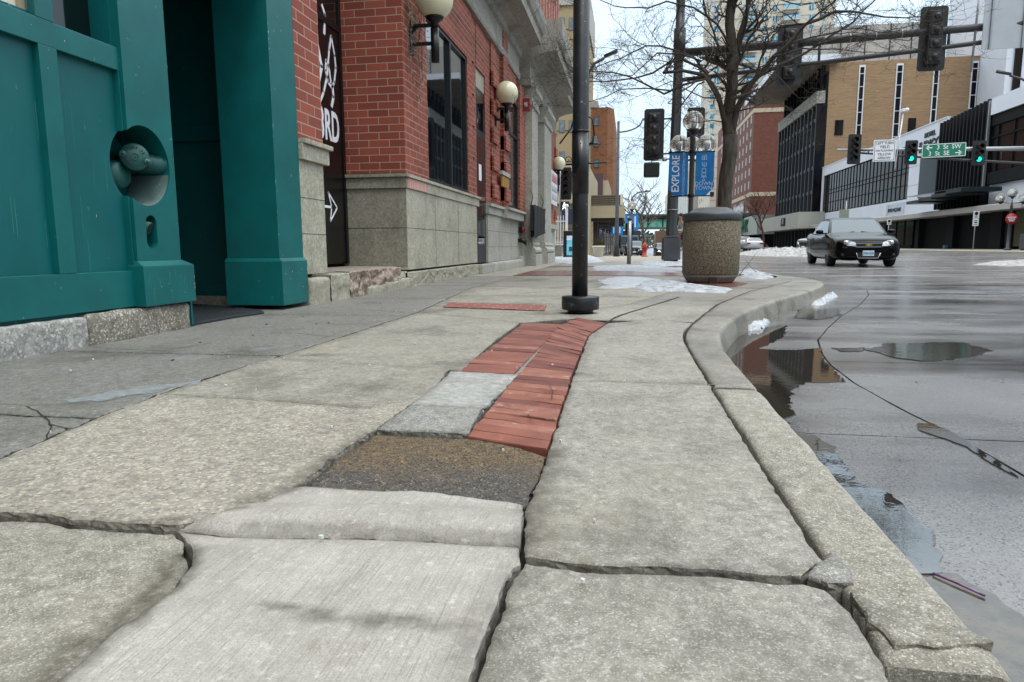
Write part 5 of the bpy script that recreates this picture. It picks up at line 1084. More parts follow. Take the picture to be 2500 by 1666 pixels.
# far left crossing signal
fsg = thing('walk_signal', 'signal pole across the side street showing a white walking figure under dark lenses', 'traffic signal', (-3.45, 35, -.02))
lmb(lambda m: m.tube([(-.1, .15, 0), (-.1, .15, 4.6)], .06, 12), 'pole', M_ALU, fsg)
signal_head(fsg, .2, 0, 3.66, 'ryyg', .33, -1, .52); 
pd = lmb(lambda m: m.box(-.06, .38, -.1, .14, 2.34, 2.78, c=.05), 'pedestrian_signal', M_SIG, fsg)
M_WALK = plain('walk_lit', 'ffffff', .4, emit='ffffff', es=1.6)
m = MB(); FW = frame((.13, -.105, 2.55), (1, 0, 0), (0, 0, 1))
m.ball((.13, -.108, 2.70), .028, 10, 8); stroke(m, [(.0, .10), (-.01, 0)], .06, FW, -.004); stroke(m, [(-.01, 0), (.05, -.08), (.06, -.16)], .03, FW, -.004); stroke(m, [(-.01, 0), (-.05, -.1), (-.09, -.16)], .03, FW, -.004); stroke(m, [(0, .09), (.06, .02), (.09, .02)], .022, FW, -.004); stroke(m, [(0, .09), (-.06, .03), (-.07, -.03)], .022, FW, -.004)
o = m.build('walking_figure', M_WALK, pd); o.location = (0, 0, 0)
# far right signal arm, signs and lit green lamps
fa = thing('signal_arm', 'grey truss arm from the right with two green lit signals and green street name sign', 'traffic signal', (20.5, 38, 0))
lmb(lambda m: (m.tube([(-10.2, 0, 5.3), (0, 0, 5.1)], [.06, .12], 12)), 'mast_arm', M_ALU, fa); lmb(lambda m: m.tube([(-9.3, 0, 5.15), (-5, 0, 4.72), (0, 0, 4.3)], [.045, .055, .06], 12), 'truss_arm', M_MAST, fa)
lmb(lambda m: [m.tube([(-x, 0, 5.2), (-x, 0, 5.2-.85*(1-x/10.2))], .03, 8) for x in (8.7, 6.9, 5, 2.6)], 'truss_strut', M_MAST, fa)
lmb(lambda m: m.tube([(0, 0, -.1), (.0, 0, 6.5)], [.2, .16], 12), 'pole', M_MAST, fa)
signal_head(fa, -9.42, -.15, 5.30, 'ryyg', .3, -1, .62); signal_head(fa, -6.75, -.15, 5.07, 'ryG', .3, -1, .58); signal_head(fa, -3.66, -.15, 4.96, 'ryG', .3, -1, .58)
M_SIGNW = plain('sign_white', 'd7dade', .4, var=.03); M_SIGNG = plain('sign_green', '00704f', .4, var=.06); M_INK = plain('ink', '25282b', .5)
s1 = lmb(lambda m: m.box(-8.52, -7.48, -.17, -.15, 4.66, 5.72, c=.008), 'regulatory_sign', M_SIGNW, fa)
m = MB()
stroke(m, [(-.46, -.47), (.46, -.47), (.46, .47), (-.46, .47), (-.46, -.47)], .02, frame((-8.0, -.171, 5.19), (1, 0, 0), (0, 0, 1)), .003)
for i, t_ in enumerate(('LEFT TURN', 'YIELD', 'ON FLASHING', 'YELLOW', 'ARROW')): text(m, t_, frame((-8.0, -.173, 5.55-.18*i), (1, 0, 0), (0, 0, 1)), (.17, .19, .135, .17, .17)[i], .003, .95, bold=.008)
m.build('lettering', M_INK, s1).location = (0, 0, 0)
TM = Matrix.Translation((-5.28, -.2, 5.13)) @ Matrix.Rotation(radians(1.5), 4, 'Y').inverted()
s2 = lmb(lambda m: m.box(-1.0, 1.0, .0, .02, -.33, .33, M=TM), 'street_name_sign', M_SIGNG, fa)
m = MB(); FT = TM @ frame((0, -.004, 0), (1, 0, 0), (0, 0, 1))
stroke(m, [(-.98, -.31), (.98, -.31), (.98, .31), (-.98, .31), (-.98, -.31)], .03, FT, .003)
text(m, '3  St  SW', TM @ frame((.22, -.006, .15), (1, 0, 0), (0, 0, 1)), .30, .003, .95, bold=.01); text(m, '3  St  SE', TM @ frame((-.22, -.006, -.15), (1, 0, 0), (0, 0, 1)), .30, .003, .95, bold=.01)
for sx_, x0_, z0_ in ((-1, -.68, .15), (1, .68, -.15)):
    stroke(m, [(x0_-sx_*.14, z0_), (x0_+sx_*.1, z0_)], .05, FT, .003); stroke(m, [(x0_+sx_*.0, z0_+.1), (x0_+sx_*.13, z0_), (x0_+sx_*.0, z0_-.1)], .05, FT, .003)
m.build('lettering', M_SIGNW, s2).location = (0, 0, 0)
lmb(lambda m: (m.tube([(-7.42, -.05, 4.3), (-7.2, -.05, 7.1)], .03, 8), m.box(-7.32, -7.1, -.25, .05, 7.05, 7.2, c=.02), m.ball((-7.1, -.2, 7.13), .1, 12, 8)), 'camera_mast', M_SIGNW, fa)
# near hydrant, planter, kiosk, fence, far lamps
M_ORG = plain('hydrant_orange', 'a8331a', .5, var=.2, vs=12)
hy = thing('fire_hydrant', 'orange red fire hydrant on the far pavement in front of the dark car', 'hydrant', (.74, 36.5, fz(0, 36.5)))
lmb(lambda m: m.lathe([(.0001, 0), (.16, 0), (.16, .04), (.11, .05), (.105, .45), (.14, .46), (.14, .5), (.11, .51), (.10, .62), (.06, .70), (.03, .72), (.03, .77), (.0001, .77)], (0, 0, 0), 18), 'barrel', M_ORG, hy)
lmb(lambda m: (m.tube([(-.18, 0, .56), (.18, 0, .56)], .05, 10), m.tube([(0, -.16, .54), (0, 0, .54)], .07, 10)), 'nozzle', M_ORG, hy)
pl_ = ony(1461, 612, 38.); plt = thing('planter', 'round pale stone planter with brown dry shrub on the far pavement', 'planter', (pl_.x, 38., fz(0, 38)))
lmb(lambda m: m.lathe([(.0001, 0), (.22, 0), (.26, .05), (.31, .5), (.36, .52), (.36, .6), (.3, .6), (.29, .52), (.0001, .52)], (0, 0, 0), 24), 'pot', M_CREAM, plt)
random.seed(3)
def shrub(m, r=.34, h=.5, z=.55, n=500, w_=.012, l=.07):
    for _ in range(n):
        a = random.uniform(0, 2*pi); q = random.random()**.5*r; zz = z+random.random()*h*(1-(q/r)**2); c = Vector((q*cos(a), q*sin(a), zz)); d = Vector((cos(a)*.5, sin(a)*.5, 1+random.random())).normalized()*random.uniform(.5, 1)*l; e = d.cross(Vector((random.random(), 1, .2))).normalized()*w_
        m.add([c-d, c+e, c+d, c-e], [(0, 1, 2, 3)])
lmb(lambda m: shrub(m), 'dry_shrub', plain('dry_shrub', '4a3f28', .9, c2='2d2a1a', vs=30), plt)
kp = ony(1395, 620, 30.5); ki = thing('info_kiosk', 'black framed upright info kiosk with a light blue lit panel across the side street', 'kiosk', (kp.x, 30.5, fz(0, 30)))
lmb(lambda m: m.box(-.36, .5, -.12, .12, 0, 1.2, c=.05), 'cabinet', M_SIG, ki)
o = lmb(lambda m: m.box(-.2, .42, -.135, -.122, .12, .98), 'screen', plain('kiosk_screen', '3b93a8', .3, c2='86c4d2', vs=3, emit='3f9bb0', es=.35), ki)
lmb(lambda m: (m.box(-.2, .42, -.138, -.136, .78, .98)), 'screen_header', plain('kiosk_header', 'b9c9dd', .3, emit='b0c0d8', es=.3), ki)
lmb(lambda m: m.box(-.1, .2, -.137, -.1355, .3, .5), 'screen_picture', plain('kiosk_pic', '2c5462', .3), ki)
# white metal fence
fn = thing('white_fence', 'white metal picket fence with ball topped posts on a low wall by the side street', 'fence', (-4.4, 33.6, 0))
M_WF = plain('fence_white', 'd8d9da', .5, var=.05)
fx0 = ony(1342, 600, 33.6).x; fx1 = ony(1385, 600, 33.6).x
m = MB(); x = fx0
while x < fx1-.05: m.box(x, x+.035, 33.58, 33.62, .62, 2.0); x += .13
m.build('pickets', M_WF, fn)
MB().box(fx0, fx1, 33.57, 33.63, .58, .63).box(fx0, fx1, 33.57, 33.63, .7, .74).box(fx0, fx1, 33.57, 33.63, 1.7, 1.75).build('rails', M_WF, fn)
for x in (fx0-.05, fx1-.1): MB().box(x, x+.12, 33.54, 33.66, .5, 2.35).ball((x+.06, 33.6, 2.45), .1, 12, 8).build('post', M_WF, fn)
MB().box(fx0-.3, fx1-.25, 33.3, 33.9, -.05, .5).build('low_wall', M_BASECON, fn)
def cobra(name_label, x, y, z0, h, arms, r=.09, mat=M_POLEG, group=None, cat='street lamp'):
    t = thing('street_lamp', name_label, cat, (x, y, z0), group)
    lmb(lambda m: m.tube([(0, 0, 0), (0, 0, .9), (0, 0, h)], [r*1.6, r, r*.6], 12), 'pole', mat, t)
    for (dx, dz, l) in arms:
        pts = [(0, 0, h-.6+dz)]+[(l*sin(k*pi/16)*1.0, 0, h-.6+dz+dx*(1-cos(k*pi/16))*1.0*1.2) for k in range(1, 9)]
        lmb(lambda m: m.tube(pts, r*.35, 8), 'arm', mat, t)
        e = pts[-1]; s_ = 1 if l > 0 else -1
        lmb(lambda m: m.add([(e[0], -.12, e[2]), (e[0], .12, e[2]), (e[0]+s_*.7, .14, e[2]+.02), (e[0]+s_*.7, -.14, e[2]+.02), (e[0], -.06, e[2]+.1), (e[0], .06, e[2]+.1), (e[0]+s_*.6, .08, e[2]+.14), (e[0]+s_*.6, -.08, e[2]+.14)], [(0, 1, 2, 3), (4, 5, 6, 7), (0, 1, 5, 4), (1, 2, 6, 5), (2, 3, 7, 6), (3, 0, 4, 7)]), 'lamp_head', M_SIG, t)
    return t
p_ = ony(1505, 621, 40); cobra('tall slim lamp pole with curved arm on the far pavement, left of the hydrant', p_.x, 40, fz(0, 40), 7.55, [(.5, 0, 1.3)], .12)
# ------------------------------------------------------------------ buildings across the street
M_HWHITE = plain('white_cladding', 'd3d8e0', .45, var=.06, vs=.5, dirt=('a9afba', 1.2, .6, .9)); M_HGREY = plain('canopy_grey', 'a5a29e', .6, var=.12, vs=.6)
M_CHAR = plain('charcoal_metal', '141517', .7, spec=.15, var=.25, vs=1.5); M_CHAR2 = plain('charcoal_stone', '1c1d20', .7, spec=.15, var=.2, vs=1)
M_BRONZE = plain('bronze_mullion', '24211d', .8, var=.15, spec=.1)
def room_glass(name, c1, c2, sc=(1, .4, 3), rough=.06, ws=.8, spec=.6):
    m, nt, b = newmat(name); p = pos(nt, sc); n = noi(nt, p, ws, 3, .6); L(nt, mix(nt, ramp(nt, n, .42, .6), lin(c1), lin(c2)), b.inputs['Base Color'])
    b.inputs['Roughness'].default_value = rough; b.inputs['Specular IOR Level'].default_value = spec; return m
M_HGL = room_glass('hotel_glass', '17140f', '302a22', (1, 1.1, .3), .12, .8, .12); M_HGL2 = room_glass('hotel_glass_blue', '0b0e16', '231d1b', (1, .3, .3), .12, .8, .12); M_SHOPGL = room_glass('shop_glass', '0c0d0e', '2a2724', (1, .8, .8), .1, .8, .25)
HX = 27.; Z0 = .145
Yp = lambda x, X=HX, y=450: onx(x, y, X).y
ho = thing('corner_hotel', 'low white clad corner hotel with long dark glazed bay, fins and grey street canopy', 'hotel', (HX, 75, Z0))
ya, yb, yc, yd = Yp(2006), Yp(2218, HX, 430), Yp(2297, HX, 480), Yp(2422, HX, 350)
def hb(name, mat, y0, y1, z0, z1, x0=HX, x1=HX+.3, parent=None, **k): return MB().box(x0, x1, min(y0, y1), max(y0, y1), z0, z1).build(name, mat, parent or ho, **k)
hb('wall', M_HWHITE, 40, ya, 3.3, 4.98); hb('wall', M_HWHITE, yb-.0, ya, 10.25, 11.45); hb('wall', M_HWHITE, yc, yb, 4.98, 11.45); hb('wall', M_HWHITE, ya-.9, ya, 4.98, 10.25)
hb('wall', M_HWHITE, 40, yd-.5, 10.1, 11.3, HX-.5, HX+.3); hb('parapet', M_HWHITE, yc-.02, ya, 11.45, 11.55, HX-.06)
hb('body', M_CHAR, 40, ya, .1, 11.0, HX+.31, HX+19)
g_ = hb('window_bay', M_HGL, yb, ya-.9, 4.98, 10.25, HX+.16, HX+.3)
m = MB(); n = 26
for i in range(n+1):
    y = yb+(ya-.9-yb)*i/n; m.box(HX+.1, HX+.16, y-.035, y+.035, 4.98, 10.25)
for z in (5.05, 6.4, 7.6, 8.1, 10.18): m.box(HX+.11, HX+.15, yb, ya-.9, z-.04, z+.04)
m.build('mullions', M_BRONZE, g_)
hb('side_window', M_HGL2, Yp(2288, HX, 420), Yp(2245, HX, 420), 4.9, 8.6, HX-.02, HX+.01)
M_SEAML = plain('panel_joint', '7f8694', .7)
for z in (6.2, 8.0, 9.8): hb('panel_joint', M_SEAML, yc, yb, z, z+.03, HX-.012, HX+.02)
FHm = lambda y, z: frame((HX-.03, y, z), (0, -1, 0), (0, 0, 1))
m = MB(); text(m, 'INDIGO', FHm(onx(2271, 343, HX).y, 9.55), 1.35, .05, .95, bold=.02); text(m, 'HOTEL', FHm(onx(2272, 322, HX).y, 10.55), .62, .05, 1.2, bold=.02); m.build('sign_lettering', M_INK, ho)
sy = onx(2184, 513, HX).y
sp_ = hb('tenant_sign', plain('tenant_white', 'c3c9d3', .5), sy-2.6, sy+2.2, 3.5, 4.75, HX-.08, HX)
m = MB(); text(m, 'SMITH+SQUARE', FHm(sy-.2, 4.05).copy() @ Matrix.Translation((0, 0, .07)), .55, .02, .9); M_ = FHm(sy+1.5, 4.1) @ Matrix.Translation((0, 0, .07)); stroke(m, [(-.2, -.35), (.1, .55)], .06, M_); m.build('sign_lettering', M_INK, sp_)
# fins
hb('wall', M_CHAR, yd-.2, yc, 3.5, 10.9, HX-.05, HX+.3)
for i in range(14):
    y = yc-.15-(yc-yd-.1)*i/13; hb('fin', M_CHAR2, y-.09, y+.09, 3.55, 11.0+.35*i/13, HX-.55, HX-.06)
hb('fin_rail', M_ALU, yd, yc, 10.2, 10.26, HX-.2, HX-.1); hb('fin_rail', M_ALU, yd, yc, 3.6, 3.66, HX-.2, HX-.1)
hb('edge_trim', M_ALU, yd-.35, yd-.2, 4.9, 11.2, HX-.56, HX-.4)
g_ = hb('window_bay', M_HGL2, 40, yd-.5, 5.9, 9.3, HX-.2, HX-.05)
m = MB(); [m.box(HX-.3, HX-.2, y-.06, y+.06, 5.9, 10.1) for y in (45, 48.5, 52, 55.2, 57.4)]; m.box(HX-.35, HX-.2, 40, yd-.5, 9.3, 10.08); m.box(HX-.35, HX-.2, 40, yd-.5, 5.0, 5.88); m.box(HX-.3, HX-.2, 40, yd-.5, 8.4, 8.5); m.build('mullions', M_CHAR, g_)
# glass entrance canopy
ye0, ye1 = Yp(2405, HX-1.6, 470), Yp(2262, HX-1.6, 480)
m = MB()
for i in range(4): m.box(HX-3.2+i*.0, HX-.5, ye0+(ye1-ye0)*i/4, ye0+(ye1-ye0)*(i+1)/4, 4.35-.12*i, 4.6-.12*i)
m.build('entrance_canopy', plain('canopy_steel', '1d2a2c', .35, metal=.3), ho)
hb('canopy_glass', plain('canopy_glass', '3c5450', .15), ye0, ye1, 4.62, 4.66, HX-3.2, HX-.5)
# street canopy and shopfront
m = MB(); yn = Yp(2493, HX-2, 500); m.prism([(HX-2, 2.86), (HX-2, 3.24), (HX-1.9, 3.3), (HX+.3, 3.3), (HX+.3, 2.9), (HX-1.6, 2.9)], yn, ya+1, 'y'); m.build('street_canopy', M_HGREY, ho)
yz = lambda x: Yp(x, HX, 580)
g_ = hb('shop_window', M_SHOPGL, yz(2225), yz(2020), .5, 2.95, HX+.1, HX+.3)
m = MB()
for x in (2060, 2100, 2130, 2160, 2185, 2205): m.box(HX+.03, HX+.1, yz(x)-.08, yz(x)+.08, .5, 2.95)
m.box(HX, HX+.3, yz(2225), yz(2020), .12, .5); m.build('mullions', M_CHAR2, g_)
for x0, x1 in ((2246, 2237), (2322, 2312), (2330, 2322), (2448, 2420), (2475, 2462)): hb('pier', M_CHAR2, yz(x0), yz(x1), .12, 2.9, HX-.15, HX+.35)
hb('recess_wall', M_CHAR, yz(2312), yz(2240), .12, 2.9, HX+1.6, HX+1.8); hb('side_shop_window', M_HGL2, 40, yz(2448), .3, 2.9, HX, HX+.2)
g_ = hb('entrance_door', M_SHOPGL, yz(2415), yz(2385), .15, 2.75, HX+.9, HX+1.); m = MB(); yy0, yy1 = yz(2415), yz(2385)
for y in (yy0, (yy0+yy1)/2, yy1): m.box(HX+.86, HX+.9, y-.06, y+.06, .15, 2.75)
m.build('door_frame', M_BRONZE, g_)
hb('recess_wall', M_CHAR, yz(2460), yz(2322), .12, 2.9, HX+1.01, HX+1.8)
hb('window_shade', plain('olive_blind', '4b4a32', .7), 44, yz(2466), .35, 2.85, HX-.03, HX)
tag(bx('paper_cup', plain('cup_blue', '4f7f96', .5), None, HX-.6, HX-.3, yz(2326), yz(2326)+.3, .15, .45, bevel=.05), 'blue cup or bucket standing by the dark hotel entrance', 'bucket')
# tan brick block behind
def tan_brick():
    m, nt, b = newmat('tan_brick'); g = pos(nt, (1, 1, 1)); sp = pos(nt, (.35, .35, 5))
    n = noi(nt, sp, 1.3, 6, .7); c = mix(nt, ramp(nt, n, .3, .7), lin('876b4e'), lin('9f8366')); n2 = noi(nt, pos(nt, (.8, .8, 14)), 1.5, 3, .6)
    c = mix(nt, ramp(nt, n2, .58, .72), c, lin('b3966a')); c = mix(nt, ramp(nt, n2, .42, .3), c, lin('785c3d')); L(nt, c, b.inputs['Base Color']); b.inputs['Roughness'].default_value = .85; return m
M_TAN = tan_brick()
tb = thing('tan_brick_block', 'tall tan brick office block with narrow strip windows, dark finned side and deep roof overhang', 'building', (HX, 107, 0))
YB = 107.
MB().box(HX+.4, 62, YB, 133, 0, 26.1).build('wall', M_TAN, tb)
for i, (x0, x1, yt) in enumerate(((2098, 2113, 160), (2189, 2206, 156), (2280, 2295, 154), (2373, 2390, 150))):
    a = ony(x0, yt, YB); b = ony(x1, yt, YB); fr = MB().box(a.x, b.x, YB-.12, YB, 8.5, a.z).build('window_surround', M_SIGNW, tb)
    z = 8.7
    while z < a.z-.4:
        z1 = min(z+1.75, a.z-.15); MB().box(a.x+.15, b.x-.15, YB-.15, YB-.121, z, z1-.12).build('pane', M_HGL2, fr); z = z1
for (x0, x1, yt, yb_) in ((2039, 2057, 294, 330), (2218, 2234, 289, 323)):
    a = ony(x0, yt, YB); b = ony(x1, yb_, YB); MB().box(a.x, b.x, YB-.1, YB+.0, b.z, a.z).build('window', M_HGL2, tb)
# dark finned street side
MB().box(HX-.0, HX+.4, YB+.2, 133, 0, 25).build('side_wall', M_HGL2, tb); MB().box(HX-.9, HX+.38, YB, YB+.2, 3, 20.5).build('side_wall', M_HGL2, tb)
M_GFIN = plain('fin_grey', '33363a', .6, var=.15); M_GBAND = plain('floor_band_grey', '4b4e52', .6, var=.15)
for i in range(12):
    y = YB+.25+i*2.3; MB().box(HX-1.0, HX, y, y+.3, 0.1, 20.6).build('fin', M_GFIN, tb)
for z in (4.5, 8, 11.5, 15, 18.3): MB().box(HX-.75, HX-.01, YB+.3, 133, z, z+.5).build('floor_band', M_GBAND, tb)
MB().box(HX-1.15, HX, YB-.1, 133, 20.6, 22.3).build('parapet_band', plain('carved_panel', '9b9a92', .8, var=.35, vs=1.4), tb)
for i in range(11): MB().box(HX-.5, HX, YB+.6+i*2.4, YB+.8+i*2.4, 22.3, 26).build('upper_post', M_CHAR, tb)
MB().box(20.6, 28.5, YB-1.2, 136, 26.1, 26.35).box(20.6, 28.5, YB-1.2, 136, 26.36, 26.9).build('roof_overhang', plain('soffit', '6e6a62', .8, c2='8a877e', vs=.2), tb)
MB().box(20.55, 28.52, YB-1.26, YB-1.2, 26.1, 26.95).box(20.5, 20.6, YB-1.2, 136, 26.1, 26.95).build('roof_edge', M_HWHITE, tb)
MB().box(23.5, 44, 116, 140, 26.95, 33.5).build('penthouse', plain('penthouse_grey', 'a9a7a2', .8, var=.1, vs=.3), tb)
for x in (25, 28, 31, 34.5, 38, 41): MB().box(x, x+.12, 115.9, 116, 27, 33.5).build('panel_joint', M_SEAM, tb)
MB().box(HX-3.5, HX-.05, 103.6, 132, 2.9, 5.2).build('street_canopy', plain('canopy_cream', 'a5a59d', .7, var=.1, vs=.5), tb)
cy0 = 104.
MB().box(HX-3.56, HX-3.5, 112, 115, 3.5, 4.7).build('house_number_sign', M_CHAR, tb)
m = MB(); text(m, '71', frame((HX-3.6, 113.5, 4.1), (0, -1, 0), (0, 0, 1)), 1.2, .02); m.build('sign_lettering', M_SIGNW, tb)
# second canopy with bank sign
bk = thing('bank_canopy', 'pale projecting bank canopy with green lettering beside the red brick hotel', 'canopy', (24, 140, 3))
MB().box(23.2, 26.9, 134.5, 160, 2.6, 6.2).build('canopy', plain('canopy_cream2', 'a3a8a0', .7, var=.1, vs=.5), bk)
m = MB(); text(m, 'BANK', frame((23.1, 150, 4.3), (0, -1, 0), (0, 0, 1)), 3.4, .05, 1.4, bold=.03); m.build('sign_lettering', plain('bank_green', '0a5a32', .5), bk)
MB().box(23.05, 23.15, 154.5, 158.5, 3.2, 5.6).build('sign_mark', plain('bank_green2', '1b7a4a', .5), bk)
for y in (134.6, 145, 155): MB().add([(26.9, y, -.1), (26.9, y+.6, -.1), (25.9, y, -.1), (25.9, y+.6, -.1), (26.9, y, 2.6), (26.9, y+.6, 2.6), (23.6, y, 2.6), (23.6, y+.6, 2.6)], [(0, 1, 5, 4), (2, 3, 7, 6), (0, 2, 6, 4), (1, 3, 7, 5)]).build('raking_strut', M_CHAR, bk)
# red brick tower
M_RB = brick('tower_brick', '6f4033', '633629', '70493d', w=.8, h=.25, ms=.02, bmp=.1, stain=.25); M_BAND2 = plain('pale_band', 'b3a68f', .8, var=.1)
rb = thing('brick_hotel_tower', 'tall red brick hotel with rows of small white framed windows and two pale bands', 'building', (HX, 166, 0))
MB().box(HX, 60, 166, 232, 0, 36.4).build('wall', M_RB, rb)
for z in (11.7, 30.2): MB().box(HX-.1, 60, 165.9, 232, z, z+.9).build('pale_band', M_BAND2, rb)
M_WFR = plain('window_white', 'a29f99', .5, var=.1)
for r in range(8):
    for c in range(11):
        y = 168.5+c*5.2; z = 13.6+r*2.95 if r < 6 else 31.7+(r-6)*2.6
        if z > 35: continue
        w_ = MB().box(HX-.06, HX, y, y+1.3, z, z+1.7).build('window', M_WFR, rb)
for i in range(9): MB().box(HX-.05, HX, 168+i*6, 171+i*6, 1.5, 8.5).build('ground_window', M_HGL2, rb)
MB().box(HX-1.5, HX, 172, 190, 3.6, 5.2).build('awning', M_CHAR, rb)
m = MB(); FR = frame((HX-.2, 182, 9.2), (0, -1, 0), (0, 0, 1))
stroke(m, [(-8+i*.55, (1.1 if i % 2 else -.5)+.8*sin(i*1.7)) for i in range(30)], .35, FR, .1); m.build('script_sign', M_SIGNW, rb)
# cream tower with blue windows
M_CT = plain('cream_concrete', 'c4bdae', .85, var=.06, vs=.05); M_BW = room_glass('blue_window', '1d6b8c', '4fa3c0', (.5, .5, .6), .1, .8); M_BWD = glassy('dim_window', '232e33', .1)
ct = thing('cream_tower', 'very tall cream concrete residential tower with blue windows and stacked balconies', 'building', (27, 250, 0))
MB().box(HX, ony(2035, 60, 250).x, 250, 292, -3, 98).build('wall', M_CT, ct)
for i in range(26): MB().box(HX-.02, HX+60, 249.93, 250, 5+3.72*i, 5.12+3.72*i).build('floor_joint', plain('floor_line', '9b9486', .9) if i == 0 else bpy.data.materials['floor_line'], ct)
for x, w_, bal in ((1749, 11, 0), (1866, 11, 0), (1892, 11, 0), (1981, 11, 0), (2011, 10, 0), (1829, 30, 1), (1931, 38, 1)):
    y = 3.5
    while y < 212:
        yy = y+(2 if x > 1900 else 5); a = ony(x-w_/2, yy+19, 250); b = ony(x+w_/2, yy+(5 if not bal else 2), 250)
        if bal:
            r_ = MB().box(a.x, b.x, 249.8, 250, a.z, b.z).build('balcony_door', M_BW, ct)
            o = MB().box(a.x-.3, b.x+.3, 248.2, 249.79, a.z-.5, a.z-.2).build('balcony_slab', M_CT, ct); MB().box(a.x-.3, b.x+.3, 248.2, 248.28, a.z-.2, a.z+1).build('balcony_rail', plain('rail_glass', '9fc0cf', .3) if 'rail_glass' not in bpy.data.materials else bpy.data.materials['rail_glass'], o)
        else:
            r_ = MB().box(a.x, b.x, 249.86, 250, a.z, b.z).build('window', M_BW, ct); MB().box((a.x+b.x)/2-.08, (a.x+b.x)/2+.08, 249.8, 249.86, a.z, b.z).build('window_bar', M_SIGNW, r_)
        y += 25.2
for i in range(11):
    y = 303+23.7*i-23.7*3; a = ony(1733, y+11, 250); b = ony(1743, y, 250); r_ = MB().box(a.x, b.x, 249.86, 250, a.z, b.z).build('window', M_BW if y < 390 else M_BWD, ct)
m = MB()
for r in range(26):
    for c in range(5): m.box(HX-.06, HX, 254+c*7.5, 255.6+c*7.5, 6+r*3.72, 7.7+r*3.72)
tag(m.build('slit_window', M_BWD, ct), kind='stuff')
pdm = thing('podium_block', 'long pale low podium with slit windows running down the street from the cream tower', 'building', (24, 300, 0))
MB().box(24.5, 60, 296, 520, -6, 36).build('wall', M_CT, pdm)
for i in range(14): MB().box(24.4, 24.5, 300+i*14, 303+i*14, 8, 33).build('slit_window', M_BWD, pdm)
# white tower at the right edge
wt = thing('white_tower', 'white ribbed tower rising behind the tan brick block at the right edge', 'building', (60, 100, 0))
xw0 = ony(2454, 180, 100).x
MB().box(xw0, xw0+18, 100, 118, 11, 38).build('wall', M_HWHITE, wt)
for i in range(6): MB().box(xw0+.9+i*2.1, xw0+1.7+i*2.1, 99.7, 100, 11, 38).build('window_strip', M_HGL2, wt)
# ------------------------------------------------------------------ far end of the street and left side
def facade_windows(parent, xs, ys, Y, w_, h_, mat, fr=M_SIGNW):
    for x in xs:
        for y in ys:
            a = ony(x, y, Y); o = MB().box(a.x-w_/2, a.x+w_/2, Y-.06, Y, a.z-h_/2, a.z+h_/2).build('window', fr, parent); MB().box(a.x-w_/2+.06, a.x+w_/2-.06, Y-.09, Y-.06, a.z-h_/2+.06, a.z+h_/2-.06).build('pane', mat, o)
M_BEIGE = plain('beige_panel', '9c8a69', .85, var=.1, vs=.2); M_BEIGE2 = plain('beige_stone', 'a69a80', .85, var=.12, vs=.4)
be = thing('beige_tower', 'tall beige panelled tower just left of the dark post', 'building', (-20, 90, 0)); a = ony(1421, 300, 90); b = ony(1345, 16, 90)
MB().box(-45, a.x, 90, 115, -1, b.z).build('wall', M_BEIGE, be); MB().box(-45, a.x+.2, 89.8, 115, b.z, b.z+5).build('roof_cap', plain('cap_pale', 'b1aca4', .8), be)
for y in (73, 98, 156, 180, 238, 320, 395): z = ony(1380, y, 90).z; MB().box(-45, a.x, 89.95, 90, z, z+.07).build('panel_joint', M_SEAM, be)
facade_windows(be, (1372,), (59, 144, 225, 309, 385), 90, .75, 1.55, plain('grey_pane', '77828a', .2, c2='5a6268', vs=2), plain('tan_frame', '6e6658', .6)); facade_windows(be, (1396,), (59, 144, 309), 90, .75, 1.55, bpy.data.materials['grey_pane'], bpy.data.materials['tan_frame'])
ls_ = thing('beige_podium', 'beige stone low building across the side street behind the white fence', 'building', (-10, 48, 0)); a = ony(1436, 400, 48); zt = ony(1380, 402, 48).z
MB().box(-30, a.x, 48, 62, -.5, zt).build('wall', M_BEIGE2, ls_); MB().box(-30, a.x+.1, 47.8, 48, zt-.5, zt).build('parapet', M_BEIGE2, ls_); z = ony(1400, 498, 48).z; MB().box(-30, a.x+.05, 47.7, 48, z, z+.35).build('string_course', M_BEIGE2, ls_)
for x in (1358, 1402): q = ony(x, 430, 48); MB().box(q.x-.5, q.x+.4, 47.9, 48, ony(x, 468, 48).z, ony(x, 412, 48).z).build('window', M_BWD, ls_)
q = ony(1385, 530, 48); MB().box(q.x-.45, q.x+.75, 47.2, 47.9, q.z-.5, q.z+.5).build('navy_awning', plain('navy', '1c2340', .7), ls_)
for z in (.5, 1.1, 1.7, 2.4, 3.4): MB().box(-30, a.x, 47.97, 48, z, z+.03).build('panel_joint', M_SEAM, ls_)
ob = thing('orange_brick_block', 'orange brick block with small windows seen past the dark post', 'building', (-8, 110, 0)); M_OB = brick('orange_brick', '8f5c3a', '825236', '9a7a5c', w=.6, h=.2, ms=.02, bmp=.1)
a = ony(1437, 400, 110); b = ony(1484, 262, 110); MB().prism([(a.x-12, 110), (b.x, 110), (b.x+.9, 111.5), (b.x+.9, 135), (a.x-12, 135)], -1, b.z, 'z').build('wall', M_OB, ob)
MB().box(a.x-12, b.x-1.5, 109.9, 134, b.z, b.z+1).build('roof_cap', bpy.data.materials['cap_pale'], ob); facade_windows(ob, (1456,), (297, 349, 400), 110, .8, 1.3, bpy.data.materials['grey_pane'], M_BRONZE); facade_windows(ob, (1437.5,), (299,), 110, .7, 1.3, bpy.data.materials['grey_pane'], M_BRONZE)
mr = thing('maroon_penthouse', 'plain maroon clad box with pale corner pier above the louvred canopy', 'building', (-6, 80, 0)); a = ony(1437, 430, 80); b = ony(1472, 424, 80); c = ony(1484, 440, 80)
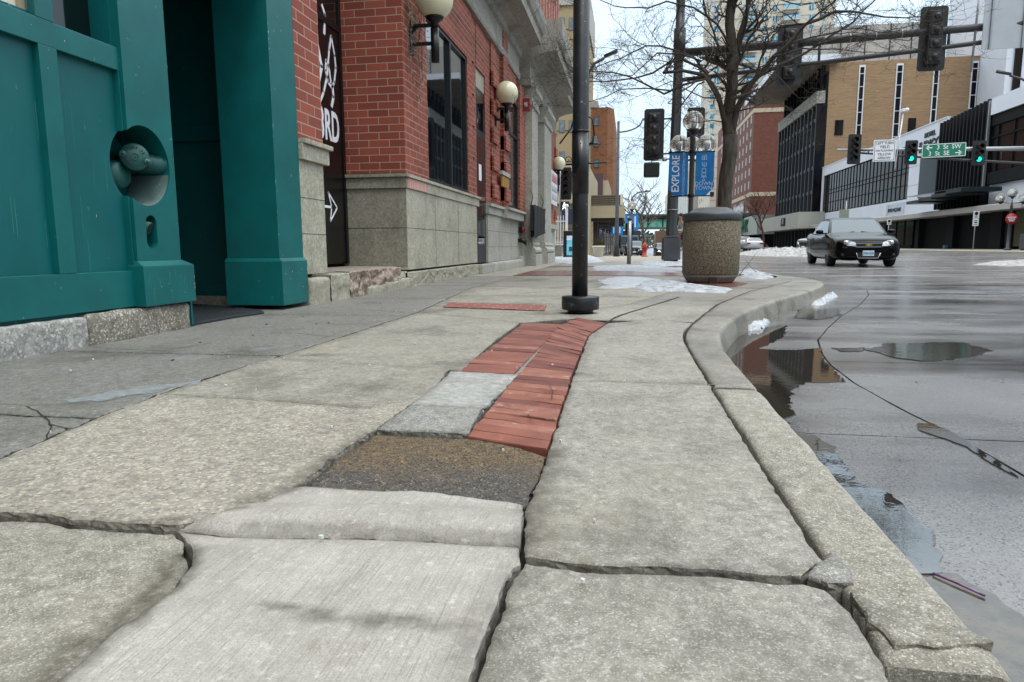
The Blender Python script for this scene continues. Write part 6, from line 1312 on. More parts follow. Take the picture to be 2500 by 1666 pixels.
MB().box(a.x-8, b.x, 80, 95, -1, b.z).build('wall', plain('maroon_metal', '4e3238', .6, var=.1), mr); MB().box(b.x, c.x, 80.2, 95, -1, c.z).build('corner_pier', M_BEIGE2, mr)
cn = thing('louvred_canopy', 'tan street canopy with brown louvres above, carried on a stone pier beside the planter', 'canopy', (-2, 52, 0)); Yc = 52.
a = ony(1380, 503, Yc); b = ony(1524, 532, Yc); l1 = ony(1518, 476, Yc); MB().box(a.x, b.x, Yc, Yc+14, b.z, a.z).build('fascia', M_BEIGE2, cn); MB().box(a.x, b.x-.15, Yc+.1, Yc+14, b.z-.25, b.z).build('soffit', plain('soffit_dark', '2d251d', .9), cn)
lo = MB(); z = a.z+.04
while z < l1.z: lo.box(a.x, l1.x-.12, Yc-.04, Yc+.06, z, z+.09); z += .15
lo.build('louvres', plain('louvre_brown', '6d6152', .7), cn); MB().box(a.x, l1.x-.1, Yc+.06, Yc+10, a.z, l1.z).build('louvre_back', plain('louvre_back', '2f2922', .8), cn); MB().box(l1.x-.1, l1.x+.05, Yc-.05, Yc+10, a.z, l1.z+.05).build('end_panel', M_CREAM, cn)
p1_, p2_ = ony(1432, 560, Yc), ony(1447, 560, Yc)
for k in range(5): z = -.3+k*.6; MB().box(p1_.x, p2_.x, Yc+.1, Yc+1.2, z+.02, min(z+.6, b.z-.25)).build('pier_stone', M_BEIGE2, cn)
sh = thing('arcade_shops', 'dim shopfronts under and beyond the louvred canopy', 'shop', (-3, 70, 0)); a = ony(1500, 560, 62)
MB().box(-14, a.x-1.2, 56, 200, -2, 4.4).build('wall', plain('shop_stucco', '5a4b4d', .8, c2='7d7468', vs=.7), sh)
for i in range(6):
    MB().box(a.x-1.2, a.x-1.15, 58+i*9, 63+i*9, -.2, 2.2).build('shop_window', M_SHOPGL, sh); MB().box(a.x-1.25, a.x-.4, 57+i*9, 64+i*9, 2.3, 2.8).build('awning', plain('awning_navy', '23324f', .7) if i == 0 else bpy.data.materials['awning_navy'], sh)
# skyway bridge
sw = thing('skyway', 'glazed green tinted pedestrian bridge crossing high over the far end of the street', 'footbridge', (8, 150, 4)); Ys = 150.
zb, zt, zr = ony(1560, 560, Ys).z, ony(1560, 536, Ys).z, ony(1560, 524, Ys).z; xa, xb = -12., 27.
gl_ = MB().box(xa, xb, Ys, Ys+3, zb+.4, zt).build('glass', plain('skyway_glass', '4f9f86', .15, c2='7fc4ae', vs=.6), sw); m = MB(); x = xa
while x < xb: m.box(x, x+.25, Ys-.12, Ys, zb+.4, zt); x += 3.1
m.build('mullions', M_CHAR2, gl_); MB().box(xa, xb, Ys-.3, Ys+3.2, zb, zb+.4).build('floor_beam', plain('skyway_grey', '5d6a64', .7), sw); MB().box(xa, xb, Ys-.3, Ys+3.2, zt, zt+.3).build('roof_beam', M_CHAR2, sw); MB().box(ony(1508, 530, Ys).x, xb, Ys+.2, Ys+3, zt+.3, zr-.4).build('upper_band', plain('skyway_band', '9a9a92', .7), sw); MB().box(ony(1545, 530, Ys).x, xb, Ys-.2, Ys+3.2, zr-.4, zr).build('roof', plain('skyway_roof', '4b4a48', .8), sw)
en = thing('end_building', 'small brown block closing the street beyond the footbridge', 'building', (12, 330, 0)); q = ony(1622, 560, 330); MB().box(q.x-4, 24, 330, 345, -4, ony(1620, 564, 330).z).build('wall', plain('end_brown', '7a5f4d', .8), en)
M_FARTREE = plain('far_wood', '5a6256', .9, c2='464d44', vs=.3)
random.seed(9); m = MB()
for i in range(2600):
    x = random.uniform(-70, 24); y = random.uniform(380, 460); hmax = 9+5*noise.noise((x*.12, 3, y*.01)); z = random.uniform(-4, hmax); d = Vector((random.uniform(-1, 1), 0, random.uniform(-1, 1))).normalized()*random.uniform(.5, 1.2); e = Vector((-d.z, .5, d.x))*.8
    c = Vector((x, y, z)); m.add([c-d, c+e, c+d, c-e], [(0, 1, 2, 3)])
tag(m.build('far_woodland', M_FARTREE), 'hazy line of far trees at the end of the street', 'trees', kind='stuff')
# ------------------------------------------------------------------ vehicles (local: nose towards -Y, ground z 0)
def paint(name, c, rough=.22, metal=.3, dirt=None): return plain(name, c, rough, metal, .15, 2, coat=.8, dirt=dirt, obj=True)
M_TYRE = plain('tyre', '0b0b0b', .8, var=.3); M_RIM = plain('rim', '3a3c3e', .35, metal=.7); M_CHROME = plain('chrome', 'b8babc', .15, metal=.9, var=.05); M_BLKPL = plain('black_plastic', '0a0a0b', .5)
M_HEAD = plain('headlamp', 'f2f4f6', .1, c2='a5adb5', vs=14, coat=1, obj=True); M_TAIL = plain('tail_lamp', '8d1420', .2, coat=.5); M_WSC = glassy('windscreen', '33444b', .03, .7); M_SIDEG = glassy('side_glass', '10161a', .04, 1.)
M_PLATE = plain('number_plate', '8fb4cc', .4, c2='c8d6df', vs=8, obj=True)
def car(label, cat, body_m, loc, rot, L_=5.0, W=1.85, Ht=1.46, hood=.98, belt=.95, kind='sedan', head=True, group=None, plate='DWU·530', tail=False, name='car', grille=None):
    t = thing(name, label, cat, loc, group); h = W/2
    y = lambda u: -L_/2+u*L_
    if kind == 'sedan': st_ = [(0, .46, .66, .62), (.015, .26, .74, .88), (.05, .22, .80, .95), (.12, .2, .87, 1.), (.24, .2, .95, 1.), (.28, .2, .985, 1.), (.5, .2, .96, 1.), (.76, .2, 1.0, 1.), (.86, .22, 1.04, .98), (.97, .27, 1.0, .92), (1, .45, .9, .75)]; gh = (.255, .42, .68, .845)
    else: st_ = [(0, .5, .8, .7), (.015, .3, .9, .9), (.05, .25, .98, .96), (.12, .24, 1.03, 1.), (.24, .24, 1.08, 1.), (.5, .24, 1.06, 1.), (.8, .24, 1.1, 1.), (.95, .28, 1.1, .97), (1, .4, 1.05, .9)]; gh = (.24, .38, .86, .985)
    sc = hood/.95
    vs = []; fs = []; P = 12
    for u, zb_, zt_, w in st_:
        zt_ = zt_*sc; w_ = h*w; zm = zb_+(zt_-zb_)*.55
        ring = [(0, zb_), (w_*.78, zb_), (w_*.95, zb_+.07), (w_, zm-.12), (w_*.995, zm+.05), (w_*.96, zt_-.07), (w_*.86, zt_-.012), (w_*.5, zt_+.015), (0, zt_+.025)]
        full = ring+[(-a, b) for a, b in ring[-2:0:-1]]
        vs += [(a, y(u), b) for a, b in full]; n = len(full)
    for i in range(len(st_)-1):
        for k in range(n): fs.append((i*n+k, i*n+(k+1) % n, (i+1)*n+(k+1) % n, (i+1)*n+k))
    fs += [list(range(n)), [(len(st_)-1)*n+k for k in range(n)]]
    m = MB(); m.add(vs, fs, 0, True); b = m.build('body', body_m, t); b.location = (0, 0, 0)
    bm = bmesh.new(); bm.from_mesh(b.data); bmesh.ops.subdivide_edges(bm, edges=[e for e in bm.edges], cuts=1, use_grid_fill=True, smooth=.6); bm.to_mesh(b.data); bm.free()
    for p in b.data.polygons: p.use_smooth = True
    # wheel wells cut with cylinders
    ax = (.185, .79) if kind == 'sedan' else (.19, .8); r = .335 if kind == 'sedan' else .37
    cm = MB()
    for u in ax: cm.tube([(-h*1.1, y(u), r*.98), (h*1.1, y(u), r*.98)], r+.055, 28, smooth=False)
    c = cm.build('cutter', body_m); md = b.modifiers.new('b', 'BOOLEAN'); md.object = c; md.operation = 'DIFFERENCE'; md.solver = 'EXACT'
    bpy.context.view_layer.update(); me = bpy.data.meshes.new_from_object(b.evaluated_get(bpy.context.evaluated_depsgraph_get())); b.modifiers.clear(); b.data = me; bpy.data.objects.remove(c)
    o = lmb(lambda m: m.box(-h*.8, h*.8, y(.05), y(.95), .2, .62), 'underbody', M_BLKPL, t)
    # greenhouse
    zb0 = (belt-.02); wt = h*.72 if kind == 'sedan' else h*.78; wb = h*.93
    Y0, Y1, Y2, Y3 = [y(u) for u in gh]; zr_ = Ht
    q = [(wb*.96, Y0, zb0), (wt, Y1, zr_-.05), (wt, Y2, zr_-.05), (wb*.94, Y3, zb0+.05)]
    vs = []
    for (w_, yy, zz) in q: vs += [(-w_, yy, zz), (w_, yy, zz)]
    vs += [(-wt*.8, Y1+.12, zr_), (wt*.8, Y1+.12, zr_), (-wt*.8, Y2-.1, zr_), (wt*.8, Y2-.1, zr_)]
    fs = [(0, 1, 3, 2), (2, 3, 9, 8), (8, 9, 11, 10), (10, 11, 5, 4), (4, 5, 7, 6), (0, 2, 4, 6), (1, 7, 5, 3), (2, 8, 10, 4), (3, 5, 11, 9)]
    m = MB(); m.add(vs, fs, 0, False); o = m.build('roof', body_m, t, bevel=.03); o.location = (0, 0, 0)
    for p in o.data.polygons: p.use_smooth = True
    def inq(A, B, C, D, k, off, name, mat):
        A, B, C, D = [Vector(p) for p in (A, B, C, D)]; nrm = (B-A).cross(D-A).normalized(); ce = (A+B+C+D)/4
        if nrm.dot(ce-Vector((0, (Y1+Y2)/2, belt))) < 0: nrm = -nrm
        pts = [ce+(p-ce)*k+nrm*off for p in (A, B, C, D)]
        m = MB(); m.add(pts+[p-nrm*.012 for p in pts], [(0, 1, 2, 3), (4, 5, 6, 7), (0, 1, 5, 4), (1, 2, 6, 5), (2, 3, 7, 6), (3, 0, 4, 7)]); o = m.build(name, mat, t); o.location = (0, 0, 0); return o
    inq(vs[0], vs[1], vs[3], vs[2], .91, .008, 'windscreen', M_WSC); inq(vs[4], vs[5], vs[7], vs[6], .88, .008, 'rear_window', M_SIDEG)
    for s in (0, 1):
        A, B, C, D = [Vector(vs[i+s]) for i in (0, 2, 4, 6)]
        for (u0, u1) in ((.06, .49), (.51, .92)):
            lo0, lo1 = A.lerp(D, u0), A.lerp(D, u1); hi0, hi1 = B.lerp(C, max(0, (u0-.15)*1.2)), B.lerp(C, min(1, u1*1.08))
            lo0.z += .03; lo1.z += .03
            inq(lo0, lo1, hi1.lerp(lo1, .1), hi0.lerp(lo0, .1), .95, .008, 'side_window', M_SIDEG)
        sx = 1 if s else -1
        mi = lmb(lambda m: m.lathe([(.0001, -.09), (.05, -.08), (.075, 0), (.05, .08), (.0001, .09)], (0, 0, 0), 10, M=Matrix.Translation((sx*(h+.1), Y0+.42, belt+.09)) @ Matrix.Scale(1.3, 4, (1, 0, 0)) @ Matrix.Rotation(pi/2, 4, 'Y')), 'mirror', body_m, t)
        lmb(lambda m: m.box(min(sx*h*.85, sx*(h+.04)), max(sx*h*.85, sx*(h+.04)), Y0+.38, Y0+.46, belt+.02, belt+.06), 'mirror_arm', M_BLKPL, mi).parent = mi
        for yy in (y(.47), y(.66)): lmb(lambda m: m.box(min(sx*h*.985, sx*h*1.012), max(sx*h*.985, sx*h*1.012), yy, yy+.16, belt-.13, belt-.105), 'door_handle', body_m, t)
        for u in ax:
            wx = sx*(h-.12)
            w = lmb(lambda m: m.lathe([(.0001, -.1), (r*.62, -.1), (r*.66, -.11), (r*.93, -.11), (r, -.08), (r, .08), (r*.93, .11), (r*.66, .11), (r*.62, .1), (.0001, .1)], (0, 0, 0), 30, M=Matrix.Translation((wx, y(u), r)) @ Matrix.Rotation(pi/2, 4, 'Y')), 'wheel', M_TYRE, t)
            def rim(m):
                R = Matrix.Translation((wx, y(u), r)) @ Matrix.Rotation(pi/2*sx, 4, 'Y')
                m.lathe([(r*.62, .085), (r*.64, .116), (r*.60, .116), (r*.57, .09)], (0, 0, 0), 28, M=R); m.lathe([(.0001, .112), (r*.14, .11), (r*.16, .09), (.0001, .09)], (0, 0, 0), 14, M=R)
                for k in range(7): m.box(-.026, .026, .03, r*.6, .09, .108, M=R @ Matrix.Rotation(k*2*pi/7, 4, 'Z'))
            o = lmb(rim, 'rim', M_RIM, t); o.parent = w
    zf_ = hood*.78
    for sx in (-1, 1):
        if kind == 'sedan': pts = [(.36, -.012, .60), (.80, .15, .63), (.86, .22, .70), (.80, .26, .775), (.55, .11, .765), (.38, .02, .70)]
        else: pts = [(.50, -.02, .66), (.84, .12, .66), (.90, .2, .74), (.86, .24, .9), (.62, .05, .8)]
        m = MB(); pf = [(sx*a*h*1.02, -L_/2+b-.035, (c-.02)*hood/.95) for a, b, c in pts]; n = len(pf); m.add([(x, yy-.05, z) for x, yy, z in pf]+[(x*.96, yy+.16, z) for x, yy, z in pf], [list(range(n)), list(range(n, 2*n))]+[(i, (i+1) % n, n+(i+1) % n, n+i) for i in range(n)]); o = m.build('headlight', M_HEAD, t, bevel=.012); o.location = (0, 0, 0)
        l_ = lmb(lambda m: m.ball((sx*.64*h, -L_/2+.02, .68*hood/.95), .075, 12, 8), 'lamp_bowl', M_CHROME, t); l_.parent = o
        lmb(lambda m: m.box(min(sx*h*.5, sx*h*.9), max(sx*h*.5, sx*h*.9), L_/2-.1, L_/2+.015, .72, .88, c=.03), 'tail_light', M_TAIL, t)
        lmb(lambda m: m.lathe([(.0001, 0), (.05, 0), (.055, .02), (.0001, .02)], (0, 0, 0), 14, M=Matrix.Translation((sx*.72*h, -L_/2+.04, .36)) @ Matrix.Rotation(pi/2, 4, 'X')), 'fog_lamp', M_BLKPL, t)
    yf = -L_/2-.012
    if kind == 'sedan' and not grille:
        g_ = lmb(lambda m: m.prism([(-.33, .60), (.33, .60), (.36, .69), (-.36, .69)], yf, yf+.1, 'y'), 'grille', M_BLKPL, t)
        o = lmb(lambda m: (m.prism([(-.37, .692), (.37, .692), (.365, .71), (-.365, .71)], yf-.012, yf+.1, 'y'), m.prism([(-.34, .585), (.34, .585), (.335, .598), (-.335, .598)], yf-.01, yf+.1, 'y'), m.box(-.375, -.358, yf-.01, yf+.05, .59, .70), m.box(.358, .375, yf-.01, yf+.05, .59, .70)), 'chrome_surround', M_CHROME, t); o.parent = g_
        o = lmb(lambda m: m.prism([(-.09, .63), (-.03, .63), (-.035, .615), (.03, .615), (.03, .63), (.08, .63), (.095, .665), (.03, .665), (.035, .68), (-.03, .68), (-.035, .665), (-.08, .665)], yf-.02, yf, 'y'), 'bow_tie_badge', plain('gold_badge', 'b89a45', .3, metal=.6) if 'gold_badge' not in bpy.data.materials else bpy.data.materials['gold_badge'], t); o.parent = g_
        g2 = lmb(lambda m: m.prism([(-.26, .27), (.26, .27), (.33, .43), (-.33, .43)], yf-.01, yf+.12, 'y'), 'lower_grille', M_BLKPL, t)
        o = lmb(lambda m: m.tube([(-.33, yf-.012, .43), (-.27, yf-.012, .265), (.27, yf-.012, .265), (.33, yf-.012, .43)], .009, 6), 'chrome_surround', M_CHROME, t); o.parent = g2
        pl = lmb(lambda m: m.box(-.155, .155, yf-.03, yf-.012, .33, .485, c=.004), 'number_plate', M_PLATE, t)
        m = MB(); text(m, plate, frame((0, yf-.031, .405), (1, 0, 0), (0, 0, 1)), .105, .002, .62, bold=.01); o = m.build('plate_lettering', plain('plate_ink', '1d2b48', .5) if 'plate_ink' not in bpy.data.materials else bpy.data.materials['plate_ink'], pl); o.location = (0, 0, 0)
    else:
        g_ = lmb(lambda m: m.prism([(-.3, .42), (.3, .42), (.52, .74), (.45, .84), (-.45, .84), (-.52, .74)], yf-.01, yf+.12, 'y'), 'grille', M_BLKPL, t)
        o = lmb(lambda m: m.tube([(-.5, yf-.012, .8), (-.3, yf-.012, .43), (.3, yf-.012, .43), (.5, yf-.012, .8)], .014, 6), 'chrome_surround', M_CHROME, t); o.parent = g_
        o = lmb(lambda m: m.prism([(-.07, .7), (0, .62), (.07, .7), (.05, .76), (-.05, .76)], yf-.03, yf-.01, 'y'), 'badge', M_CHROME, t); o.parent = g_
        lmb(lambda m: m.box(-.16, .16, yf-.03, yf-.012, .46, .58), 'number_plate', M_SIGNW, t)
    for sx in (-1, 1): lmb(lambda m: m.tube([(sx*.62-.0, Y0-.02, belt+.015), (sx*.1, Y0+.12, belt+.09)], .011, 5), 'wiper', M_BLKPL, t)
    if kind != 'sedan': lmb(lambda m: [m.tube([(sx*wt*.85, Y1+.2, zr_+.04), (sx*wt*.85, Y2-.2, zr_+.04)], .018, 6) for sx in (-1, 1)], 'roof_rail', M_CHROME, t)
    t.rotation_euler = (0, 0, rot); return t
c0 = onz(2078, 652, -.15)
car('black four door sedan with headlights off turning across the wet junction', 'car', plain('black_car_paint', '020203', .12, 0, .1, 2, coat=.12, spec=.08), (c0.x+.55, c0.y+2.3, -.15), radians(-4), L_=5.09, W=1.9, Ht=1.53, hood=1.0, belt=.98, plate='DWU-530')
car('silver sport utility car half hidden behind the black sedan', 'car', paint('silver_paint', '6d7074'), (14.2, 52.5, roadz(14, 52)), radians(-65), 4.6, 1.84, 1.68, 1.05, 1.04, 'suv', group='silver cars')
car('white sedan parked nose away beyond the dirty snow bank', 'car', paint('white_paint', 'b9bcbf'), (ony(1838, 600, 79).x, 79, -.08), radians(176), 4.8, 1.8, 1.42, grille=1)
car('grey hatchback with its rear to us, left of the white sedan', 'car', paint('grey_paint', '8d8f90'), (ony(1822, 600, 84).x-.4, 85, -.08), radians(178), 4.5, 1.82, 1.62, 1.03, 1.0, 'suv')
q = ony(1561, 622, 73); cz = fz(0, 73)-.06
car('black luxury car with bright grille outline facing us behind the hydrant', 'car', paint('black_car_paint2', '0b0d12'), (.35, 75.5, cz-.12), radians(2), 4.9, 1.95, 1.66, 1.03, 1.02, 'suv')
car('dark car with lit headlight partly hidden by the grey pole base', 'car', paint('dark_brown_paint', '1d1a18'), (3.6, 78, cz-.3), radians(2), 4.7, 1.85, 1.62, 1.02, 1.0, 'suv')
lt = [o for o in bpy.data.objects if o.name.startswith('headlight')][-2:]
for o in lt: o.data = o.data.copy(); o.data.materials[0] = plain('headlight_lit', 'fff4dc', .3, emit='fff2d8', es=3)
tk = thing('box_truck', 'dark grey high sided truck standing behind the black luxury car', 'truck', (-.1, 88, cz-.2))
lmb(lambda m: m.box(-1.35, 1.35, 0, 7, .9, 3.15, c=.06), 'box', plain('truck_grey', '35363b', .6), tk); lmb(lambda m: m.box(-1.1, 1.1, -1.6, -.02, .5, 2.5, c=.1), 'cab', plain('truck_cab', '6b7076', .5), tk); lmb(lambda m: m.box(-.95, .95, -1.66, -1.61, 1.5, 2.3, c=.02), 'windscreen', M_WSC, tk)
for x in (-1, 1):
    for yy in (-.8, 5): lmb(lambda m: m.tube([(x-.14, yy, .42), (x+.14, yy, .42)], .42, 20), 'wheel', M_TYRE, tk)
# ------------------------------------------------------------------ bare street tree
M_BARK = plain('bark', '4a4238', .9, var=.45, vs=18, bmp=1., bs_=40, c2='2a251f', sc=(1, 1, .22), dirt=('5d6248', 6, .55, .75)); M_TWIG = plain('twig_bark', '40382f', .85, var=.3, vs=9)
TY = 12.6; tr = thing('street_tree', 'large bare winter street tree with spreading branches behind the litter bin', 'tree', (onx(1768, 690, 1.6).x, TY, 0))
random.seed(21); tm = MB(); limb = MB(); twm = MB()
def P3(x, y, d=0.): return ony(x, y, TY+d)
def wob(pts, a):
    out = []
    for i in range(len(pts)-1):
        A, B = pts[i], pts[i+1]; n = max(1, int((B-A).length/.18))
        for k in range(n):
            p = A.lerp(B, k/n); out.append(p+Vector((noise.noise(p*2.3), noise.noise(p*2.3+Vector((9, 0, 0))), noise.noise(p*2.3+Vector((0, 9, 0)))))*a*(1 if out else 0))
    return out+[pts[-1]]
def limb_(pts, r0, r1, dep=(0, 0), tw=1., target=None):
    if target is None: r0 *= .72; r1 *= .8
    n = len(pts); P = [P3(x, y, dep[0]+(dep[1]-dep[0])*i/(n-1)) for i, (x, y) in enumerate(pts)]; P = wob(P, .05)
    R = [r0+(r1-r0)*(i/(len(P)-1))**.8 for i in range(len(P))]; (target or limb).tube(P, R, 9 if r0 > .03 else 6)
    for i in range(2, len(P)):
        if random.random() < .46*tw: grow(P[i], (P[i]-P[i-1]).normalized(), R[i]*random.uniform(.45, .75), random.uniform(.5, 1.15), 0)
    grow(P[-1], (P[-1]-P[-2]).normalized(), r1, .7, 0); return P
NT = [0]
def grow(p, d, r, l, lev):
    if lev > 3 or r < .0016 or NT[0] > 11000: return
    NT[0] += 1
    n = 5 if lev < 2 else 3; ax_ = Vector((random.uniform(-1, 1), random.uniform(-1, 1), random.uniform(-.55, .75))).normalized()
    dd = (d*.55+ax_*.85).normalized(); pts = [p]; q = p.copy()
    for i in range(n):
        dd = (dd+Vector((random.uniform(-1, 1), random.uniform(-1, 1), random.uniform(-.7, .9)))*.26).normalized(); q = q+dd*l/n; pts.append(q.copy())
    twm.tube(pts, [max(.0018, r*(1-.6*i/n)) for i in range(n+1)], 5 if lev == 0 else 4, caps=False)
    for i in range(1, n+1):
        k = 1 if random.random() < .93 else 2
        for _ in range(k if random.random() < .86 else 0): grow(pts[i], (pts[i]-pts[i-1]).normalized(), max(.0019, r*.6), l*random.uniform(.42, .66), lev+1)
TR = [(1768, 712), (1768, 640), (1768, 560), (1769, 500), (1773, 430), (1782, 380), (1783, 330)]
P = [P3(x, y) for x, y in TR]; tm.tube(wob(P, .01), None or [.19+(.122-.19)*min(1, i/7) for i in range(len(wob(P, .01)))], 16)
def fix(): pass
limb_([(1783, 345), (1777, 293), (1786, 174), (1784, 60), (1782, -120), (1778, -300)], .115, .05, (0, .1), .9, tm)
limb_([(1783, 250), (1797, 150), (1806, 85), (1833, 0), (1862, -120), (1880, -260)], .075, .03, (.05, .3))
limb_([(1784, 338), (1799, 272), (1836, 204), (1884, 136), (1921, 112), (1972, 61), (2040, 31), (2120, 36), (2210, 44)], .085, .012, (0, -.5))
limb_([(1810, 245), (1819, 218), (1860, 185), (1904, 160), (1965, 129), (2023, 95), (2084, 51), (2132, 7), (2160, -30)], .055, .012, (.1, .6))
limb_([(1985, 112), (2006, 102), (2084, 87), (2176, 92), (2220, 100)], .025, .008, (-.3, -.8))
limb_([(1884, 140), (1960, 120), (2040, 118), (2110, 128)], .025, .008, (-.3, -.2))
limb_([(1921, 112), (1990, 90), (2060, 70), (2150, 80), (2240, 60)], .022, .006, (-.3, .1))
limb_([(1779, 318), (1768, 288), (1751, 239), (1734, 206), (1712, 184), (1669, 174), (1620, 178)], .075, .03, (0, -.4))
limb_([(1760, 262), (1721, 195), (1669, 208), (1621, 228), (1578, 204), (1539, 184), (1495, 174), (1439, 171), (1400, 176)], .04, .009, (-.2, -.7))
limb_([(1735, 195), (1712, 165), (1669, 147), (1638, 154), (1593, 178), (1549, 193), (1506, 200), (1439, 196), (1395, 190)], .038, .008, (-.2, .5))
limb_([(1730, 180), (1697, 141), (1647, 121), (1615, 112), (1578, 113), (1539, 130), (1517, 143), (1489, 150), (1456, 165), (1430, 185)], .035, .008, (0, .9))
limb_([(1712, 150), (1656, 130), (1604, 130), (1593, 143), (1560, 169), (1541, 182), (1500, 185)], .026, .007, (-.2, -1.1))
limb_([(1720, 200), (1701, 202), (1680, 234), (1664, 260), (1625, 315), (1600, 340), (1540, 345)], .022, .005, (0, .3))
limb_([(1680, 190), (1636, 217), (1582, 217), (1517, 217), (1484, 234), (1441, 245), (1400, 262)], .025, .006, (-.3, -.9))
limb_([(1784, 120), (1750, 60), (1690, 20), (1625, 6), (1582, 22), (1500, 10), (1440, -10)], .035, .008, (0, -.6))
limb_([(1784, 170), (1750, 110), (1735, 60), (1700, -40), (1640, -100)], .035, .012, (0, .8))
limb_([(1790, 140), (1760, 90), (1745, 105), (1725, 160)], .02, .006, (0, -.8))
limb_([(1800, 200), (1850, 170), (1900, 185), (1950, 240)], .02, .005, (.2, -.6)); limb_([(1799, 272), (1840, 260), (1880, 240), (1920, 260)], .018, .005, (-.1, -.5))
limb_([(1833, 0), (1880, -10), (1960, 10), (2050, -10)], .02, .006, (.2, -.4)); limb_([(1775, 300), (1740, 290), (1700, 300), (1660, 290)], .016, .004, (0, -.6))
limb_([(1765, 240), (1720, 235), (1680, 215), (1640, 200), (1560, 240), (1500, 225)], .018, .004, (.2, .8))
print('TWIGS', NT[0]); tm.build('trunk', M_BARK, tr); cr_ = limb.build('limbs', M_TWIG, tr); tw_ = twm.build('twigs', M_TWIG, tr)
# other bare trees, far
def small_tree(label, px, py, Y, h, spread, seed, mat, base=0):
    q = ony(px, py, Y); t = thing('bare_tree', label, 'tree', (q.x, Y, q.z))
    random.seed(seed); a = MB(); b_ = MB()
    def g2(m, p, d, r, l, lev):
        n = 4; pts = [p]; qq = p.copy()
        for i in range(n): d = (d+Vector((random.uniform(-1, 1), random.uniform(-.6, .6), random.uniform(-.3, .6)))*.22).normalized(); qq = qq+d*l/n; pts.append(qq.copy())
        m.tube(pts, [max(.012, r*(1-.5*i/n)) for i in range(n+1)], 5, caps=False)
        if lev < 4:
            for i in range(2, n+1):
                for s in (-1, 1):
                    if random.random() < .8: g2(b_, pts[i], (d*.6+Vector((s*spread*random.uniform(.4, 1), random.uniform(-.6, .6), random.uniform(0, .6)))).normalized(), r*.55, l*.62, lev+1)
    g2(a, Vector((0, 0, 0)), Vector((0, 0, 1)), .02*h, h*.42, 1 if h < 9 else 0)
    for m_, n_ in ((a, 'trunk'), (b_, 'crown')): o = m_.build(n_, mat, t); o.location = (0, 0, 0)
small_tree('thin pale bare tree on the far pavement rising over the hydrant', 1577, 612, 55, 6.5, .9, 4, plain('tree_grey', '6b645d', .9)); small_tree('reddish brown bare tree in front of the red brick hotel', 1863, 600, 90, 8.5, .8, 12, plain('tree_rust', '4a3029', .9))
# ------------------------------------------------------------------ cyclist on the road behind the traffic pole
def skin(name, J, E, mat, parent, sub=2):
    me = bpy.data.meshes.new(name); me.from_pydata([j[:3] for j in J], E, []); o = bpy.data.objects.new(name, me); COL.objects.link(o)
    o.modifiers.new('s', 'SKIN'); sd = o.modifiers.new('ss', 'SUBSURF'); sd.levels = sub; sd.render_levels = sub
    for v, j in zip(me.skin_vertices[0].data, J): v.radius = (j[3], j[3]*(j[4] if len(j) > 4 else 1))
    me.skin_vertices[0].data[0].use_root = True
    bpy.context.view_layer.update(); m2 = bpy.data.meshes.new_from_object(o.evaluated_get(bpy.context.evaluated_depsgraph_get())); o.modifiers.clear(); o.data = m2; m2.materials.clear(); m2.materials.append(mat)
    for p in m2.polygons: p.use_smooth = True
    o.parent = parent; return o
cyq = onz(1669, 627, -.15); cyx, cyy = cyq.x+.02, 31.
bkz = -.15
by = thing('bicycle', 'red framed bicycle ridden past the traffic pole', 'bicycle', (ony(1666, 627, cyy).x, cyy, ony(1666, 627, cyy).z))
BM = Matrix.Rotation(radians(-62), 4, 'Z'); M_REDF = plain('bike_red', '8e1a16', .3)
for yy in (-.5, .52):
    w_ = lmb(lambda m: m.tube([(BM @ Vector((.0, yy+.33*cos(k*pi/16), .34+.33*sin(k*pi/16)))) for k in range(33)], .018, 6, caps=False), 'wheel', M_TYRE, by)
    o = lmb(lambda m: [m.tube([BM @ Vector((0, yy, .34)), BM @ Vector((0, yy+.32*cos(k*pi/7), .34+.32*sin(k*pi/7)))], .003, 3) for k in range(14)], 'spokes', M_ALU, by); o.parent = w_
lmb(lambda m: [m.tube([BM @ Vector(a) for a in pts], .018, 6) for pts in (((0, -.5, .34), (0, -.36, .86), (0, -.34, .98)), ((0, -.37, .8), (0, .02, .3), (0, .14, .82), (0, -.37, .84)), ((0, .02, .3), (0, .52, .34), (0, .14, .8)))], 'frame', M_REDF, by)
lmb(lambda m: m.tube([BM @ Vector(a) for a in ((-.28, -.3, 1.02), (-.1, -.34, .99), (.1, -.34, .99), (.28, -.3, 1.02))], .014, 6), 'handlebar', M_BLKPL, by)
lmb(lambda m: m.ball(BM @ Vector((0, .2, .92)), .08, 10, 6, sz=.5), 'saddle', M_BLKPL, by); lmb(lambda m: m.tube([BM @ Vector((-.12, -.08, .28)), BM @ Vector((.12, .12, .32))], .02, 6), 'pedals', M_BLKPL, by)
pe = thing('person', 'person in a grey jacket and dark jeans riding the red bicycle', 'person', tuple(by.location))
def B(*a): v = BM @ Vector(a[:3]); return (v.x, v.y, v.z)+tuple(a[3:])
J = [B(0, .17, .98, .135), B(0, .08, 1.2, .125), B(0, -.02, 1.38, .15), B(0, -.08, 1.5, .09), B(0, -.12, 1.58, .05), B(0, -.14, 1.66, .08), B(0, -.15, 1.76, .10), B(0, -.15, 1.85, .07),
     B(-.17, -.03, 1.42, .062), B(-.24, -.14, 1.22, .048), B(-.26, -.27, 1.06, .036), B(.17, -.03, 1.42, .062), B(.24, -.14, 1.22, .048), B(.26, -.27, 1.06, .036),
     B(-.1, .1, .92, .095), B(-.12, -.2, .72, .07), B(-.12, -.08, .34, .045), B(.1, .1, .92, .095), B(.12, -.05, .58, .07), B(.12, .14, .2, .045), B(-.12, -.2, .3, .035), B(.12, .03, .16, .035)]
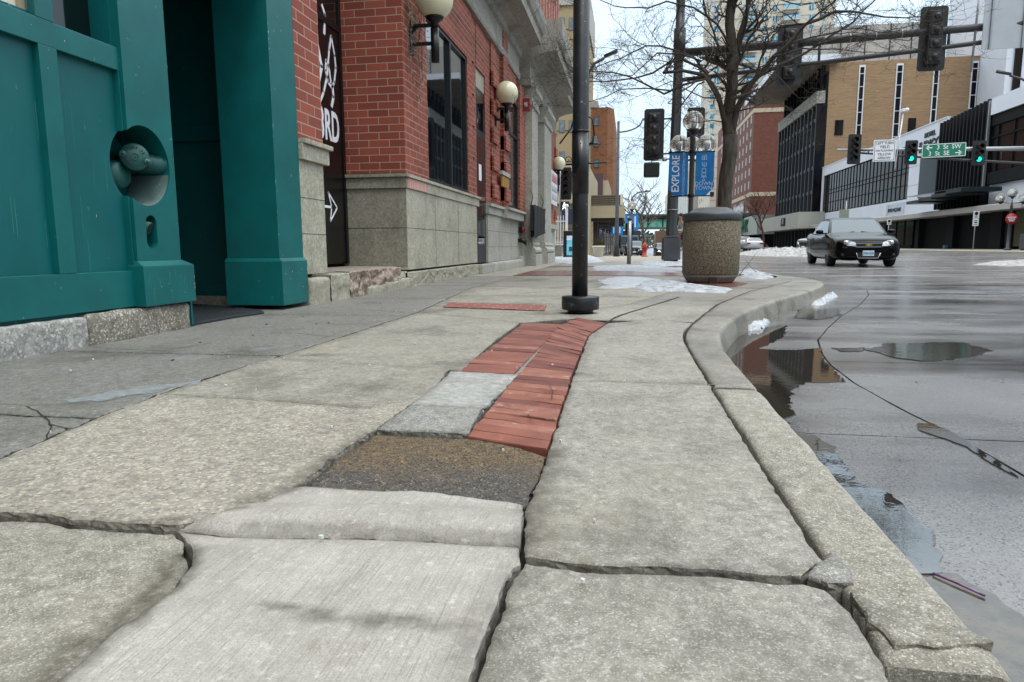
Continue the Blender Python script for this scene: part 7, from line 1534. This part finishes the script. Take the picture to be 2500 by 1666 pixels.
bo = skin('body', J, [(0, 1), (1, 2), (2, 3), (3, 4), (4, 5), (5, 6), (6, 7), (2, 8), (8, 9), (9, 10), (2, 11), (11, 12), (12, 13), (0, 14), (14, 15), (15, 16), (0, 17), (17, 18), (18, 19), (16, 20), (19, 21)], plain('skin_tone', 'a57a62', .6), pe)
jk = skin('jacket', [B(0, .17, .96, .16), B(0, .09, 1.2, .16), B(0, -.02, 1.4, .17), B(0, -.08, 1.52, .09), B(-.18, -.03, 1.42, .08), B(-.25, -.14, 1.22, .065), B(-.26, -.25, 1.08, .048), B(.18, -.03, 1.42, .08), B(.25, -.14, 1.22, .065), B(.26, -.25, 1.08, .048)], [(0, 1), (1, 2), (2, 3), (2, 4), (4, 5), (5, 6), (2, 7), (7, 8), (8, 9)], plain('jacket_grey', '8a8d90', .9, var=.2, vs=9), pe)
tr_ = skin('jeans', [B(0, .17, .93, .15), B(-.11, .08, .9, .11), B(-.12, -.2, .71, .085), B(-.12, -.08, .36, .06), B(.11, .08, .9, .11), B(.12, -.05, .58, .085), B(.12, .14, .22, .06)], [(0, 1), (1, 2), (2, 3), (0, 4), (4, 5), (5, 6)], plain('jeans_dark', '1e2a3c', .9), pe)
hr_ = lmb(lambda m: m.ball(BM @ Vector((0, -.13, 1.79)), .105, 16, 10), 'hair', plain('hair_dark', '231c18', .8), pe)
# hands close on the bar: palm and five fingers each
for sx in (-1, 1):
    def hand(m):
        c = BM @ Vector((sx*.26, -.29, 1.045)); m.ball(c, .034, 10, 6, sz=.7)
        for k in range(4): m.tube([c+BM @ Vector((sx*(-.025+.016*k), -.01, .01)), c+BM @ Vector((sx*(-.025+.016*k), -.055, .0)), c+BM @ Vector((sx*(-.025+.016*k), -.05, -.035)), c+BM @ Vector((sx*(-.025+.016*k), -.02, -.045))], .0085, 5)
        m.tube([c+BM @ Vector((-sx*.03, .01, 0)), c+BM @ Vector((-sx*.05, -.02, -.02))], .009, 5)
    lmb(hand, 'hand', bpy.data.materials['skin_tone'], pe)
for sx, a, b_ in ((-1, (-.12, -.2, .3), (-.12, -.30, .27)), (1, (.12, .06, .17), (.12, -.06, .16))): lmb(lambda m: m.tube([BM @ Vector(a), BM @ Vector(b_)], [.045, .035], 8), 'shoe', M_WHITE, pe)
# ------------------------------------------------------------------ snow, slush and litter
def mound(name, outline, h, z0, mat, label, grid=.06, rough=.35, seed=0, cat='snow'):
    b = [Vector(p[:2]) for p in outline]
    if area(b) < 0: b = b[::-1]
    b = [jn(p, .07) for p in resample(b, grid)]; c = sum(b, Vector((0, 0)))/len(b)
    pts = []; y = min(p.y for p in b)
    bi = inset(b, grid*.5)
    while y < max(p.y for p in b):
        x = min(p.x for p in b)
        while x < max(p.x for p in b):
            q = (x+random.uniform(-.3, .3)*grid, y+random.uniform(-.3, .3)*grid)
            if inside(q, bi): pts.append(Vector(q))
            x += grid
        y += grid
    vo, eo, fo, ov, _, _ = delaunay_2d_cdt(b+pts, [], [list(range(len(b)))], 1, 1e-6)
    def dist(p): return min((p-q).length for q in b)
    W_ = max(dist(p) for p in (pts or b))+1e-6; vs = []
    for i, p in enumerate(vo):
        d = 0 if any(o < len(b) for o in ov[i]) else dist(p)
        f = min(1, d/W_)**.55; n_ = noise.noise((p.x*5, p.y*5, seed))*.6+noise.noise((p.x*16, p.y*16, seed))*.4+noise.noise((p.x*40, p.y*40, seed))*.2
        vs.append((p.x, p.y, z0+h*f*(1+rough*n_*2)+(.0 if d else -.01)))
    m = MB(); m.add(vs, [list(f) for f in fo], 0, True); o = m.build(name, mat); return tag(o, label, cat, kind='stuff')
M_DSNOW = plain('dirty_snow', 'a9a7a3', .6, var=.4, vs=5, bmp=.5, bs_=30, c2='6b6660', dirt=('4a4540', 9, .5, .68))
random.seed(4)
G2 = lambda pts, z=0.: [onz(x, y, z).to_2d() for x, y in pts]
mound('snow_pile', G2([(1545, 702), (1570, 690), (1600, 686), (1640, 683), (1668, 690), (1690, 698), (1740, 702), (1790, 708), (1770, 717), (1700, 714), (1640, 712), (1590, 714), (1555, 712)]), .06, .004, M_SNOW, 'lumpy snow at the foot of the litter bin', .05)
mound('snow_patch', G2([(1450, 684), (1500, 676), (1560, 676), (1620, 682), (1670, 692), (1600, 702), (1520, 706), (1470, 708), (1450, 704), (1470, 696)]), .008, .004, M_SLUSH, 'thin icy snow sheet on the sidewalk left of the bin', .12, .6)
mound('snow_patch', G2([(1440, 650), (1530, 647), (1600, 650), (1680, 655), (1672, 668), (1560, 664), (1450, 662)]), .015, .004, M_SNOW, 'snow patch around the slim crossing post', .12, .6)
mound('snow_patch', G2([(1345, 622), (1430, 620), (1460, 630), (1480, 640), (1400, 646), (1340, 640)]), .04, .002, M_SNOW, 'snow field beside the kiosk across the corner', .3, .5)
mound('snow_pile', G2([(1560, 640), (1600, 636), (1680, 636), (1690, 648), (1620, 652), (1570, 648)]), .06, .0, M_SNOW, 'snow heap round the base of the big traffic pole', .12, .5)
mound('snow_pile', G2([(1800, 665), (1830, 655), (1870, 668), (1900, 676), (1860, 684), (1810, 680)]), .03, .003, M_SNOW, 'snow scraps right of the litter bin', .07, .7)
mound('snow_clump', R4([(470, 452), (500, 425), (560, 402), (615, 408), (600, 440), (530, 462)], -.14), .055, -.15, M_SLUSH, 'grey snow clump in the gutter water', .03, .5)
mound('snow_clump', R4([(840, 320), (900, 292), (950, 268), (1000, 272), (960, 300), (900, 325)], -.14), .06, -.15, M_SLUSH, 'melting snow clump at the kerb tip', .05, .5)
bk_ = [(7.6, 45), (9, 42.5), (11, 42), (13, 43), (14, 46), (13.6, 52), (12, 58), (10, 60), (8.4, 56), (7.4, 50)]
mound('snow_bank', bk_, .40, -.14, M_DSNOW, 'long dirty snow bank between the road and the parked cars', .35, .7)
mound('snow_bank', G2([(2370, 646), (2420, 638), (2500, 633), (2560, 634), (2560, 648), (2460, 650)], -.14), .05, -.155, M_DSNOW, 'flat dirty snow ridge on the wet road at the right edge', .12, .7)
m = MB(); random.seed(8)
P_ = [onz(1805, 672, .01), onz(1850, 668, .02), onz(1895, 676, .015)]; m.tube(P_, .012, 6); m.tube([P_[0], P_[0]+Vector((.12, .1, .14)), P_[0]+Vector((.3, .15, .38))], [.006, .005, .003], 5); m.tube([P_[1], P_[1]+Vector((-.1, .1, .1)), P_[1]+Vector((-.18, .15, .22))], [.006, .004, .003], 5)
tag(m.build('fallen_branch', M_TWIG), 'thin fallen dark branch lying right of the litter bin', 'branch')
a, b = onz(2278, 1400, -.142), onz(2405, 1455, -.142); m = MB(); m.tube([a, a.lerp(b, .5)+Vector((0, 0, .001)), b], .0024, 8); tag(m.build('drinking_straw', plain('straw_purple', '5a2a58', .3, c2='8a6088', vs=60)), 'purple plastic straw lying in the gutter puddle', 'straw')
m = MB()
for i in range(90):
    if i < 45: x = random.uniform(1.2, 3.6); y = random.uniform(1.0, 3.6); z = -.149
    elif i < 62: x = random.uniform(-2.4, -1.9); y = random.uniform(2.5, 6); z = .002
    else: x = random.uniform(.255, .30); y = random.uniform(1.1, 3.4); z = -.012
    c = Vector((x, y, z)); s_ = random.uniform(.003, .009); d = Vector((random.uniform(-1, 1), random.uniform(-1, 1), .1)).normalized()*s_*1.4; e = Vector((-d.y, d.x, .002))*.6; m.add([c-d, c+e, c+d, c-e, c+Vector((0, 0, s_*.6))], [(0, 1, 4), (1, 2, 4), (2, 3, 4), (3, 0, 4), (0, 1, 2, 3)])
tag(m.build('grit', plain('grit_dark', '1d1916', .9, var=.3)), 'scattered grit and leaf crumbs in gutter and joints', 'debris', kind='stuff')
# ------------------------------------------------------------------ right pavement furniture
q = onx(2459, 618, 23.4); tl = thing('globe_lamp', 'dark lamp standard with three clear globes and a red disc sign at the right', 'street lamp', (23.4, q.y, .1)); ly = q.y
ph = lambda px, py: ony(px, py, ly)
g0 = ph(2473, 471); dx = lambda px: ph(px, 520).x-23.4
tilt = dx(2466)
lmb(lambda m: m.lathe([(.0001, 0), (.22, 0), (.2, .12), (.1, .16), (.09, 1.2), (.065, 2.6), (.09, 2.7), (.06, 2.8), (.0001, g0.z-.35)], (0, 0, 0), 14), 'pole', M_MAST, tl)
for px, py in ((2473, 471), (2444, 484), (2500, 484)):
    v = ph(px, py); globe(tl, v.x-23.4 if px != 2473 else 0, 0 if px == 2473 else .0, v.z-.1, .29)
lmb(lambda m: (m.tube([(-.9, 0, 2.95), (.8, 0, 2.95)], .02, 6), m.tube([(dx(2444), 0, 3.0), (dx(2444), 0, 3.4)], .03, 6), m.tube([(dx(2500), 0, 3.0), (dx(2500), 0, 3.4)], .03, 6)), 'cross_arm', M_MAST, tl)
rsn = lmb(lambda m: m.lathe([(.0001, 0), (.34, 0), (.34, .02), (.0001, .02)], (0, 0, 0), 24, M=Matrix.Translation((-.0, -.12, ph(2468, 535).z-.1)) @ Matrix.Rotation(pi/2, 4, 'X')), 'disc_sign', plain('sign_red', 'a81f2a', .5), tl)
m = MB(); zc_ = ph(2468, 535).z-.1
for dz, w_ in ((.1, .24), (-.01, .2), (-.12, .15)): m.box(-w_, w_, -.155, -.142, zc_+dz-.025, zc_+dz+.025)
o = m.build('white_bars', M_SIGNW, rsn); o.location = (0, 0, 0)
def park_sign(label, px, ptop, pbot, X, n, name='parking_sign', group=None, mats=None):
    q = onx(px, pbot, X); Y = q.y; zt_ = ony(px, ptop, Y).z; t = thing(name, label, 'sign', (X, Y, .1), group)
    lmb(lambda m: m.tube([(0, 0, 0), (0, 0, zt_-.1)], .035, 8), 'post', M_ALU, t)
    z = zt_-.1
    for i in range(n):
        s_ = lmb(lambda m: m.box(-.19, .19, -.05, -.035, z-.5, z, c=.006), 'sign_panel', M_SIGNW, t)
        def pr(m):
            if i == 0: m.lathe([(.09, 0), (.12, 0), (.12, .006), (.09, .006)], (0, 0, 0), 16, M=Matrix.Translation((0, -.052, z-.16)) @ Matrix.Rotation(pi/2, 4, 'X')); m.box(-.12, .12, -.056, -.051, z-.36, z-.32); m.box(-.09, .09, -.056, -.051, z-.44, z-.41)
            else: m.box(-.13, .13, -.056, -.051, z-.14, z-.1); m.box(-.1, .1, -.056, -.051, z-.3, z-.2); m.box(-.13, .13, -.056, -.051, z-.42, z-.38)
        o = lmb(pr, 'printing', bpy.data.materials['lens_red'] if i == 0 else plain('sign_print', '2b7560', .6) if 'sign_print' not in bpy.data.materials else bpy.data.materials['sign_print'], t); o.parent = s_; z -= .52
    return t
park_sign('no parking sign stack on a thin post before the dark hotel entrance', 2375, 516, 614, 23.6, 2, group='white parking signs on the opposite pavement'); park_sign('small white parking sign just right of the black sedan roof', 2166, 536, 606, 23.6, 1, group='white parking signs on the opposite pavement'); park_sign('small white parking sign left above the black sedan', 1992, 555, 604, 23.4, 1, group='white parking signs on the opposite pavement')
q = onx(2060, 604, 23.2); t = thing('sign_back', 'blank grey back of a square sign above the black sedan roof', 'sign', (23.2, q.y, .1)); lmb(lambda m: m.tube([(0, 0, 0), (0, 0, 5.2)], .05, 8), 'post', M_ALU, t); a, b = ony(2048, 535, q.y), ony(2073, 512, q.y); lmb(lambda m: m.box(a.x-23.2, b.x-23.2, -.06, -.03, a.z-.1, b.z-.1, c=.01), 'panel', plain('sign_back_pale', '8f9487', .6), t)
q = onx(2497, 618, 23.5); t = thing('utility_cabinet', 'grey street cabinet at the right edge of the photo', 'cabinet', (23.5+.35, q.y, .1)); lmb(lambda m: m.box(-.45, .5, -.3, .3, .1, 1.0, c=.04), 'cabinet_body', M_POLEG, t); lmb(lambda m: [m.box(x, x+.1, -.2, .2, 0, .1) for x in (-.4, .3)], 'feet', M_BLACKM, t)
def cobra2(label, base, pts, head):
    t = thing('street_lamp', label, 'street lamp', base, None); lmb(lambda m: m.tube([Vector(p)-Vector(base) for p in pts], [.09]+[.06]*(len(pts)-1), 10), 'pole', M_POLEG, t)
    h0, h1 = [Vector(p)-Vector(base) for p in head]; d = (h1-h0); n_ = Vector((0, .16, 0)); u_ = Vector((0, 0, .12))
    m = MB(); m.add([h0-n_*.5, h0+n_*.5, h1+n_, h1-n_, h0-n_*.4+u_, h0+n_*.4+u_, h1+n_*.6+u_*.9, h1-n_*.6+u_*.9], [(0, 1, 2, 3), (4, 5, 6, 7), (0, 1, 5, 4), (1, 2, 6, 5), (2, 3, 7, 6), (3, 0, 4, 7)]); o = m.build('lamp_head', M_BLACKM, t); o.location = (0, 0, 0); return t
A_ = lambda x, y, Y: tuple(ony(x, y, Y))
cobra2('street lamp arm reaching in from the right edge over the hotel', (A_(2540, 620, 44)[0], 44, .1), [(A_(2540, 620, 44)[0], 44, .1), A_(2540, 260, 44), A_(2520, 210, 44), A_(2495, 193, 44), A_(2465, 185, 44)], (A_(2468, 184, 44), A_(2434, 177, 44)))
cobra2('street lamp head seen just right of the dark near post', (A_(1428, 620, 28)[0], 28, 0), [(A_(1428, 620, 28)[0], 28, 0), A_(1430, 300, 28), A_(1436, 180, 28), A_(1452, 155, 28), A_(1474, 143, 28)], (A_(1474, 143, 28), A_(1508, 127, 28)))
cobra2('pale double armed lamp pole far down the street', (A_(1542, 618, 62)[0], 62, fz(0, 62)), [(A_(1542, 618, 62)[0], 62, fz(0, 62)), A_(1542, 500, 62), A_(1544, 482, 62), A_(1558, 470, 62), A_(1580, 468, 62)], (A_(1575, 468, 62), A_(1588, 469, 62)))
for px, Y, lab in ((1541, 45, 'smaller globe lamp with two blue banners behind the slim crossing post'), (1505, 72, 'distant lamp standard with blue banners left of the hydrant')):
    k_ = 3.3; q = ony(px, 610, Y); t = thing('lamp_standard', lab, 'street lamp', (q.x, Y, fz(0, Y))); ztop = ony(px, 503 if px == 1541 else 545, Y).z-fz(0, Y)
    lmb(lambda m: m.tube([(0, 0, 0), (0, 0, ztop-.3)], .07, 10), 'pole', M_POLEG, t)
    if px == 1541: globe(t, 0, 0, ztop, .28)
    z1, z0 = ony(px, 524 if px == 1541 else 552, Y).z-fz(0, Y), ony(px, 563 if px == 1541 else 575, Y).z-fz(0, Y); w_ = .42 if px == 1541 else .62
    for sx in (-1, 1): o = lmb(lambda m: m.box(min(sx*.05, sx*w_), max(sx*.05, sx*w_), -.01, .01, z0, z1), 'banner', M_BLUE, t); p2 = lmb(lambda m: m.box(min(sx*w_*.4, sx*w_*.62), max(sx*w_*.4, sx*w_*.62), -.016, -.012, z0+.2, z1-.12), 'banner_print', M_PALETXT, t); p2.parent = o
    lmb(lambda m: m.tube([(-w_, 0, z1+.02), (w_, 0, z1+.02)], .02, 6), 'banner_rod', M_BLACKM, t)
